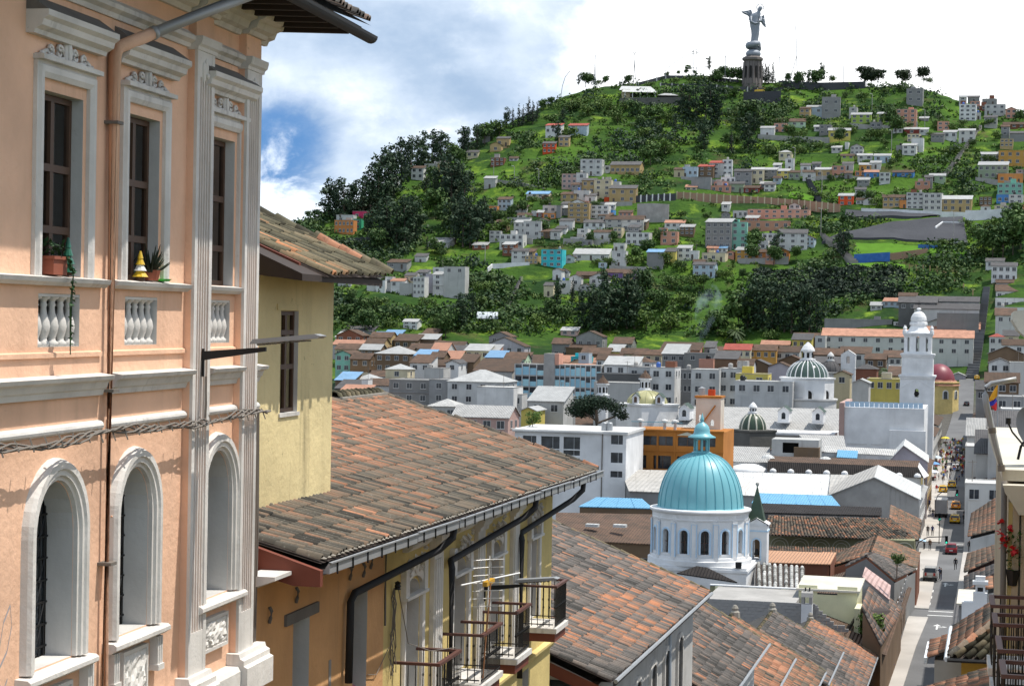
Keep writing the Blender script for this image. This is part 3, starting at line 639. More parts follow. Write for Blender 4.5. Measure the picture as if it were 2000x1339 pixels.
v_ = MB(); v_.add([(.60,-1.0,-4.10),(.60,3.2,-2.80),(.60,3.2,-3.35),(.60,-.55,-4.36),(.60,-1.0,-4.36),(.74,-1.0,-4.10),(.74,3.2,-2.80),(.74,3.2,-3.35),(.74,-.55,-4.36),(.74,-1.0,-4.36)],
 [(0,1,2,3,4),(5,9,8,7,6),(0,5,6,1),(0,4,9,5),(4,3,8,9),(3,2,7,8)]); v_.build('barge_board', M['barge'], YB)
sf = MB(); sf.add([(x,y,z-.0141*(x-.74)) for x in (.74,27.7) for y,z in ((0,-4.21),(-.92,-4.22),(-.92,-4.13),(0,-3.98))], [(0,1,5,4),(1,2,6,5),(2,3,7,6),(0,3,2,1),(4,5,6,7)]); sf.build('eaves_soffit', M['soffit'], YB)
gz = MB(); segs = [(.78,6.4),(6.45,9.75),(9.85,14.4),(14.45,18.3),(18.4,22.4),(22.45,25.0),(25.1,27.75)]
for a,b in segs:
 za, zb_ = -4.00-.0128*(a-.7), -4.00-.0128*(b-.7); ja = random.uniform(-.02,.02)
 g = MB(); g.add([(a,-1.10,za+ja),(b,-1.10,zb_),(b,-1.10,zb_-.17),(a,-1.10,za-.17+ja),(a,-1.08,za+ja),(b,-1.08,zb_),(b,-.97,zb_-.17),(a,-.97,za-.17+ja)], [(0,1,2,3),(4,7,6,5),(0,4,5,1),(3,2,6,7),(0,3,7,4),(1,5,6,2)])
 g.add([(a,-1.13,za+ja+.015),(b,-1.13,zb_+.015),(b,-1.08,zb_+.015),(a,-1.08,za+ja+.015),(a,-1.13,za+ja-.01),(b,-1.13,zb_-.01)], [(0,1,2,3),(0,4,5,1)]); g.build('gutter_board', M['zinc'], YB)
 for q in range(int((b-a)/.9)):
  x = a+.4+q*.9; z = -4.0-.0128*(x-.7); br = MB(); br.box(x-.012,x+.012,-1.125,-1.10,z-.2,z+.02); br.build('gutter_strap', M['iron'], YB)
def dpipe(root, pts, r=.075, name='downpipe'): p = MB(); p.tube(pts, r, 8); p.smooth = True; return p.build(name, M['blackpipe'], root)
dpipe(YB, [(9.80,-1.0,-4.2),(9.72,-.98,-4.48),(9.45,-.75,-4.72),(5.55,-.14,-5.12),(5.35,-.12,-5.26),(5.30,-.12,-6.75)])
dpipe(YB, [(18.35,-1.0,-4.3),(18.30,-.98,-4.60),(18.05,-.75,-4.84),(13.05,-.14,-5.36),(12.86,-.22,-5.50),(12.86,-.22,-8.95)])
dpipe(YB, [(25.05,-1.0,-4.4),(25.0,-.98,-4.70),(24.75,-.75,-4.95),(20.65,-.14,-5.50),(20.46,-.22,-5.64),(20.46,-.22,-9.2)])
ins = at_local(YB, 'cable_insulator', 'black cable insulator with a tangle of loose wires on the ochre wall', 'insulator', (8.66,-.12,-5.36))
b = MB(); b.lathe([(0,-.09),(.07,-.09),(.05,-.05),(.07,-.02),(.05,.02),(.07,.05),(0,.09)], 8); b.build('insulator_body', M['iron'], ins)
w_ = MB()
for k in range(7):
 pts = [(random.uniform(-.08,.05),.06,-.05)]
 for q in range(9): pts.append((pts[-1][0]+random.uniform(-.07,.07), .07+random.uniform(-.05,.03), -.2-.2*q+random.uniform(-.05,.05)))
 w_.tube(pts, .010, 4)
w_.tube([(0,.0,0),(.9,0,-1.3),(1.6,-.3,-1.55),(2.2,-.7,-1.55)], .010, 4); w_.tube([(-.3,.08,-1.2),(-1.2,.08,-1.6),(-1.8,.08,-1.5)], .008, 4); w_.build('loose_wire', M['cable'], ins)
SL2 = at_local(YB, 'street_lamp', 'grey street lamp on a black bracket above the third yellow-house balcony', 'street lamp', (16.5,-.14,-6.42)); lamp_head(SL2)
an = at_local(YB, 'roof_antenna', 'white and yellow television antenna leaning from the second balcony', 'antenna', (12.95,-.93,-7.9))
a_ = MB(); a_.tube([(0,0,0),(.42,-.05,2.05)], .02, 6); a_.build('mast', plain('rusty_mast',(0.28,0.13,0.06),.6), an)
a_ = MB(); a_.tube([(-.75,.35,2.12),(2.6,-.25,2.02)], .022, 5); 
for q in range(7): a_.tube([(.28+.02*q,-.02-.0*q,1.55+.17*q),(.28+.02*q+.0,-.35,1.57+.17*q)], .010, 4); a_.tube([(.28+.02*q,-.02,1.55+.17*q),(.20,.3,1.53+.17*q)], .010, 4)
a_.tube([(.30,-.02,1.5),(.42,-.02,2.65)], .015, 4); a_.build('elements', plain('white_enamel',(.72,.72,.70),.4), an)
a_ = MB(); a_.box(.1,.9,-.04,.06,2.0,2.1); a_.build('yellow_joint', plain('yellow_plastic',(.6,.33,.03),.5), an)
# ================================================================== STRAW-YELLOW UPPER HOUSE behind the eaves
TH = thing('upper_house', 'straw yellow upper house with one tall window and mossy tiled roof above the long roof', 'house', (-11.4805,30.6846,0), RAD(91.2955))
mb = MB(); wall_holes(mb, 2.2, 7.78, -4.6, 1.0, [(4.55,5.58,-1.79,.08,0,.16)], y=1.05); mb.quad((7.78,1.05,-4.6),(7.78,6,-4.6),(7.78,6,1),(7.78,1.05,1)); mb.quad((2.2,1.05,-4.6),(2.2,6,-4.6),(2.2,6,1),(2.2,1.05,1)); mb.build('wall', [M['towerwall'], M['reveal']], TH)
mb = MB(); mb.quad((4,1.9,-2),(6,1.9,-2),(6,1.9,.3),(4,1.9,.3)); mb.build('interior', M['dark'], TH)
casement(TH, 4.55, 5.58, -1.78, .07, 1.13, (-.95,-.32))
s = MB(); s.box(4.48,5.65,1.02,1.05,-1.86,-1.79); s.build('window_sill', M['trim'], TH); s = MB(); s.box(4.3,5.75,1.025,1.05,.09,.2); s.build('window_head', M['towerwall'], TH)
def t2(u, v, w): return .32+n3(w, .6)*.4+.16*(v > .5)
tile_roof(TH, (4.15,.10,.72),(8.25,.10,.80),(4.15,4.2,2.55),(8.25,4.2,2.63), 'claymoss', t2, 300, jit=1.8)
ridge_tiles(TH, [(8.2,4.2,2.66),(8.2,2.0,1.70),(8.2,.05,.86)], .125, 'claymoss', t0=.25); ridge_tiles(TH, [(8.12,1.5,1.50),(8.12,.6,1.10)], .12, 'clay', t0=.95)
v_ = MB(); v_.add([(4.0,3.6,2.25),(4.0,.55,.94),(4.0,.55,.72),(4.0,3.6,1.45),(4.12,3.6,2.25),(4.12,.55,.94),(4.12,.55,.72),(4.12,3.6,1.45)], [(0,1,2,3),(4,7,6,5),(0,4,5,1),(1,5,6,2),(2,6,7,3)]); v_.build('barge_board', M['barge'], TH)
sf = MB(); sf.extx([(.16,.60),(.16,.72),(4.2,2.5),(4.2,.80),(1.05,.70)], 3.0, 8.15); sf.build('eaves_soffit', M['soffit'], TH)
# ================================================================== TILED HOUSES stepping down the street (left)
M['greywall'] = plaster('grey_white_paint', (0.50,0.49,0.47), 0.8)
def row_house(name, label, loc, rz, x0, x1, ez0, ez1, run, slope, mat, tint, wallmat, zb, nparts=300, pitch=.235, gut='zinc', back=True, jit=1.0, ov=.6, rt='claymoss', gap=0.0):
 t = thing(name, label, 'house', loc, rz)
 zr0, zr1 = ez0+run*slope, ez1+run*slope
 tile_roof(t, (x0,0,ez0),(x1,0,ez1),(x0,run,zr0),(x1,run,zr1), mat, tint, nparts, pitch, .42, jit=jit)
 if back:
  b = MB(); b.quad((x0,run,zr0-.03),(x1,run,zr1-.03),(x1,run*1.9,zr1-run*slope*.9),(x0,run*1.9,zr0-run*slope*.9)); b.build('rear_slope', M['claygrey'], t)
 ridge_tiles(t, [(x0,run,zr0),(x1,run,zr1)], .13, rt, t0=.35)
 ridge_tiles(t, [(x1-.08,run,zr1),(x1-.08,0,ez1+.02)], .11, rt, t0=.45)
 w = MB(); w.box(x0+.1,x1-.3,ov,run*1.7,zb,min(ez0,ez1)-.05); w.add([(x1-.3,ov,ez1-.06),(x1-.3,run,zr1-.1),(x1-.3,run*1.7,ez1-.06),(x0+.1,ov,ez0-.06),(x0+.1,run,zr0-.1),(x0+.1,run*1.7,ez0-.06)], [(0,1,2),(3,5,4)]); w.build('wall', wallmat, t)
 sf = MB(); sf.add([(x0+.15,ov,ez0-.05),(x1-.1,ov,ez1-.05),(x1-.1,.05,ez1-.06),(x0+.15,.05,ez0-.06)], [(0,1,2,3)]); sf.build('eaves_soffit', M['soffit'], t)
 g = MB(); g.tube([(x0+.1,-.10,ez0-.02),(x1-.1,-.10,ez1-.02)], .065, 6); g.build('gutter', M[gut], t)
 f = MB(); f.add([(x0+.1,-.02,ez0-.03),(x1-.05,-.02,ez1-.03),(x1-.05,-.02,ez1-.22),(x0+.1,-.02,ez0-.22)], [(0,1,2,3)]); f.build('eaves_board', M['soffit'], t)
 return t
def t3(u, v, w): return .34+n3(w, .22)*.30+n3(w, .7)*.25+(.30 if (v < .35 and u < .6) else 0)*(.6+.4*n3(w,1.1))+(.22 if u > .9 and v < .45 else 0)
R2 = row_house('tiled_house', 'grey-walled house with the broad grey and terracotta tiled roof beyond the balconies', (-9.9986,-.1068,0), RAD(90.612), 58.4, 81.0, -10.42, -10.70, 6.46, .395, 'claygrey', t3, M['greywall'], -29, jit=1.3)
w2 = MB()
for x in (66.2,69.6,72.8,76.2): w2.box(x,x+1.0,.545,.59,-14.2,-11.9)
w2.build('window', M['dark'], R2)
for x in (66.2,69.6,72.8,76.2):
 s = MB(); sweep(s, outline(x-.05,x+1.05,-14.2,-11.85,.3,8), [(0,.6),(0,.50),(.18,.50),(.18,.6)]); s.build('window_surround', M['trim'], R2)
p = MB(); p.tube([(73.6,.5,-10.9),(73.6,.45,-14.5)], .06, 6); p.build('downpipe', plain('pale_blue_pipe',(.45,.52,.60),.4), R2)
vg = MB(); vg.add([(58.35,0,-10.7),(58.35,6.4,-8.1),(58.35,6.4,-8.5),(58.35,.3,-10.95)], [(0,1,2,3)]); vg.build('barge_board', M['barge'], R2)
def L3(a, b, c): return lambda u, v, w: a+n3(w, .25)*b+n3(w, .9)*.22+c*(u > .86)
D90 = RAD(90)
row_house('tiled_house', 'house with a slate-grey aged tiled roof and long gutter, third roof down the street', (-10.3,0,0), D90, 82.0, 97.9, -15.3, -15.25, 6.6, .56, 'claygrey', L3(.36,.22,.3), M['greywall'], -31, 300)
row_house('tiled_house', 'house with the narrow orange terracotta roof, fourth roof down the street', (-10.05,0,0), D90, 98.2, 108.8, -17.8, -17.66, 6.2, .50, 'clay', L3(.70,.2,0), M['yellow'], -31, 300)
row_house('tiled_house', 'house with an orange tiled roof ending in a lime finial, fifth roof down the street', (-9.7,0,0), D90, 109.0, 125.0, -21.0, -21.0, 5.7, .55, 'clay', L3(.68,.22,0), M['greywall'], -31, 300)
row_house('tiled_house', 'house with a dark grey tiled roof below the block wall, sixth roof down the street', (-9.6,0,0), D90, 125.4, 138.5, -21.9, -21.86, 4.7, .53, 'claygrey', L3(.22,.2,.25), M['ochre'], -31.5, 300)
row_house('tiled_house', 'house with a brown and orange mixed tiled roof, last before the yellow rooftop house', (-9.2,0,0), D90, 139.0, 174.6, -27.8, -27.75, 5.6, .51, 'claygrey', L3(.45,.3,.2), M['ochre'], -32.5, 300)
for (x,y,z,lab) in ((-15.2,125.0,-17.7,'lime-washed ridge finial on the orange roof'),(-14.3,138.3,-19.25,'mossy mortar ridge end on the dark grey roof'),(-14.8,174.2,-24.8,'pale ridge end on the last mixed roof')):
 o = MB(); o.lathe([(.32,-.3),(.30,.05),(.18,.15),(.22,.28),(.12,.45),(0,.5)], 8); o = o.build('roof_finial', M['mortar'], None, (x,y,z)); tag(o, lab, 'finial')
# ================================================================== RIGHT SIDE, near: balconied house and the beige house with flowers
RB = thing('balcony_house', 'ochre house at the right edge with four brown-railed iron balconies', 'building', (.7798,.0176,0), RAD(91.2955))
w = MB(); w.box(20.0,39.2,-7,-1.25,-34,2.0); w.build('wall', M['yellow'], RB)
for x0,x1 in ((29.65,30.91),(31.95,33.30),(34.74,35.97),(37.05,38.37)): balcony(RB, x0, x1, -4.9, 1.0, -.10, None, -1.25)
for x0 in (29.7,32.1,34.85,37.2):
 d = MB(); d.box(x0,x0+1.0,-1.26,-1.20,-5.9,-3.7); d.build('balcony_door', M['wood'], RB)
BG = thing('beige_house', 'beige house with a concrete cornice slab, fluted pilaster and geraniums at the right edge', 'building', (.7798,.0176,0), RAD(91.2955))
M['beige'] = plaster('beige_paint', (.44,.37,.27), .6); M['slab'] = plaster('pale_concrete_slab', (.60,.56,.47), .6, (.25,.22,.17), 1.2)
w = MB(); w.box(40.0,50.0,-9,-.42,-34,-2.95); w.box(39.7,50.2,-9,-.95,-3.1,-2.9); w.build('wall', M['beige'], BG)
w = MB(); w.add([(40,-.28,-2.69),(50,-.20,-2.36),(50,-3.2,-2.36),(40,-3.2,-2.69),(40,-.30,-2.9),(50,-.22,-2.58),(50,-3.2,-2.58),(40,-3.2,-2.9)], [(0,1,2,3),(4,7,6,5),(0,4,5,1),(0,3,7,4),(1,5,6,2)]); w.build('cornice_slab', M['slab'], BG)
for q in range(5): p = MB(); p.box(39.86,40.0,-.62-q*.16,-.50-q*.16,-12,-3.12); p.build('pilaster_rib', M['beige'], BG)
p = MB(); p.extx([(-.42,-2.95),(-.30,-2.95),(-.34,-3.1),(-.48,-3.3),(-.60,-3.5),(-.80,-3.5),(-.80,-2.95)], 39.55, 39.99); p.build('corner_bracket', M['slab'], BG)
p = MB(); p.box(39.95,40.0,-.60,-.42,-12,-3.3); p.build('corner_strip', M['yellow'], BG)
p = MB(); p.tube([(39.9,-.33,-2.9),(39.9,-.35,-5.4),(39.9,-.38,-9)], .055, 8); p.smooth = True; p.build('downpipe', M['cable'], BG)
gp = at_local(BG, 'gooseneck_pipe', 'bent grey gooseneck pipe rising above the pale concrete cornice slab', 'pipe', (40.0,0,0))
p = MB(); p.tube([(0,-.27,-2.62),(0,-.21,-2.40),(0,-.09,-1.95),(0,.02,-1.5),(0,.06,-1.27),(0,.03,-1.13),(0,-.06,-1.06),(0,-.25,-1.02),(0,-.52,-.965)], [.045,.05,.06,.062,.06,.055,.05,.048,.05], 8); p.smooth = True; p.build('bent_pipe', M['zinc'], gp)
p = MB(); p.tube([(0,-.10,-2.0),(0,-.085,-1.9)], .072, 8); p.tube([(0,-.28,-2.72),(0,-.27,-2.6)], .07, 8); p.build('pipe_collar', M['cable'], gp)
sdm = plain('dark_grey_dish', (.055,.06,.07), .45)
ds = at_local(BG, 'satellite_dish', 'dark grey satellite dish on the pale cornice slab at the right edge', 'satellite dish', (41.0,-.56,-2.55))
p = MB(); p.lathe([(0,.0),(.2,.02),(.36,.07),(.48,.14)], 20); dsh = p.build('dish', sdm, ds, smooth=True); dsh.rotation_euler = (RAD(64), RAD(25), RAD(-60)); dsh.location = (0,-.28,.55)
p = MB(); p.tube([(0,-.05,0),(0,-.1,.25),(0,-.25,.5)], .03, 6); p.tube([(0,-.2,.22),(-.4,.08,.55),(-.42,.16,.72)], .018, 6); p.lathe([(0,0),(.05,0),(.05,.12),(0,.12)], 8, (-.42,.16,.70)); p.build('dish_arm', M['iron'], ds)
fb = at_local(BG, 'geranium_pot', 'hanging pot of red geraniums on the beige wall at the right edge', 'potted plant', (39.9,-.52,-4.45))
f = MB()
for k in range(150): leaf(f, (random.uniform(-.14,.14),random.uniform(-.13,.13),random.uniform(-.15,.62)), (random.uniform(-1,1),random.uniform(-1,1),random.uniform(-.4,1)), .09, .03)
f.build('foliage', leafmat('geranium_leaf',(.03,.09,.02),(.07,.16,.04)), fb); rd = plain('red_petals',(.55,.015,.02),.6)
for k in range(9):
 b = MB(); p0 = (random.uniform(-.2,.2),random.uniform(-.12,.28),random.uniform(.15,.8))
 for q in range(9): leaf(b, (p0[0]+random.uniform(-.03,.03),p0[1]+random.uniform(-.03,.03),p0[2]+random.uniform(-.03,.03)), (random.uniform(-1,1),random.uniform(-1,1),random.uniform(-1,1)), .11, .05)
 b.build('flower_head', rd, fb)
b = MB(); b.lathe([(0,-.42),(.09,-.42),(.14,-.12),(.11,-.12),(0,-.14)], 10); b.build('pot', M['iron'], fb)
def t4(u, v, w): return .52+n3(w, .6)*.4
RT = thing('tiled_house', 'house with a brown tiled hip roof and white gutter, near right below the balconies', 'house', (0,0,0), 0)
tile_roof(RT, (-1.42,76.4,-12.05),(-1.42,84.4,-12.1),(1.3,78.6,-10.2),(1.3,84.4,-10.2), 'clay', t4, 300, pitch=.27, row=.40)
tile_roof(RT, (-1.4,76.3,-12.05),(3.6,76.3,-12.0),(1.2,79,-10.2),(3.6,79,-10.2), 'claymoss', lambda u,v,w: .3+n3(w,1)*.3, 60, pitch=.30, row=.44, scale=1.25)
ridge_tiles(RT, [(1.25,78.8,-10.15),(-1.4,76.35,-12.0)], .16, 'clay', t0=.45)
w = MB(); w.box(-1.0,4,76.9,84.3,-32.5,-12.15); w.build('wall', plaster('golden_wall',(.62,.36,.07),.4), RT)
g = MB(); g.tube([(-1.52,76.2,-12.1),(-1.52,84.4,-12.12)], .10, 6); g.build('gutter', plain('white_gutter',(.75,.78,.8),.4), RT)
g = MB(); g.tube([(-1.5,76.2,-12.12),(3.6,76.2,-12.08)], .08, 6); g.build('front_gutter', M['blackpipe'], RT)
RT2 = thing('lean_to', 'small orange tiled lean-to with a white edge beside the near right hip roof', 'lean-to', (0,0,0), 0)
tile_roof(RT2, (-2.35,82.0,-13.0),(-2.35,86.2,-13.0),(-1.0,82.0,-12.45),(-1.0,86.2,-12.45), 'clay', lambda u,v,w: .75+n3(w,.9)*.3, 300, pitch=.27, row=.40)
w = MB(); w.box(-2.1,-1.05,82.2,86,-32.5,-13.1); w.build('wall', M['greywall'], RT2); g = MB(); g.box(-2.5,-2.38,81.9,86.2,-13.2,-12.98); g.build('edge_board', plain('white_gutter2',(.75,.78,.8),.4), RT2)
RT3 = thing('tiled_house', 'house with a terracotta tiled roof at the bottom right corner, below the golden wall', 'house', (0,0,0), 0)
tile_roof(RT3, (-2.25,66.0,-13.1),(-2.25,75.4,-13.1),(.1,66,-12.2),(.1,75.4,-12.2), 'clay', lambda u,v,w: .62+n3(w,.7)*.3, 300, pitch=.27, row=.40)
w = MB(); w.box(-1.95,3,66,75.2,-32.5,-13.2); w.build('wall', M['greywall'], RT3)
# ------------------------------------------------------------------ survey tables (metres; bearings in degrees from +Y)
RIDGE=[(-32.59,900.0,-9.0,800.0,-7.0),(-32.27,901.1,-8.6,800.0,-7.0),(-31.95,902.1,-8.2,800.0,-7.0),(-31.63,903.2,-7.8,800.0,-7.0),(-31.3,904.3,-7.3,800.0,-7.0),(-30.98,905.4,-6.9,800.0,-7.0),(-30.65,906.4,-6.5,800.0,-7.0),(-30.33,907.5,-6.1,800.0,-7.0),(-30.0,908.6,-5.7,800.0,-7.0),(-29.67,909.6,-5.3,800.0,-7.0),(-29.34,910.7,-4.8,800.0,-7.0),(-29.01,911.8,-4.4,800.0,-7.0),(-28.68,912.9,-4.0,800.0,-7.0),(-28.34,913.9,-3.5,800.0,-7.0),(-28.01,915.0,-3.1,800.0,-7.0),(-27.68,916.1,-2.7,800.0,-7.0),(-27.34,917.1,-2.2,800.0,-7.0),(-27.0,918.2,-1.1,800.0,-7.0),(-26.67,919.3,0.0,800.0,-7.0),(-26.33,920.4,1.1,800.0,-7.0),(-25.99,921.4,2.3,800.0,-7.0),(-25.65,922.5,3.4,800.0,-7.0),(-25.31,923.6,4.6,800.0,-7.0),(-24.96,924.6,5.7,800.0,-7.0),(-24.62,925.7,6.9,800.0,-7.0),(-24.28,926.8,8.0,800.0,-7.0),(-23.93,927.9,9.2,800.0,-7.0),(-23.59,928.9,10.4,800.0,-7.0),(-23.24,930.0,11.5,800.0,-7.0),(-22.9,932.6,14.2,800.0,-7.0),(-22.55,935.1,16.9,800.0,-7.0),(-22.2,937.7,19.6,800.0,-7.0),(-21.86,940.3,22.3,800.0,-7.0),(-21.51,942.9,25.1,800.0,-7.0),(-21.16,945.4,27.9,800.0,-7.0),(-20.81,948.0,30.7,800.0,-7.0),(-20.46,950.6,33.5,800.0,-7.0),(-20.11,953.2,36.8,800.0,-7.0),(-19.76,955.7,40.2,800.0,-7.0),(-19.41,958.3,42.7,800.0,-7.0),(-19.06,960.9,44.6,800.0,-7.0),(-18.71,963.5,46.5,800.0,-7.0),(-18.35,968.3,48.8,800.0,-7.0),(-18.0,976.4,51.7,800.0,-7.0),(-17.65,984.6,54.6,800.0,-7.0),(-17.3,992.8,60.3,800.0,-7.0),(-16.95,1001.0,66.1,800.0,-7.0),(-16.59,1009.1,70.5,800.0,-7.0),(-16.24,1017.3,73.9,800.0,-7.0),(-15.89,1025.5,77.2,800.0,-7.0),(-15.53,1033.7,80.5,800.0,-7.0),(-15.18,1041.8,84.3,800.0,-7.0),(-14.82,1050.0,88.1,800.0,-7.0),(-14.47,1056.0,91.8,800.0,-7.0),(-14.11,1062.0,95.5,800.0,-7.0),(-13.76,1068.0,99.6,800.0,-7.0),(-13.4,1074.0,103.8,800.0,-7.0),(-13.05,1080.0,107.7,800.0,-7.0),(-12.7,1086.0,111.7,800.0,-7.0),(-12.34,1092.0,115.7,800.0,-7.0),(-11.99,1098.0,119.7,800.0,-7.0),(-11.63,1104.0,122.6,800.0,-7.0),(-11.28,1110.0,125.6,800.0,-7.0),(-10.92,1112.0,126.8,800.0,-7.0),(-10.56,1114.0,127.9,800.0,-7.0),(-10.21,1116.0,129.1,800.0,-7.0),(-9.85,1118.0,130.2,800.0,-7.0),(-9.5,1120.0,131.9,800.0,-7.0),(-9.14,1122.0,133.6,800.0,-7.0),(-8.79,1124.0,134.2,800.0,-7.0),(-8.43,1126.0,134.8,800.0,-7.0),(-8.08,1128.0,134.8,800.0,-7.0),(-7.72,1130.0,134.8,800.0,-7.0),(-7.37,1129.2,133.9,800.0,-7.0),(-7.01,1128.3,133.1,800.0,-7.0),(-6.66,1127.5,132.3,800.0,-6.2),(-6.31,1126.7,131.8,800.0,-5.3),(-5.96,1125.8,131.3,800.0,-4.5),(-5.6,1125.0,130.7,800.0,-3.7),(-5.25,1124.2,130.1,800.0,-2.8),(-4.9,1123.3,129.5,800.0,-2.0),(-4.55,1122.5,129.3,800.0,0.0),(-4.2,1121.7,129.2,800.0,2.1),(-3.85,1120.8,129.0,803.8,4.1),(-3.51,1120.0,128.8,807.7,6.1),(-3.16,1116.7,128.4,811.5,8.2),(-2.81,1113.3,128.0,815.4,10.2),(-2.47,1110.0,127.6,819.2,11.1),(-2.12,1106.7,126.0,819.2,11.3),(-1.78,1103.3,124.1,818.1,11.5),(-1.43,1100.0,121.1,817.1,11.6),(-1.09,1096.7,118.2,816.0,11.8),(-0.75,1093.3,116.7,815.0,12.0),(-0.4,1090.0,115.0,811.2,12.0),(-0.06,1086.7,113.3,807.5,12.0),(0.28,1083.3,111.6,803.8,12.0),(0.62,1080.0,109.9,800.0,12.0),(0.95,1075.0,107.1,800.0,12.0),(1.29,1070.0,104.3,800.0,12.0),(1.63,1065.0,101.3,800.0,12.0),(1.97,1060.0,98.1,800.0,12.0),(2.3,1055.0,95.0,800.0,12.0),(2.64,1050.0,91.9,800.0,12.0),(2.97,1045.0,88.8,800.0,12.0),(3.3,1040.0,85.8,800.0,12.0),(3.63,1035.0,82.8,800.0,12.0),(3.96,1030.0,79.9,800.0,12.0),(4.29,1025.0,77.1,800.0,12.0),(4.62,1020.0,74.3,800.0,12.0),(4.94,1015.0,71.5,800.0,12.0),(5.27,1010.0,68.7,800.0,12.0),(5.59,1005.0,66.0,800.0,12.0),(5.91,1000.0,63.2,800.0,12.0),(6.23,995.0,60.6,800.0,12.0),(6.55,990.0,57.9,800.0,12.0),(6.87,985.0,55.3,800.0,12.0),(7.19,980.0,52.7,800.0,12.0),(7.51,975.0,49.9,800.0,12.0),(7.82,970.0,47.1,800.0,12.0),(8.14,965.0,44.3,800.0,12.0),(8.45,960.0,41.6,800.0,12.0),(8.76,955.0,38.9,800.0,12.0),(9.07,950.0,36.3,800.0,12.0),(9.38,945.0,33.6,800.0,12.0),(9.68,940.0,31.0,800.0,12.0),(9.99,935.0,28.5,800.0,12.0),(10.3,930.0,26.0,800.0,12.0),(10.6,925.0,23.5,800.0,12.0),(10.9,920.0,21.1,800.0,12.0),(11.2,915.0,18.6,800.0,12.0),(11.5,910.0,16.3,800.0,12.0),(11.8,905.0,13.9,800.0,12.0),(12.09,900.0,11.6,800.0,12.0)]
PROF=[(0, -12), (30, -20), (100, -27), (180, -32.5), (540, -32.5), (700, -22), (760, -15.5), (800, -7)]
NAMES=['the orange hillside flats', 'the white cliff houses', 'the dark eucalyptus grove', 'the pale galleried house', 'the turquoise apartment block', 'the stepped grey court wall', 'the tan arcaded building', 'the red cottage', 'the long tan boundary wall', 'the hip-roofed lookout house', 'the salmon three-hipped complex', 'the grey block with outside stairs', 'the yellow hillside cottage', 'the bright blue cottage', 'the big grey retaining slope', 'the tan parade house', 'the long hillside stairway', 'the mint and blue terrace block', 'the white balconied terraces', 'the salmon hillside tower block', 'the hill-foot pink cottage', 'the long white institute', 'the white bell tower', 'the grey apartment slab', 'the white greenhouse', 'the blue-panelled office block', 'the white office block', 'the umbrella pine', 'the white grid-windowed block', 'the pale concrete block', 'the red-roofed cream row', 'the ribbed glass dome', 'the small white bell gable', 'the tall blank white hall', 'the maroon dome', 'the wide town steps', 'the turquoise dome', 'the orange hotel', 'the low magenta house', 'the two-storey brick house', 'the low pale blue house', 'the hilltop restaurant', 'the two-storey emerald green house', 'the low orange house', 'the low brick house', 'the low purple house', 'the two-storey pale blue house', 'the eucalyptus belt above town', 'the two-storey salmon pink house', 'the winged statue', 'the low yellow house', 'the two-storey lime green house', 'the four-storey salmon pink house', 'the low salmon pink house', 'the two-storey ochre house', 'the four-storey mint green house', 'the two-storey red-orange house', 'the bright blue house', 'the low dark red house', 'the three-storey turquoise house', 'the low ochre house']
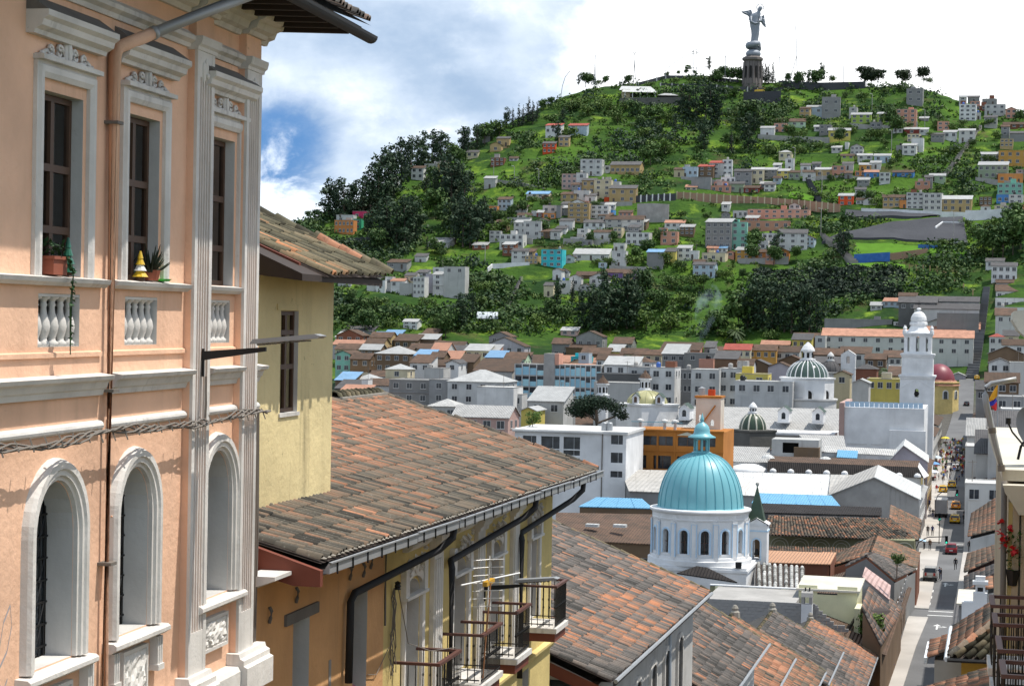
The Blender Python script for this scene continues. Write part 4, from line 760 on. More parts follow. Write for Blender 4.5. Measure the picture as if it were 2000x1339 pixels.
# x, y, z, width, depth, height, turn, colour, roof, storeys, bays, on the hill, label indices
HOUSES = '''
-293.8 903.3 42.8 8.2 5 3.8 0 w fx 1 2 1 0 4 0
-288.1 910 45.1 8.5 5.1 3.6 -3 P fx 1 2 1 0 1 0
-288.9 887.1 37.2 9 5.4 6.3 0 O fx 2 5 1 13 0 0
-285.3 895.7 39.7 3.7 5 4.7 4 e fx 2 1 1 0 1 0
-239.6 869.1 31.2 9.3 10 1.8 -5 w sm 1 3 1 0 4 1
-249 837.9 20.5 9.1 5.5 2.8 -5 G st 1 2 1 0 3 2
-241.1 846.7 23 5 5 3.3 2 w sd 1 1 1 0 4 1
-253.3 816.1 12.2 4.2 5 2.6 -5 W sd 0 0 1 0 2 1
-249 814.6 11.8 4 5 3.2 0 W fx 1 1 1 0 2 1
-246.4 817.9 12.9 3.1 5 3.8 2 w fx 1 1 1 0 2 1
-242.1 816.3 12.1 6 5 3 -5 W go 1 2 1 0 2 1
-238.9 822.9 14.2 4.2 5 3.2 2 C sd 1 2 1 0 2 1
-237.2 812.3 10.2 5.7 5 3.8 -3 w fx 0 0 1 0 2 1
-231.3 810.5 9 5 5 7.6 -5 W fx 3 3 1 0 2 1
-236 830.8 16.8 4.9 5 2.2 -5 w sd 1 2 1 0 2 1
-229.5 820.2 12.4 3.3 5 5.7 0 l fx 0 0 1 0 2 1
-223.4 818.2 11.1 8.1 5 6.8 0 W sm 3 2 1 13 0 1
-228.9 836.4 18.3 7.6 5 3 -5 W fx 1 2 1 0 4 1
-217.7 816 9.9 9.2 5.5 11.2 -3 w fx 1 2 1 0 1 1
-224.5 775.3 -4.4 5.9 5 2.8 -5 W gm 2 2 1 0 4 3
-266.5 820.2 13.8 5.6 5 2.8 2 w fx 1 2 1 0 3 0
-225.8 913.4 48.7 3.9 5 3 0 O fx 1 2 1 1 4 4
-224.7 901.9 43.9 5 5 4.2 -5 w fx 1 1 1 0 2 4
-220.5 868.6 30.4 6.5 5 1.8 2 K sm 1 2 1 0 4 1
-209 904.2 45.5 6.7 5 1.8 -5 W gt 1 2 1 0 4 4
-204.7 905.3 46.1 2.4 5 3 -3 w fx 0 0 1 1 4 4
-201.9 904.6 45.8 2.8 5 2.6 4 r sm 1 1 1 0 4 4
-197.1 902.6 45.1 5.9 5 2.8 4 O fx 1 2 1 12 4 4
-198.6 909.9 48.2 6.2 5 3.7 2 w fx 1 2 1 0 4 4
-192.9 903 45.3 2.1 5 6.2 -5 G fx 0 0 1 0 4 4
-189.9 905.2 46.2 6.4 5 4.4 2 G sm 2 2 1 0 4 4
-183.3 900.8 43.9 9.6 5.8 8.5 2 y fx 4 3 1 0 4 4
-176 905.8 45.6 10.8 6.5 6.2 0 W fx 3 4 1 0 2 5
-170.9 911.6 47.8 2.6 5 2.3 -5 B fx 0 0 1 0 2 5
-210.5 899.4 43.4 10.7 6.4 2.3 -3 w fx 0 0 1 12 4 4
-206.5 886.5 38 6.3 5 5 -5 W sm 2 2 1 0 4 4
-200.1 881.7 36.1 7.9 5 7.2 2 w fx 2 2 1 0 4 4
-206.8 870.3 31.3 10.6 6.3 5.6 -3 W fx 2 4 1 12 2 4
-187 891.6 40.2 6 5 3.9 0 W sd 1 1 1 2 4 4
-188 885.4 37.7 4.6 5 2.7 0 W sd 1 1 1 1 4 4
-189.4 880.7 35.7 4.4 5 3.2 -3 W sd 1 1 1 12 4 4
-175 895 40.9 9.3 5.6 2.7 2 W sd 1 3 1 0 1 4
-177.6 882.5 35.8 4.8 5 4.3 -5 W fx 2 1 1 12 1 4
-168.8 883.1 35.5 7.5 5 3.4 2 W gt 1 1 1 0 2 5
-179 878.8 34.3 6.4 5 2 0 w fx 1 2 1 0 1 4
-161.8 897.4 41.2 17.1 9 4.1 2 w gt 2 4 1 0 2 5
-157.9 893.9 39.4 8.3 5 3.8 4 W fx 1 3 1 0 2 5
-152.6 879.6 33 10.4 6.2 5.6 -3 W fx 2 4 1 0 3 5
-184.1 849.6 22.2 9.3 5.6 7.6 -5 T fx 3 3 1 13 0 4
-199.8 856.7 25.6 7 5 3.7 2 W sd 2 2 1 0 2 4
-177.8 855.5 24.4 4.9 5 2.6 2 W et 1 1 1 12 1 4
-169.2 860 25.8 15.2 10 2.6 4 W sm 1 3 1 0 1 4
-159.2 871.6 30 4.9 5 3.5 -3 W fx 1 2 1 0 3 5
-156.3 855.4 22.9 6.2 5 6.7 0 W fx 2 1 1 1 1 4
-179 837.2 16.8 3.9 5 4.1 -5 W et 1 1 1 12 3 4
-165.1 841.2 17.5 13.1 7.8 1.5 2 A gt 1 3 1 0 1 4
-153.1 842.6 17.3 12.4 7.4 3 4 u gt 1 4 1 0 1 4
-160.8 834.6 14.4 7.8 5 3.8 -5 W et 1 2 1 1 1 4
-169.9 831.1 13.6 5 5 4.4 2 W et 1 1 1 2 3 4
-173.3 826.7 12 5 5 4.2 -5 W fx 0 0 1 0 3 4
-178.9 820.4 9.7 3.9 5 4.4 2 C sd 1 1 1 0 3 4
-173.7 963.4 70 14.4 8.6 4.6 -3 y gd 1 6 1 0 0 6
-189.4 959 69 10.4 6.3 7.8 0 w fx 3 3 1 0 2 6
-196 940.4 61.4 7.1 5 7 4 p fx 3 3 1 0 3 7
-190.3 940.5 61.2 4.9 5 7.7 2 W fx 1 1 1 1 2 6
-185.8 935.3 58.7 6.3 5 6.4 0 y sd 2 2 1 0 2 6
-178.8 933.8 57.7 8 5 7.6 0 C fx 3 2 1 0 2 6
-174.5 941.8 60.8 4.4 5 4.1 0 W fx 0 0 1 0 3 6
-168.2 927.2 54.3 12.2 7.3 6.6 2 y sd 2 3 1 0 3 6
-187.5 927.2 55.4 7.2 5 4.5 0 W fx 1 2 1 2 2 6
-183 925.3 54.3 4.8 5 3.1 0 W sd 1 1 1 0 2 6
-172.3 927.8 54.8 9.1 5.5 2.1 0 R fx 0 3 1 0 3 6
-208.6 929.3 56.4 10.7 6.4 2.1 -3 C gb 1 4 1 0 3 7
-193.4 926.3 55.3 7.2 5 2.8 -3 y st 1 2 1 0 2 6
-125.8 971 69.7 4.6 5 7.8 4 W fx 3 2 1 0 4 8
-131 970.2 69.9 6.6 5 6.1 -3 w sr 3 1 1 0 2 8
-135.6 967 69.2 7.3 5 4.8 -5 A sr 2 2 1 0 2 8
-142.5 963.5 68.6 7.1 5 4.8 2 b fx 1 3 1 0 4 5
-147.7 962.8 68.8 4.9 5 3.4 0 C st 1 1 1 0 1 6
-135.1 948.6 61.4 9.1 5.5 6.2 2 G fx 0 0 1 0 2 8
-126.9 955.5 63.3 6.2 5 2.6 0 S fx 1 3 1 1 2 8
-126 949 60.5 9.6 5.7 3.1 0 S fx 1 3 1 12 2 8
-139.3 946.3 61 5.3 5 1.9 4 C so 1 2 1 0 1 5
-124.1 961.1 65.4 6.8 5 3.1 0 W fx 1 3 1 0 2 8
-117.3 961.4 64.9 8.2 5 6.5 0 G sd 2 2 1 0 4 8
-110.7 964.4 66.1 5.8 5 6.3 2 C sm 2 2 1 0 4 8
-105.4 968.4 67.8 6.3 5 4.8 -5 G sm 2 2 1 0 2 9
-99.4 969.1 68.2 6 5 3.9 -5 Y sm 2 2 1 0 3 9
-93.9 968.4 67.9 5.3 5 3.4 2 s st 1 2 1 0 3 9
-118.7 950.4 60.4 6.4 5 4.3 0 s sd 1 2 1 0 2 8
-112.7 950.4 60.2 8.8 5.3 2.6 -3 r st 1 4 1 0 2 8
-103.6 951.6 60.7 5 5 3.8 0 W sd 2 2 1 0 1 8
-101.2 997 79.8 6.2 5 3.5 -3 C hm 1 2 1 0 4 9
-97.5 981.1 73.1 4.1 5 5.8 0 W fx 2 1 1 0 0 9
-95.8 918.6 47 27.4 9 4.1 0 S fx 2 8 1 13 0 10
-113 920.7 47.4 6.9 5 3.2 -5 W fx 1 3 1 0 3 8
-101.3 906.9 41.8 24 9 3.6 4 S fx 1 6 1 0 2 10
-117.8 882.9 31.9 11.3 6.8 11.7 -5 G sm 4 4 1 13 0 11
-109.1 884.9 32.1 6.9 5 11.5 2 M fx 4 2 1 0 1 11
-139.7 900.4 41.5 8.7 5.2 2.5 2 W so 1 3 1 0 1 5
-139.2 882.4 33.7 7.4 5 5.6 0 S fx 2 2 1 1 3 5
-130.4 868.7 27.1 5.7 5 4.6 0 W sm 2 2 1 0 2 11
-126.9 869 27 5.3 5 3.5 4 W fx 1 1 1 0 2 11
-135.7 871.4 28.7 4.9 5 3.1 0 C fx 1 2 1 0 2 11
-135.8 862.5 24.9 5.3 5 5 2 Y sd 1 1 1 0 2 11
-141.2 857.8 23.2 6.8 5 6.3 0 G sb 0 0 1 0 3 5
-119.6 878.5 30.2 4.6 5 2 2 S so 1 1 1 0 3 11
-115.4 878.9 30 3.8 5 2.2 0 W sb 1 2 1 0 3 11
-117.8 868.8 26 10.1 6 3.7 -5 C fx 1 3 1 0 3 11
-104.4 873.6 27.4 9.4 5.6 3.9 -5 o sm 2 3 1 0 1 11
-96.8 872.7 27.4 6.1 5 3 0 O st 1 2 1 0 3 10
-89.9 872.3 27.7 7.6 5 3.3 0 O et 1 2 1 0 3 10
-95.8 887.7 33.9 7.3 5 5.1 4 W fx 2 3 1 0 3 10
-85.5 881.3 31.8 12.2 7.3 7.2 4 W sd 3 3 1 0 3 10
-98.3 881.8 31.2 4.4 5 4.4 -5 W fx 1 1 1 0 3 10
-119.5 852.4 19.2 9.3 5.6 5.1 -5 b gd 2 3 1 0 3 11
-71 993.1 79.5 6.1 5 1.7 4 L gt 1 2 1 0 3 12
-62.6 990.9 78.8 7 5 2.4 4 W gm 1 2 1 0 2 13
-54.2 986.4 77.7 7.7 5 2.9 0 b sm 1 2 1 0 2 13
-61.4 974.9 72.5 5.5 5 2.9 4 o sm 1 2 1 0 2 13
-63 966.1 69 5 5 2.9 2 O fx 1 2 1 0 2 13
-57.7 963.2 68 6.6 5 3.1 4 B so 1 2 1 0 2 13
-56.7 976.8 73.6 4.8 5 2.9 0 W sm 1 1 1 0 2 13
-80.2 969.9 69 8.1 5 3.8 0 y sm 1 2 1 0 1 9
-73.1 967 68.8 6.2 5 5.5 4 S fx 2 2 1 0 1 9
-89.7 978.3 72 4.6 5 3.4 0 W sd 1 1 1 0 1 9
-86.8 967.6 67.6 6 5 3.8 4 W st 1 1 1 0 1 9
-69.7 977 73.1 5 5 2.9 0 w sd 1 1 1 0 3 12
-43.3 961.4 68.4 9.5 5.7 2.6 -5 B gt 1 3 1 13 0 13
-66.7 927.2 53.3 6.6 5 4.6 0 R sm 2 2 1 0 2 14
-55.9 925.9 53.3 5.9 5 2.7 0 W et 1 1 1 0 4 14
-60.1 927.2 53.6 4.1 5 2.5 -3 w gt 1 2 1 0 2 14
-45.1 920.4 52.2 9.8 5.9 4.8 2 y gt 2 4 1 0 4 14
-40.6 919.5 51.7 4 5 4.1 -5 O sd 1 1 1 0 4 14
-35.9 919.1 51.4 7.5 5 7.4 0 w fx 4 3 1 0 3 13
-28.3 917 50.7 7.9 5 7.8 -5 W fx 3 3 1 0 2 15
-18 918 50.6 12.7 7.6 5.4 -3 y sm 2 4 1 13 0 15
-27.6 957.6 66.5 7.1 5 2.6 0 g sm 1 2 1 0 1 13
-34 949.7 63.6 6.6 5 2.3 -3 S fx 1 2 1 0 1 13
-4 986.9 77 8.6 5.2 4.3 4 w sm 2 3 1 0 1 16
-2.9 962.3 68.1 13.2 7.9 6.3 -3 s sm 2 5 1 0 4 17
6.4 983.3 76 13.9 8.3 6.7 0 o fx 2 4 1 0 4 17
4.9 953.6 65.4 11 6.6 4.4 0 O fx 1 3 1 0 4 17
4.8 936.2 59.2 11 6.6 5 0 M fx 2 4 1 13 0 17
1.7 923.4 54.4 5.5 5 4 -5 B fx 1 2 1 0 3 17
7.2 921.6 54.3 6.1 5 4 -3 W fx 2 2 1 0 3 17
1.3 909.6 49.3 6.2 5 3.5 0 C fx 2 2 1 0 3 17
7 906.7 49 5.6 5 3.7 0 u fx 2 2 1 0 3 17
11.4 906 49 3.6 5 4 2 O fx 2 1 1 0 3 17
-5.5 913.6 50 4.3 5 2.7 0 W ht 1 1 1 0 1 15
-1.1 839.8 23.7 7 5 2.9 -3 W sd 1 2 1 0 4 18
2.6 822.8 18.4 9.7 5.8 5.8 0 W sd 2 4 1 13 0 18
-85.2 1066.8 108.3 9.4 5.7 9 2 G fx 2 2 1 0 4 12
-93.8 1068.2 108.8 8.2 5 3.7 0 b sm 1 2 1 0 2 12
-103.8 1046.6 100.4 15 9 2.6 4 g gt 1 4 1 0 2 12
-113.7 1029.6 93.7 6.9 5 4.4 0 W sm 1 1 1 0 4 9
-88 1040.5 97.4 6.7 5 2.3 0 W gm 1 2 1 0 2 12
-77.5 1025.9 92.2 10.8 6.5 4.3 4 Y gm 1 3 1 13 0 12
-68.7 1050.3 102.2 10 6 4.4 0 L sm 2 3 1 0 1 12
-57.2 1047.5 101.8 6.6 5 4.9 -3 L sm 2 2 1 0 2 19
-72.9 1012.2 87 1.7 5 2.2 -3 W fx 0 0 1 0 3 12
-43.5 1078.9 115.4 8.3 5 7.4 -5 G fx 2 2 1 0 4 19
-46 1038.1 99.1 10.3 6.2 8.7 -3 S fx 4 3 1 13 0 19
-37.4 1046.4 102.2 4.5 5 2 -3 G sm 0 0 1 0 1 19
-16.2 1059.5 104.1 8.3 5 8.3 -3 W fx 4 3 1 0 4 16
-10.9 1062 104.8 2.5 5 3.6 4 w fx 1 1 1 0 4 16
-2.9 1073.2 108.5 10.2 6.1 5.2 -3 w fx 2 3 1 0 4 16
-5.9 1091.2 115.1 7.2 5 3.4 -5 G fx 1 2 1 0 4 16
-13.9 1095.2 117.2 6 5 2.7 0 G sd 0 0 1 0 4 16
6.7 1049.4 99.4 10.4 6.2 2 2 K gt 1 3 1 0 1 16
8.5 1026.6 91.3 8 5 3.5 -3 G sd 0 0 1 0 1 16
-23.8 1026.2 92.4 6.4 5 3 0 W sm 1 2 1 0 4 16
-15.8 1022.9 90.3 7.8 5 5.5 0 W sm 2 2 1 0 4 16
-42.1 994.7 81.8 6.5 5 4.4 -5 W sm 2 2 1 0 4 13
-38.6 1001.3 84.3 5.6 5 5.9 -3 W fx 1 1 1 1 3 19
-46.3 996.6 82.4 4.1 5 3.9 0 G fx 0 0 1 0 4 13
-42.4 1026.5 94.4 7.2 5 2.5 2 r sm 1 1 1 0 3 19
-37.4 1027.1 94.5 5.9 5 2.3 0 w sm 1 1 1 0 3 19
-283.1 943.1 61.1 4.9 5 4.9 2 W sm 0 0 1 0 4 2
-283.8 969.2 71.1 4.7 5 3.8 2 W fx 1 1 1 0 4 2
-275.7 960.1 67.2 6.2 5 5.5 0 W st 2 2 1 0 4 2
-271.4 972 71.3 8.6 5.2 4.3 -3 w fx 1 2 1 0 4 2
-265.8 969.9 70.4 4.7 5 5.5 4 y sd 1 1 1 0 4 2
-246.1 998 83.3 5.6 5 4.1 2 y et 1 1 1 0 2 7
-244.3 1005.9 87 6.4 5 4.1 2 y sd 1 2 1 0 2 7
-257.1 994.1 80.4 5.8 5 2.8 4 C sd 1 2 1 0 2 7
-232.6 980.8 77.3 4.1 5 1.8 4 W gt 1 2 1 0 2 7
-216.7 989.1 82.2 6.2 5 4.8 4 R sd 2 3 1 0 0 7
-220.4 1015.4 93.8 8.2 5 4.7 -5 W sr 1 3 1 0 4 7
-207.9 1015.6 94 9.5 5.7 4.4 0 b sr 1 1 1 0 1 7
-256 1017.4 90.4 3.8 5 3.7 4 G gd 0 0 1 0 2 7
-235.9 946.3 61.9 5.5 5 4.9 2 w sm 1 1 1 0 2 7
-212.1 927.8 55.5 2.9 5 2.4 0 w fx 1 1 1 0 3 7
-258.8 953 63.8 6.4 5 3 0 A sm 0 0 1 0 1 2
-162.7 785.2 -6.2 6.6 5 2.2 0 p sm 1 2 1 13 0 20
-45.4 803.8 5.9 4.3 5 2 0 w sm 1 2 1 0 4 21
-39.4 805.6 7.2 6.8 5 2.4 -5 b so 1 3 1 0 4 21
-33.8 812 9 6.9 5 2.8 0 w st 1 2 1 0 4 22
5.2 1067 105.8 5 5 4.9 4 S et 2 2 1 0 4 16
-106.1 956.9 63 5 5 2.2 0 S sm 1 2 1 0 4 8
-73.8 1063.7 107.4 3.9 5 4.2 -5 w fx 2 1 1 0 4 12
-67.2 999.9 82.2 5.9 5 4 -3 w et 2 3 1 0 3 12
-181.6 965.7 71.4 5 5 2.9 -5 W fx 1 2 1 12 2 6
-183.1 937.7 59.6 4.9 5 2.4 -3 S fx 1 2 1 12 2 6
-203.7 925.1 54.7 3.9 5 2.1 0 A et 1 1 1 0 3 7
-61 955.1 64.6 5.4 5 2.4 -3 G sm 1 2 1 0 2 13
-162.9 887.1 36.8 3.9 5 4.3 -5 C fx 2 2 1 0 2 5
-49.2 1028.1 94.9 4.7 5 2.3 0 W fx 1 2 1 12 3 19
-149.5 839.6 15.8 3.2 5 4 2 y st 2 1 1 0 1 4
-101.5 964.3 66.1 3.6 5 2.4 -5 b gt 1 1 1 0 3 9
-98.2 1060.7 105.9 5.2 5 5 -5 y st 2 2 1 0 2 12
-154.2 900.2 42 3.7 5 2.3 -5 A sm 1 2 1 0 3 5
-51.3 956.3 65.9 4.9 5 4.5 2 w fx 2 2 1 0 2 13
-9.9 1079.5 111.3 6.2 5 2.4 -3 K fx 1 2 1 0 4 16
-42.5 1038.9 99.4 4.8 5 2.3 2 w fx 1 2 1 0 3 19
-41 1013.7 89.3 5.9 5 4 -5 C fx 2 3 1 0 3 19
-5.7 923.7 53.7 5.5 5 3.6 0 A fx 2 3 1 0 2 17
-93.8 869.6 26.2 3.9 5 4.1 2 S fx 2 2 1 0 3 10
-216.5 891.1 39.8 5 5 3.7 -5 A gt 2 2 1 0 2 4
-193.5 852.1 23.5 5.6 5 3.5 -5 y fx 2 3 1 0 2 4
-29.8 1020 91.1 6.1 5 2.5 -3 G sd 1 3 1 0 2 16
2.5 830.1 21 3.3 5 3.2 2 W fx 2 2 1 0 4 18
1.2 958.3 66.9 4.5 5 2.8 0 K sd 1 2 1 0 4 17
-196.8 860.3 27 4.8 5 2.2 -3 y st 1 2 1 0 2 4
7.9 899 46.4 4 5 4.1 4 K sd 2 2 1 0 3 17
-165.2 829 12.4 3.9 5 2.1 0 w et 1 2 1 0 3 4
-191.9 916.2 50.9 5.2 5 2.1 0 G sd 1 2 1 0 4 4
-191.3 934.4 58.6 4.6 5 4.5 2 G gt 2 2 1 0 2 6
-185.3 920.5 52.4 5 5 2.1 0 S fx 1 2 1 1 2 6
-31.3 951.2 64.2 3.4 5 3.7 0 G sd 2 1 1 0 1 13
2.3 1033.6 94 3.9 5 4.8 -5 G gt 2 1 1 0 1 16
-186.7 915.2 50.2 6.2 5 3.7 -5 W et 2 3 1 0 2 6
-240 977.5 75 6.7 5 4 0 K fx 2 3 1 0 2 7
-133.2 894.3 38.3 6.1 5 3.6 0 A sm 2 3 1 0 2 11
-120.8 928.9 51.6 3.7 5 2.3 0 W sm 1 1 1 0 2 8
-84.9 982 73.5 3.9 5 2.9 0 G sd 1 2 1 0 1 9
-89.1 923.1 49.1 4.8 5 4.4 0 w et 2 2 1 0 1 10
-132.8 872 28.8 5.5 5 2 -5 y sm 1 3 1 0 2 11
-206.1 862.7 28.1 5.5 5 4.2 -3 K sm 2 2 1 0 2 4
-171.8 903.5 44.4 5.6 5 2.8 -5 w st 1 2 1 0 2 5
-118.7 913.1 44.7 3.7 5 4.4 4 G et 2 2 1 0 4 11
-100.6 876.5 28.8 4.6 5 2.2 0 C et 1 2 1 0 1 11
-60.9 937.5 57.7 4.8 5 3.7 4 W sd 2 2 1 0 2 13
-103 977.4 71.6 3.6 5 3.9 0 w sm 2 1 1 0 2 9
-77.3 1005.4 83.9 4.7 5 2.2 0 w sm 1 2 1 0 3 12
-167.1 900.6 42.9 4 5 3.7 4 y et 2 2 1 0 2 5
-85.3 1034.3 95 5.8 5 4.9 -3 G fx 2 2 1 0 2 12
-19.2 1088.7 115.2 3.9 5 4.2 2 w sm 2 1 1 0 1 19
-79.5 885.1 33.7 5.5 5 3.5 -5 b et 2 3 1 0 1 10
-198.4 893 40.9 4.9 5 3.6 -3 w et 2 2 1 0 4 4
-12.8 1080.8 112 4.9 5 4.2 2 S fx 2 2 1 0 4 16
-212.7 912.6 49 5.5 5 2.1 0 w st 1 2 1 0 4 4
-193.6 881.8 36.1 6.2 5 2.7 -3 A st 1 3 1 0 4 4
-216.5 880.1 35.2 5.1 5 3.6 4 W fx 2 2 1 1 2 4
-68.4 963.7 67.8 3.5 5 2.9 2 G st 1 1 1 0 2 13
-111.5 875.8 28.4 3.3 5 2 -5 S et 1 1 1 0 3 11
-174 874.5 32.2 4.5 5 2.7 2 G fx 1 2 1 0 1 4
-163.1 906.2 45 5.8 5 3.7 0 S st 2 3 1 0 2 5
-27.5 1037.7 97.5 5.7 5 4.1 4 S fx 2 2 1 0 1 19
-108 1035.6 96 6.2 5 4.9 -5 S fx 2 2 1 0 4 9
-177.3 842.4 18.9 4.6 5 1.9 4 W et 1 2 1 1 3 4
9 959.3 67.6 3.4 5 4.4 0 G fx 2 1 1 0 4 17
-49.1 1038 98.8 5.5 5 4.1 2 w st 2 2 1 0 3 19
-162.8 853 22.4 3.3 5 2.2 0 b fx 1 1 1 0 1 4
3 1014.3 87 6 5 3.9 -3 y fx 2 3 1 0 1 16
-221.6 917.3 50.6 6.1 5 4.5 0 b st 2 3 1 0 4 4
-106.7 910.9 43.3 5.5 5 3.6 -3 K sm 2 3 1 0 2 10
-143.4 890.7 37.6 3.6 5 3.6 2 S fx 2 2 1 12 3 5
-172.4 918.2 50.7 4.5 5 2.1 2 w sm 1 2 1 0 2 5
-185.2 861.6 27.4 4.5 5 2 2 w et 1 2 1 0 4 4
0.2 995 80.1 5.9 5 2.2 0 W gt 1 3 1 0 1 16
-210.8 996.3 85.9 5.2 5 4.8 4 y sd 2 2 1 0 1 7
-156 888.3 37 5 5 4.3 -3 G sd 2 2 1 0 3 5
-123 862.4 23.8 4.8 5 2 2 K gt 1 2 1 0 3 11
-60.7 1040.3 98.6 5.8 5 3.1 -3 G fx 1 2 1 0 2 19
-4.8 1052.5 101.1 6.2 5 4.1 -3 w sd 2 3 1 0 4 16
-244.2 764.3 -9.2 14.9 8 3.5 0 G sd 0 0 0 0 2 3
-239.2 739.8 -12.4 8.7 7 4.6 0 b sm 1 3 0 0 2 3
-227.6 747.6 -11.6 9.2 9 3.5 0 A sb 0 0 0 0 4 3
-227.5 758 -10.9 6.8 9 3.5 0 D sb 0 0 0 0 4 3
-207.4 737 -14.5 8.7 7 6.5 0 A sm 1 2 0 0 1 3
-212.8 761.4 -9.8 5.7 8 3.5 0 A st 0 0 0 0 1 3
-226.1 701.7 -19.3 9.8 9 7.6 0 C gt 1 4 0 0 2 3
-215.6 693.9 -20.9 7.4 9 9.3 0 A gm 1 3 0 0 2 3
-210 705.5 -19.6 12.2 11 6.5 0 A gt 0 0 0 0 0 3
-202 712.6 -18.8 9 9 7.6 0 W gt 2 4 0 0 1 3
-194.7 722.5 -17.6 11.6 9 7.3 0 w gt 1 3 0 0 4 23
-214 658.3 -25.2 5.2 14 12.6 0 M et 2 2 0 0 2 3
-206.9 654.9 -25.9 6.8 9 11.8 0 A gt 1 2 0 0 2 3
-194.9 652.6 -26.5 11.9 14 14.4 0 A hm 2 4 0 0 0 3
-182.6 665.8 -25.4 5.4 12 14.5 0 w go 1 2 0 0 1 3
-175.6 657.1 -26.5 5.3 12 13.1 0 C go 1 3 0 0 4 23
-181.2 681.5 -23.8 9.7 9 12.6 0 r gd 1 2 0 0 4 23
-172.6 678.4 -24.4 8.5 8 13.5 0 C sm 1 3 0 0 4 23
-169.2 681.3 -24.1 6.5 8 13.1 0 S sm 1 1 0 0 3 24
-159.6 650.6 -27.5 5.9 8 14.9 0 D sb 1 2 0 0 1 23
-151.3 644.4 -28.2 6.8 9 15.5 0 g gt 1 4 0 0 2 25
-165.2 618.5 -29.9 4.1 14 16 0 W ed 1 1 0 0 4 23
-163.5 629.2 -29.2 4.9 9 15.4 0 A st 0 0 0 0 4 23
-182.1 645.3 -27.5 6.1 7 15.1 0 b sb 1 1 0 0 1 3
-177.4 644.4 -27.7 4.5 8 14.9 0 A gt 0 2 0 0 4 23
-177.8 600 -30.8 7 8 15 0 C hm 1 1 0 12 3 3
-175 616.2 -29.9 6.5 9 15.8 0 W st 1 2 0 0 1 3
-160.1 578.6 -32 5.9 8 17.2 0 w fx 0 0 0 0 4 23
-171.9 627.2 -29.2 5 8 14.3 0 p gt 0 0 0 0 4 23
-176.6 564.4 -32.3 6.6 8 14.3 0 C hm 1 2 0 1 3 3
-180.9 558.2 -32.4 5.4 8 14.2 0 A sb 0 0 0 0 2 3
-163.2 521.3 -33 1.8 4 16.2 0 W fx 0 0 0 0 3 3
-163.6 536.6 -32.9 7.4 8 14.3 0 W gt 0 0 0 0 3 3
-171.6 534.7 -32.9 8.4 8 13.2 0 D sd 0 0 0 0 3 3
-147.6 458.2 -33 6.8 10 14 0 p so 0 2 0 0 3 3
-151.6 524 -33 11.3 14 16.3 0 G fx 3 3 0 0 3 3
-142.7 521 -33 5.3 14 16.6 0 G fx 3 1 0 0 2 23
-131.9 518.4 -33 15.4 14 16.6 0 w hm 3 4 0 0 1 23
-137.3 558.3 -32.7 11.1 12 18.1 0 w st 0 0 0 0 1 23
-157.3 671.7 -25.5 8 8 12.2 0 D st 0 0 0 0 2 25
-116.3 475.8 -33 9 10 16.6 0 W fx 0 0 0 0 1 23
-111.8 480 -33 2.2 6 14.9 0 w fx 3 1 0 0 1 23
-110.1 405.4 -33 6.3 7 15 0 w hw 1 2 0 0 3 23
-92.8 368.3 -33 10.6 9 14.9 0 p gw 1 4 0 0 3 23
-91.9 404.5 -33 3 9 14.7 0 Y em 0 0 0 0 2 26
-90.6 415.1 -33 7.4 10 16.2 0 w sm 1 2 0 0 2 27
-91.8 430.2 -33 5.6 8 16.4 0 G fx 0 0 0 0 2 27
-137 686.8 -24.2 3.6 6 13 0 b fx 1 1 0 0 1 25
-150 745.4 -15.5 11 9 5.5 0 A gt 0 0 0 0 4 25
-141.2 701.2 -22.4 6.4 8 9.6 0 T fx 1 2 0 0 0 25
-138 712.3 -21 10.1 10 9.4 0 A gt 0 0 0 0 1 25
-126.9 678.9 -25.4 8.2 9 12.4 0 W gt 1 4 0 0 1 25
-132.2 716.7 -20.4 5.4 9 9.6 0 Y sm 1 1 0 0 1 25
-124 710.4 -21.6 9.1 9 10.3 0 C gt 1 3 0 1 4 28
-118 706.7 -22.2 9.4 8 10.8 0 C gt 1 3 0 12 4 28
-109.9 631.6 -29.9 10.9 9 17.4 0 W ht 1 4 0 0 4 28
-141.2 778.3 -13.6 6 8 3.5 0 w sm 1 2 0 0 1 25
-133.3 790.5 -12 6.1 8 3.5 0 w gt 1 3 0 0 4 28
-110.3 729.1 -19.2 14.1 10 9.3 0 S st 0 0 0 0 2 29
-107.1 693.9 -24.1 7.9 12 13.3 0 G sm 1 3 0 0 4 28
-96.6 686.1 -25.2 11.4 9 14.8 0 G fx 1 2 0 0 4 29
-100.8 736.5 -18.2 3.7 8 9.3 0 G sd 1 1 0 0 2 30
-82.5 596.9 -31.9 4.2 3 21.1 0 S fx 0 0 0 0 4 29
-84.3 462.9 -33 11 9 18.8 0 w fx 0 0 0 0 1 27
-88.6 492.7 -33 12.7 8 20 0 D fx 0 0 0 0 2 28
-99.7 551.8 -32.9 9.2 8 21 0 W sm 1 3 0 0 2 28
-86 503.6 -33 5.9 9 21.6 0 w fx 2 2 0 0 4 28
-79.1 495 -33 6.1 10 21.8 0 W fx 3 2 0 0 4 28
-77.2 516 -33 4.7 9 20.9 0 G fx 2 4 0 0 2 29
-68.2 492.4 -33 6.8 12 21.6 0 w fx 3 2 0 0 2 29
-61.8 496 -33 7.3 12 21.9 0 w fx 3 3 0 0 1 29
-54.4 470 -33 7.4 8 21.4 0 Y fx 1 2 0 0 1 29
-50 455.6 -33 12.8 10 20.1 0 w fx 1 4 0 0 2 31
-78.2 608.2 -31.4 6.9 8 20.8 0 A sd 0 0 0 0 4 29
-69 579.6 -32.5 4.4 8 20.8 0 w gt 1 2 0 0 1 29
-66.8 590.4 -32.2 6.2 9 20.6 0 A ed 0 0 0 0 3 30
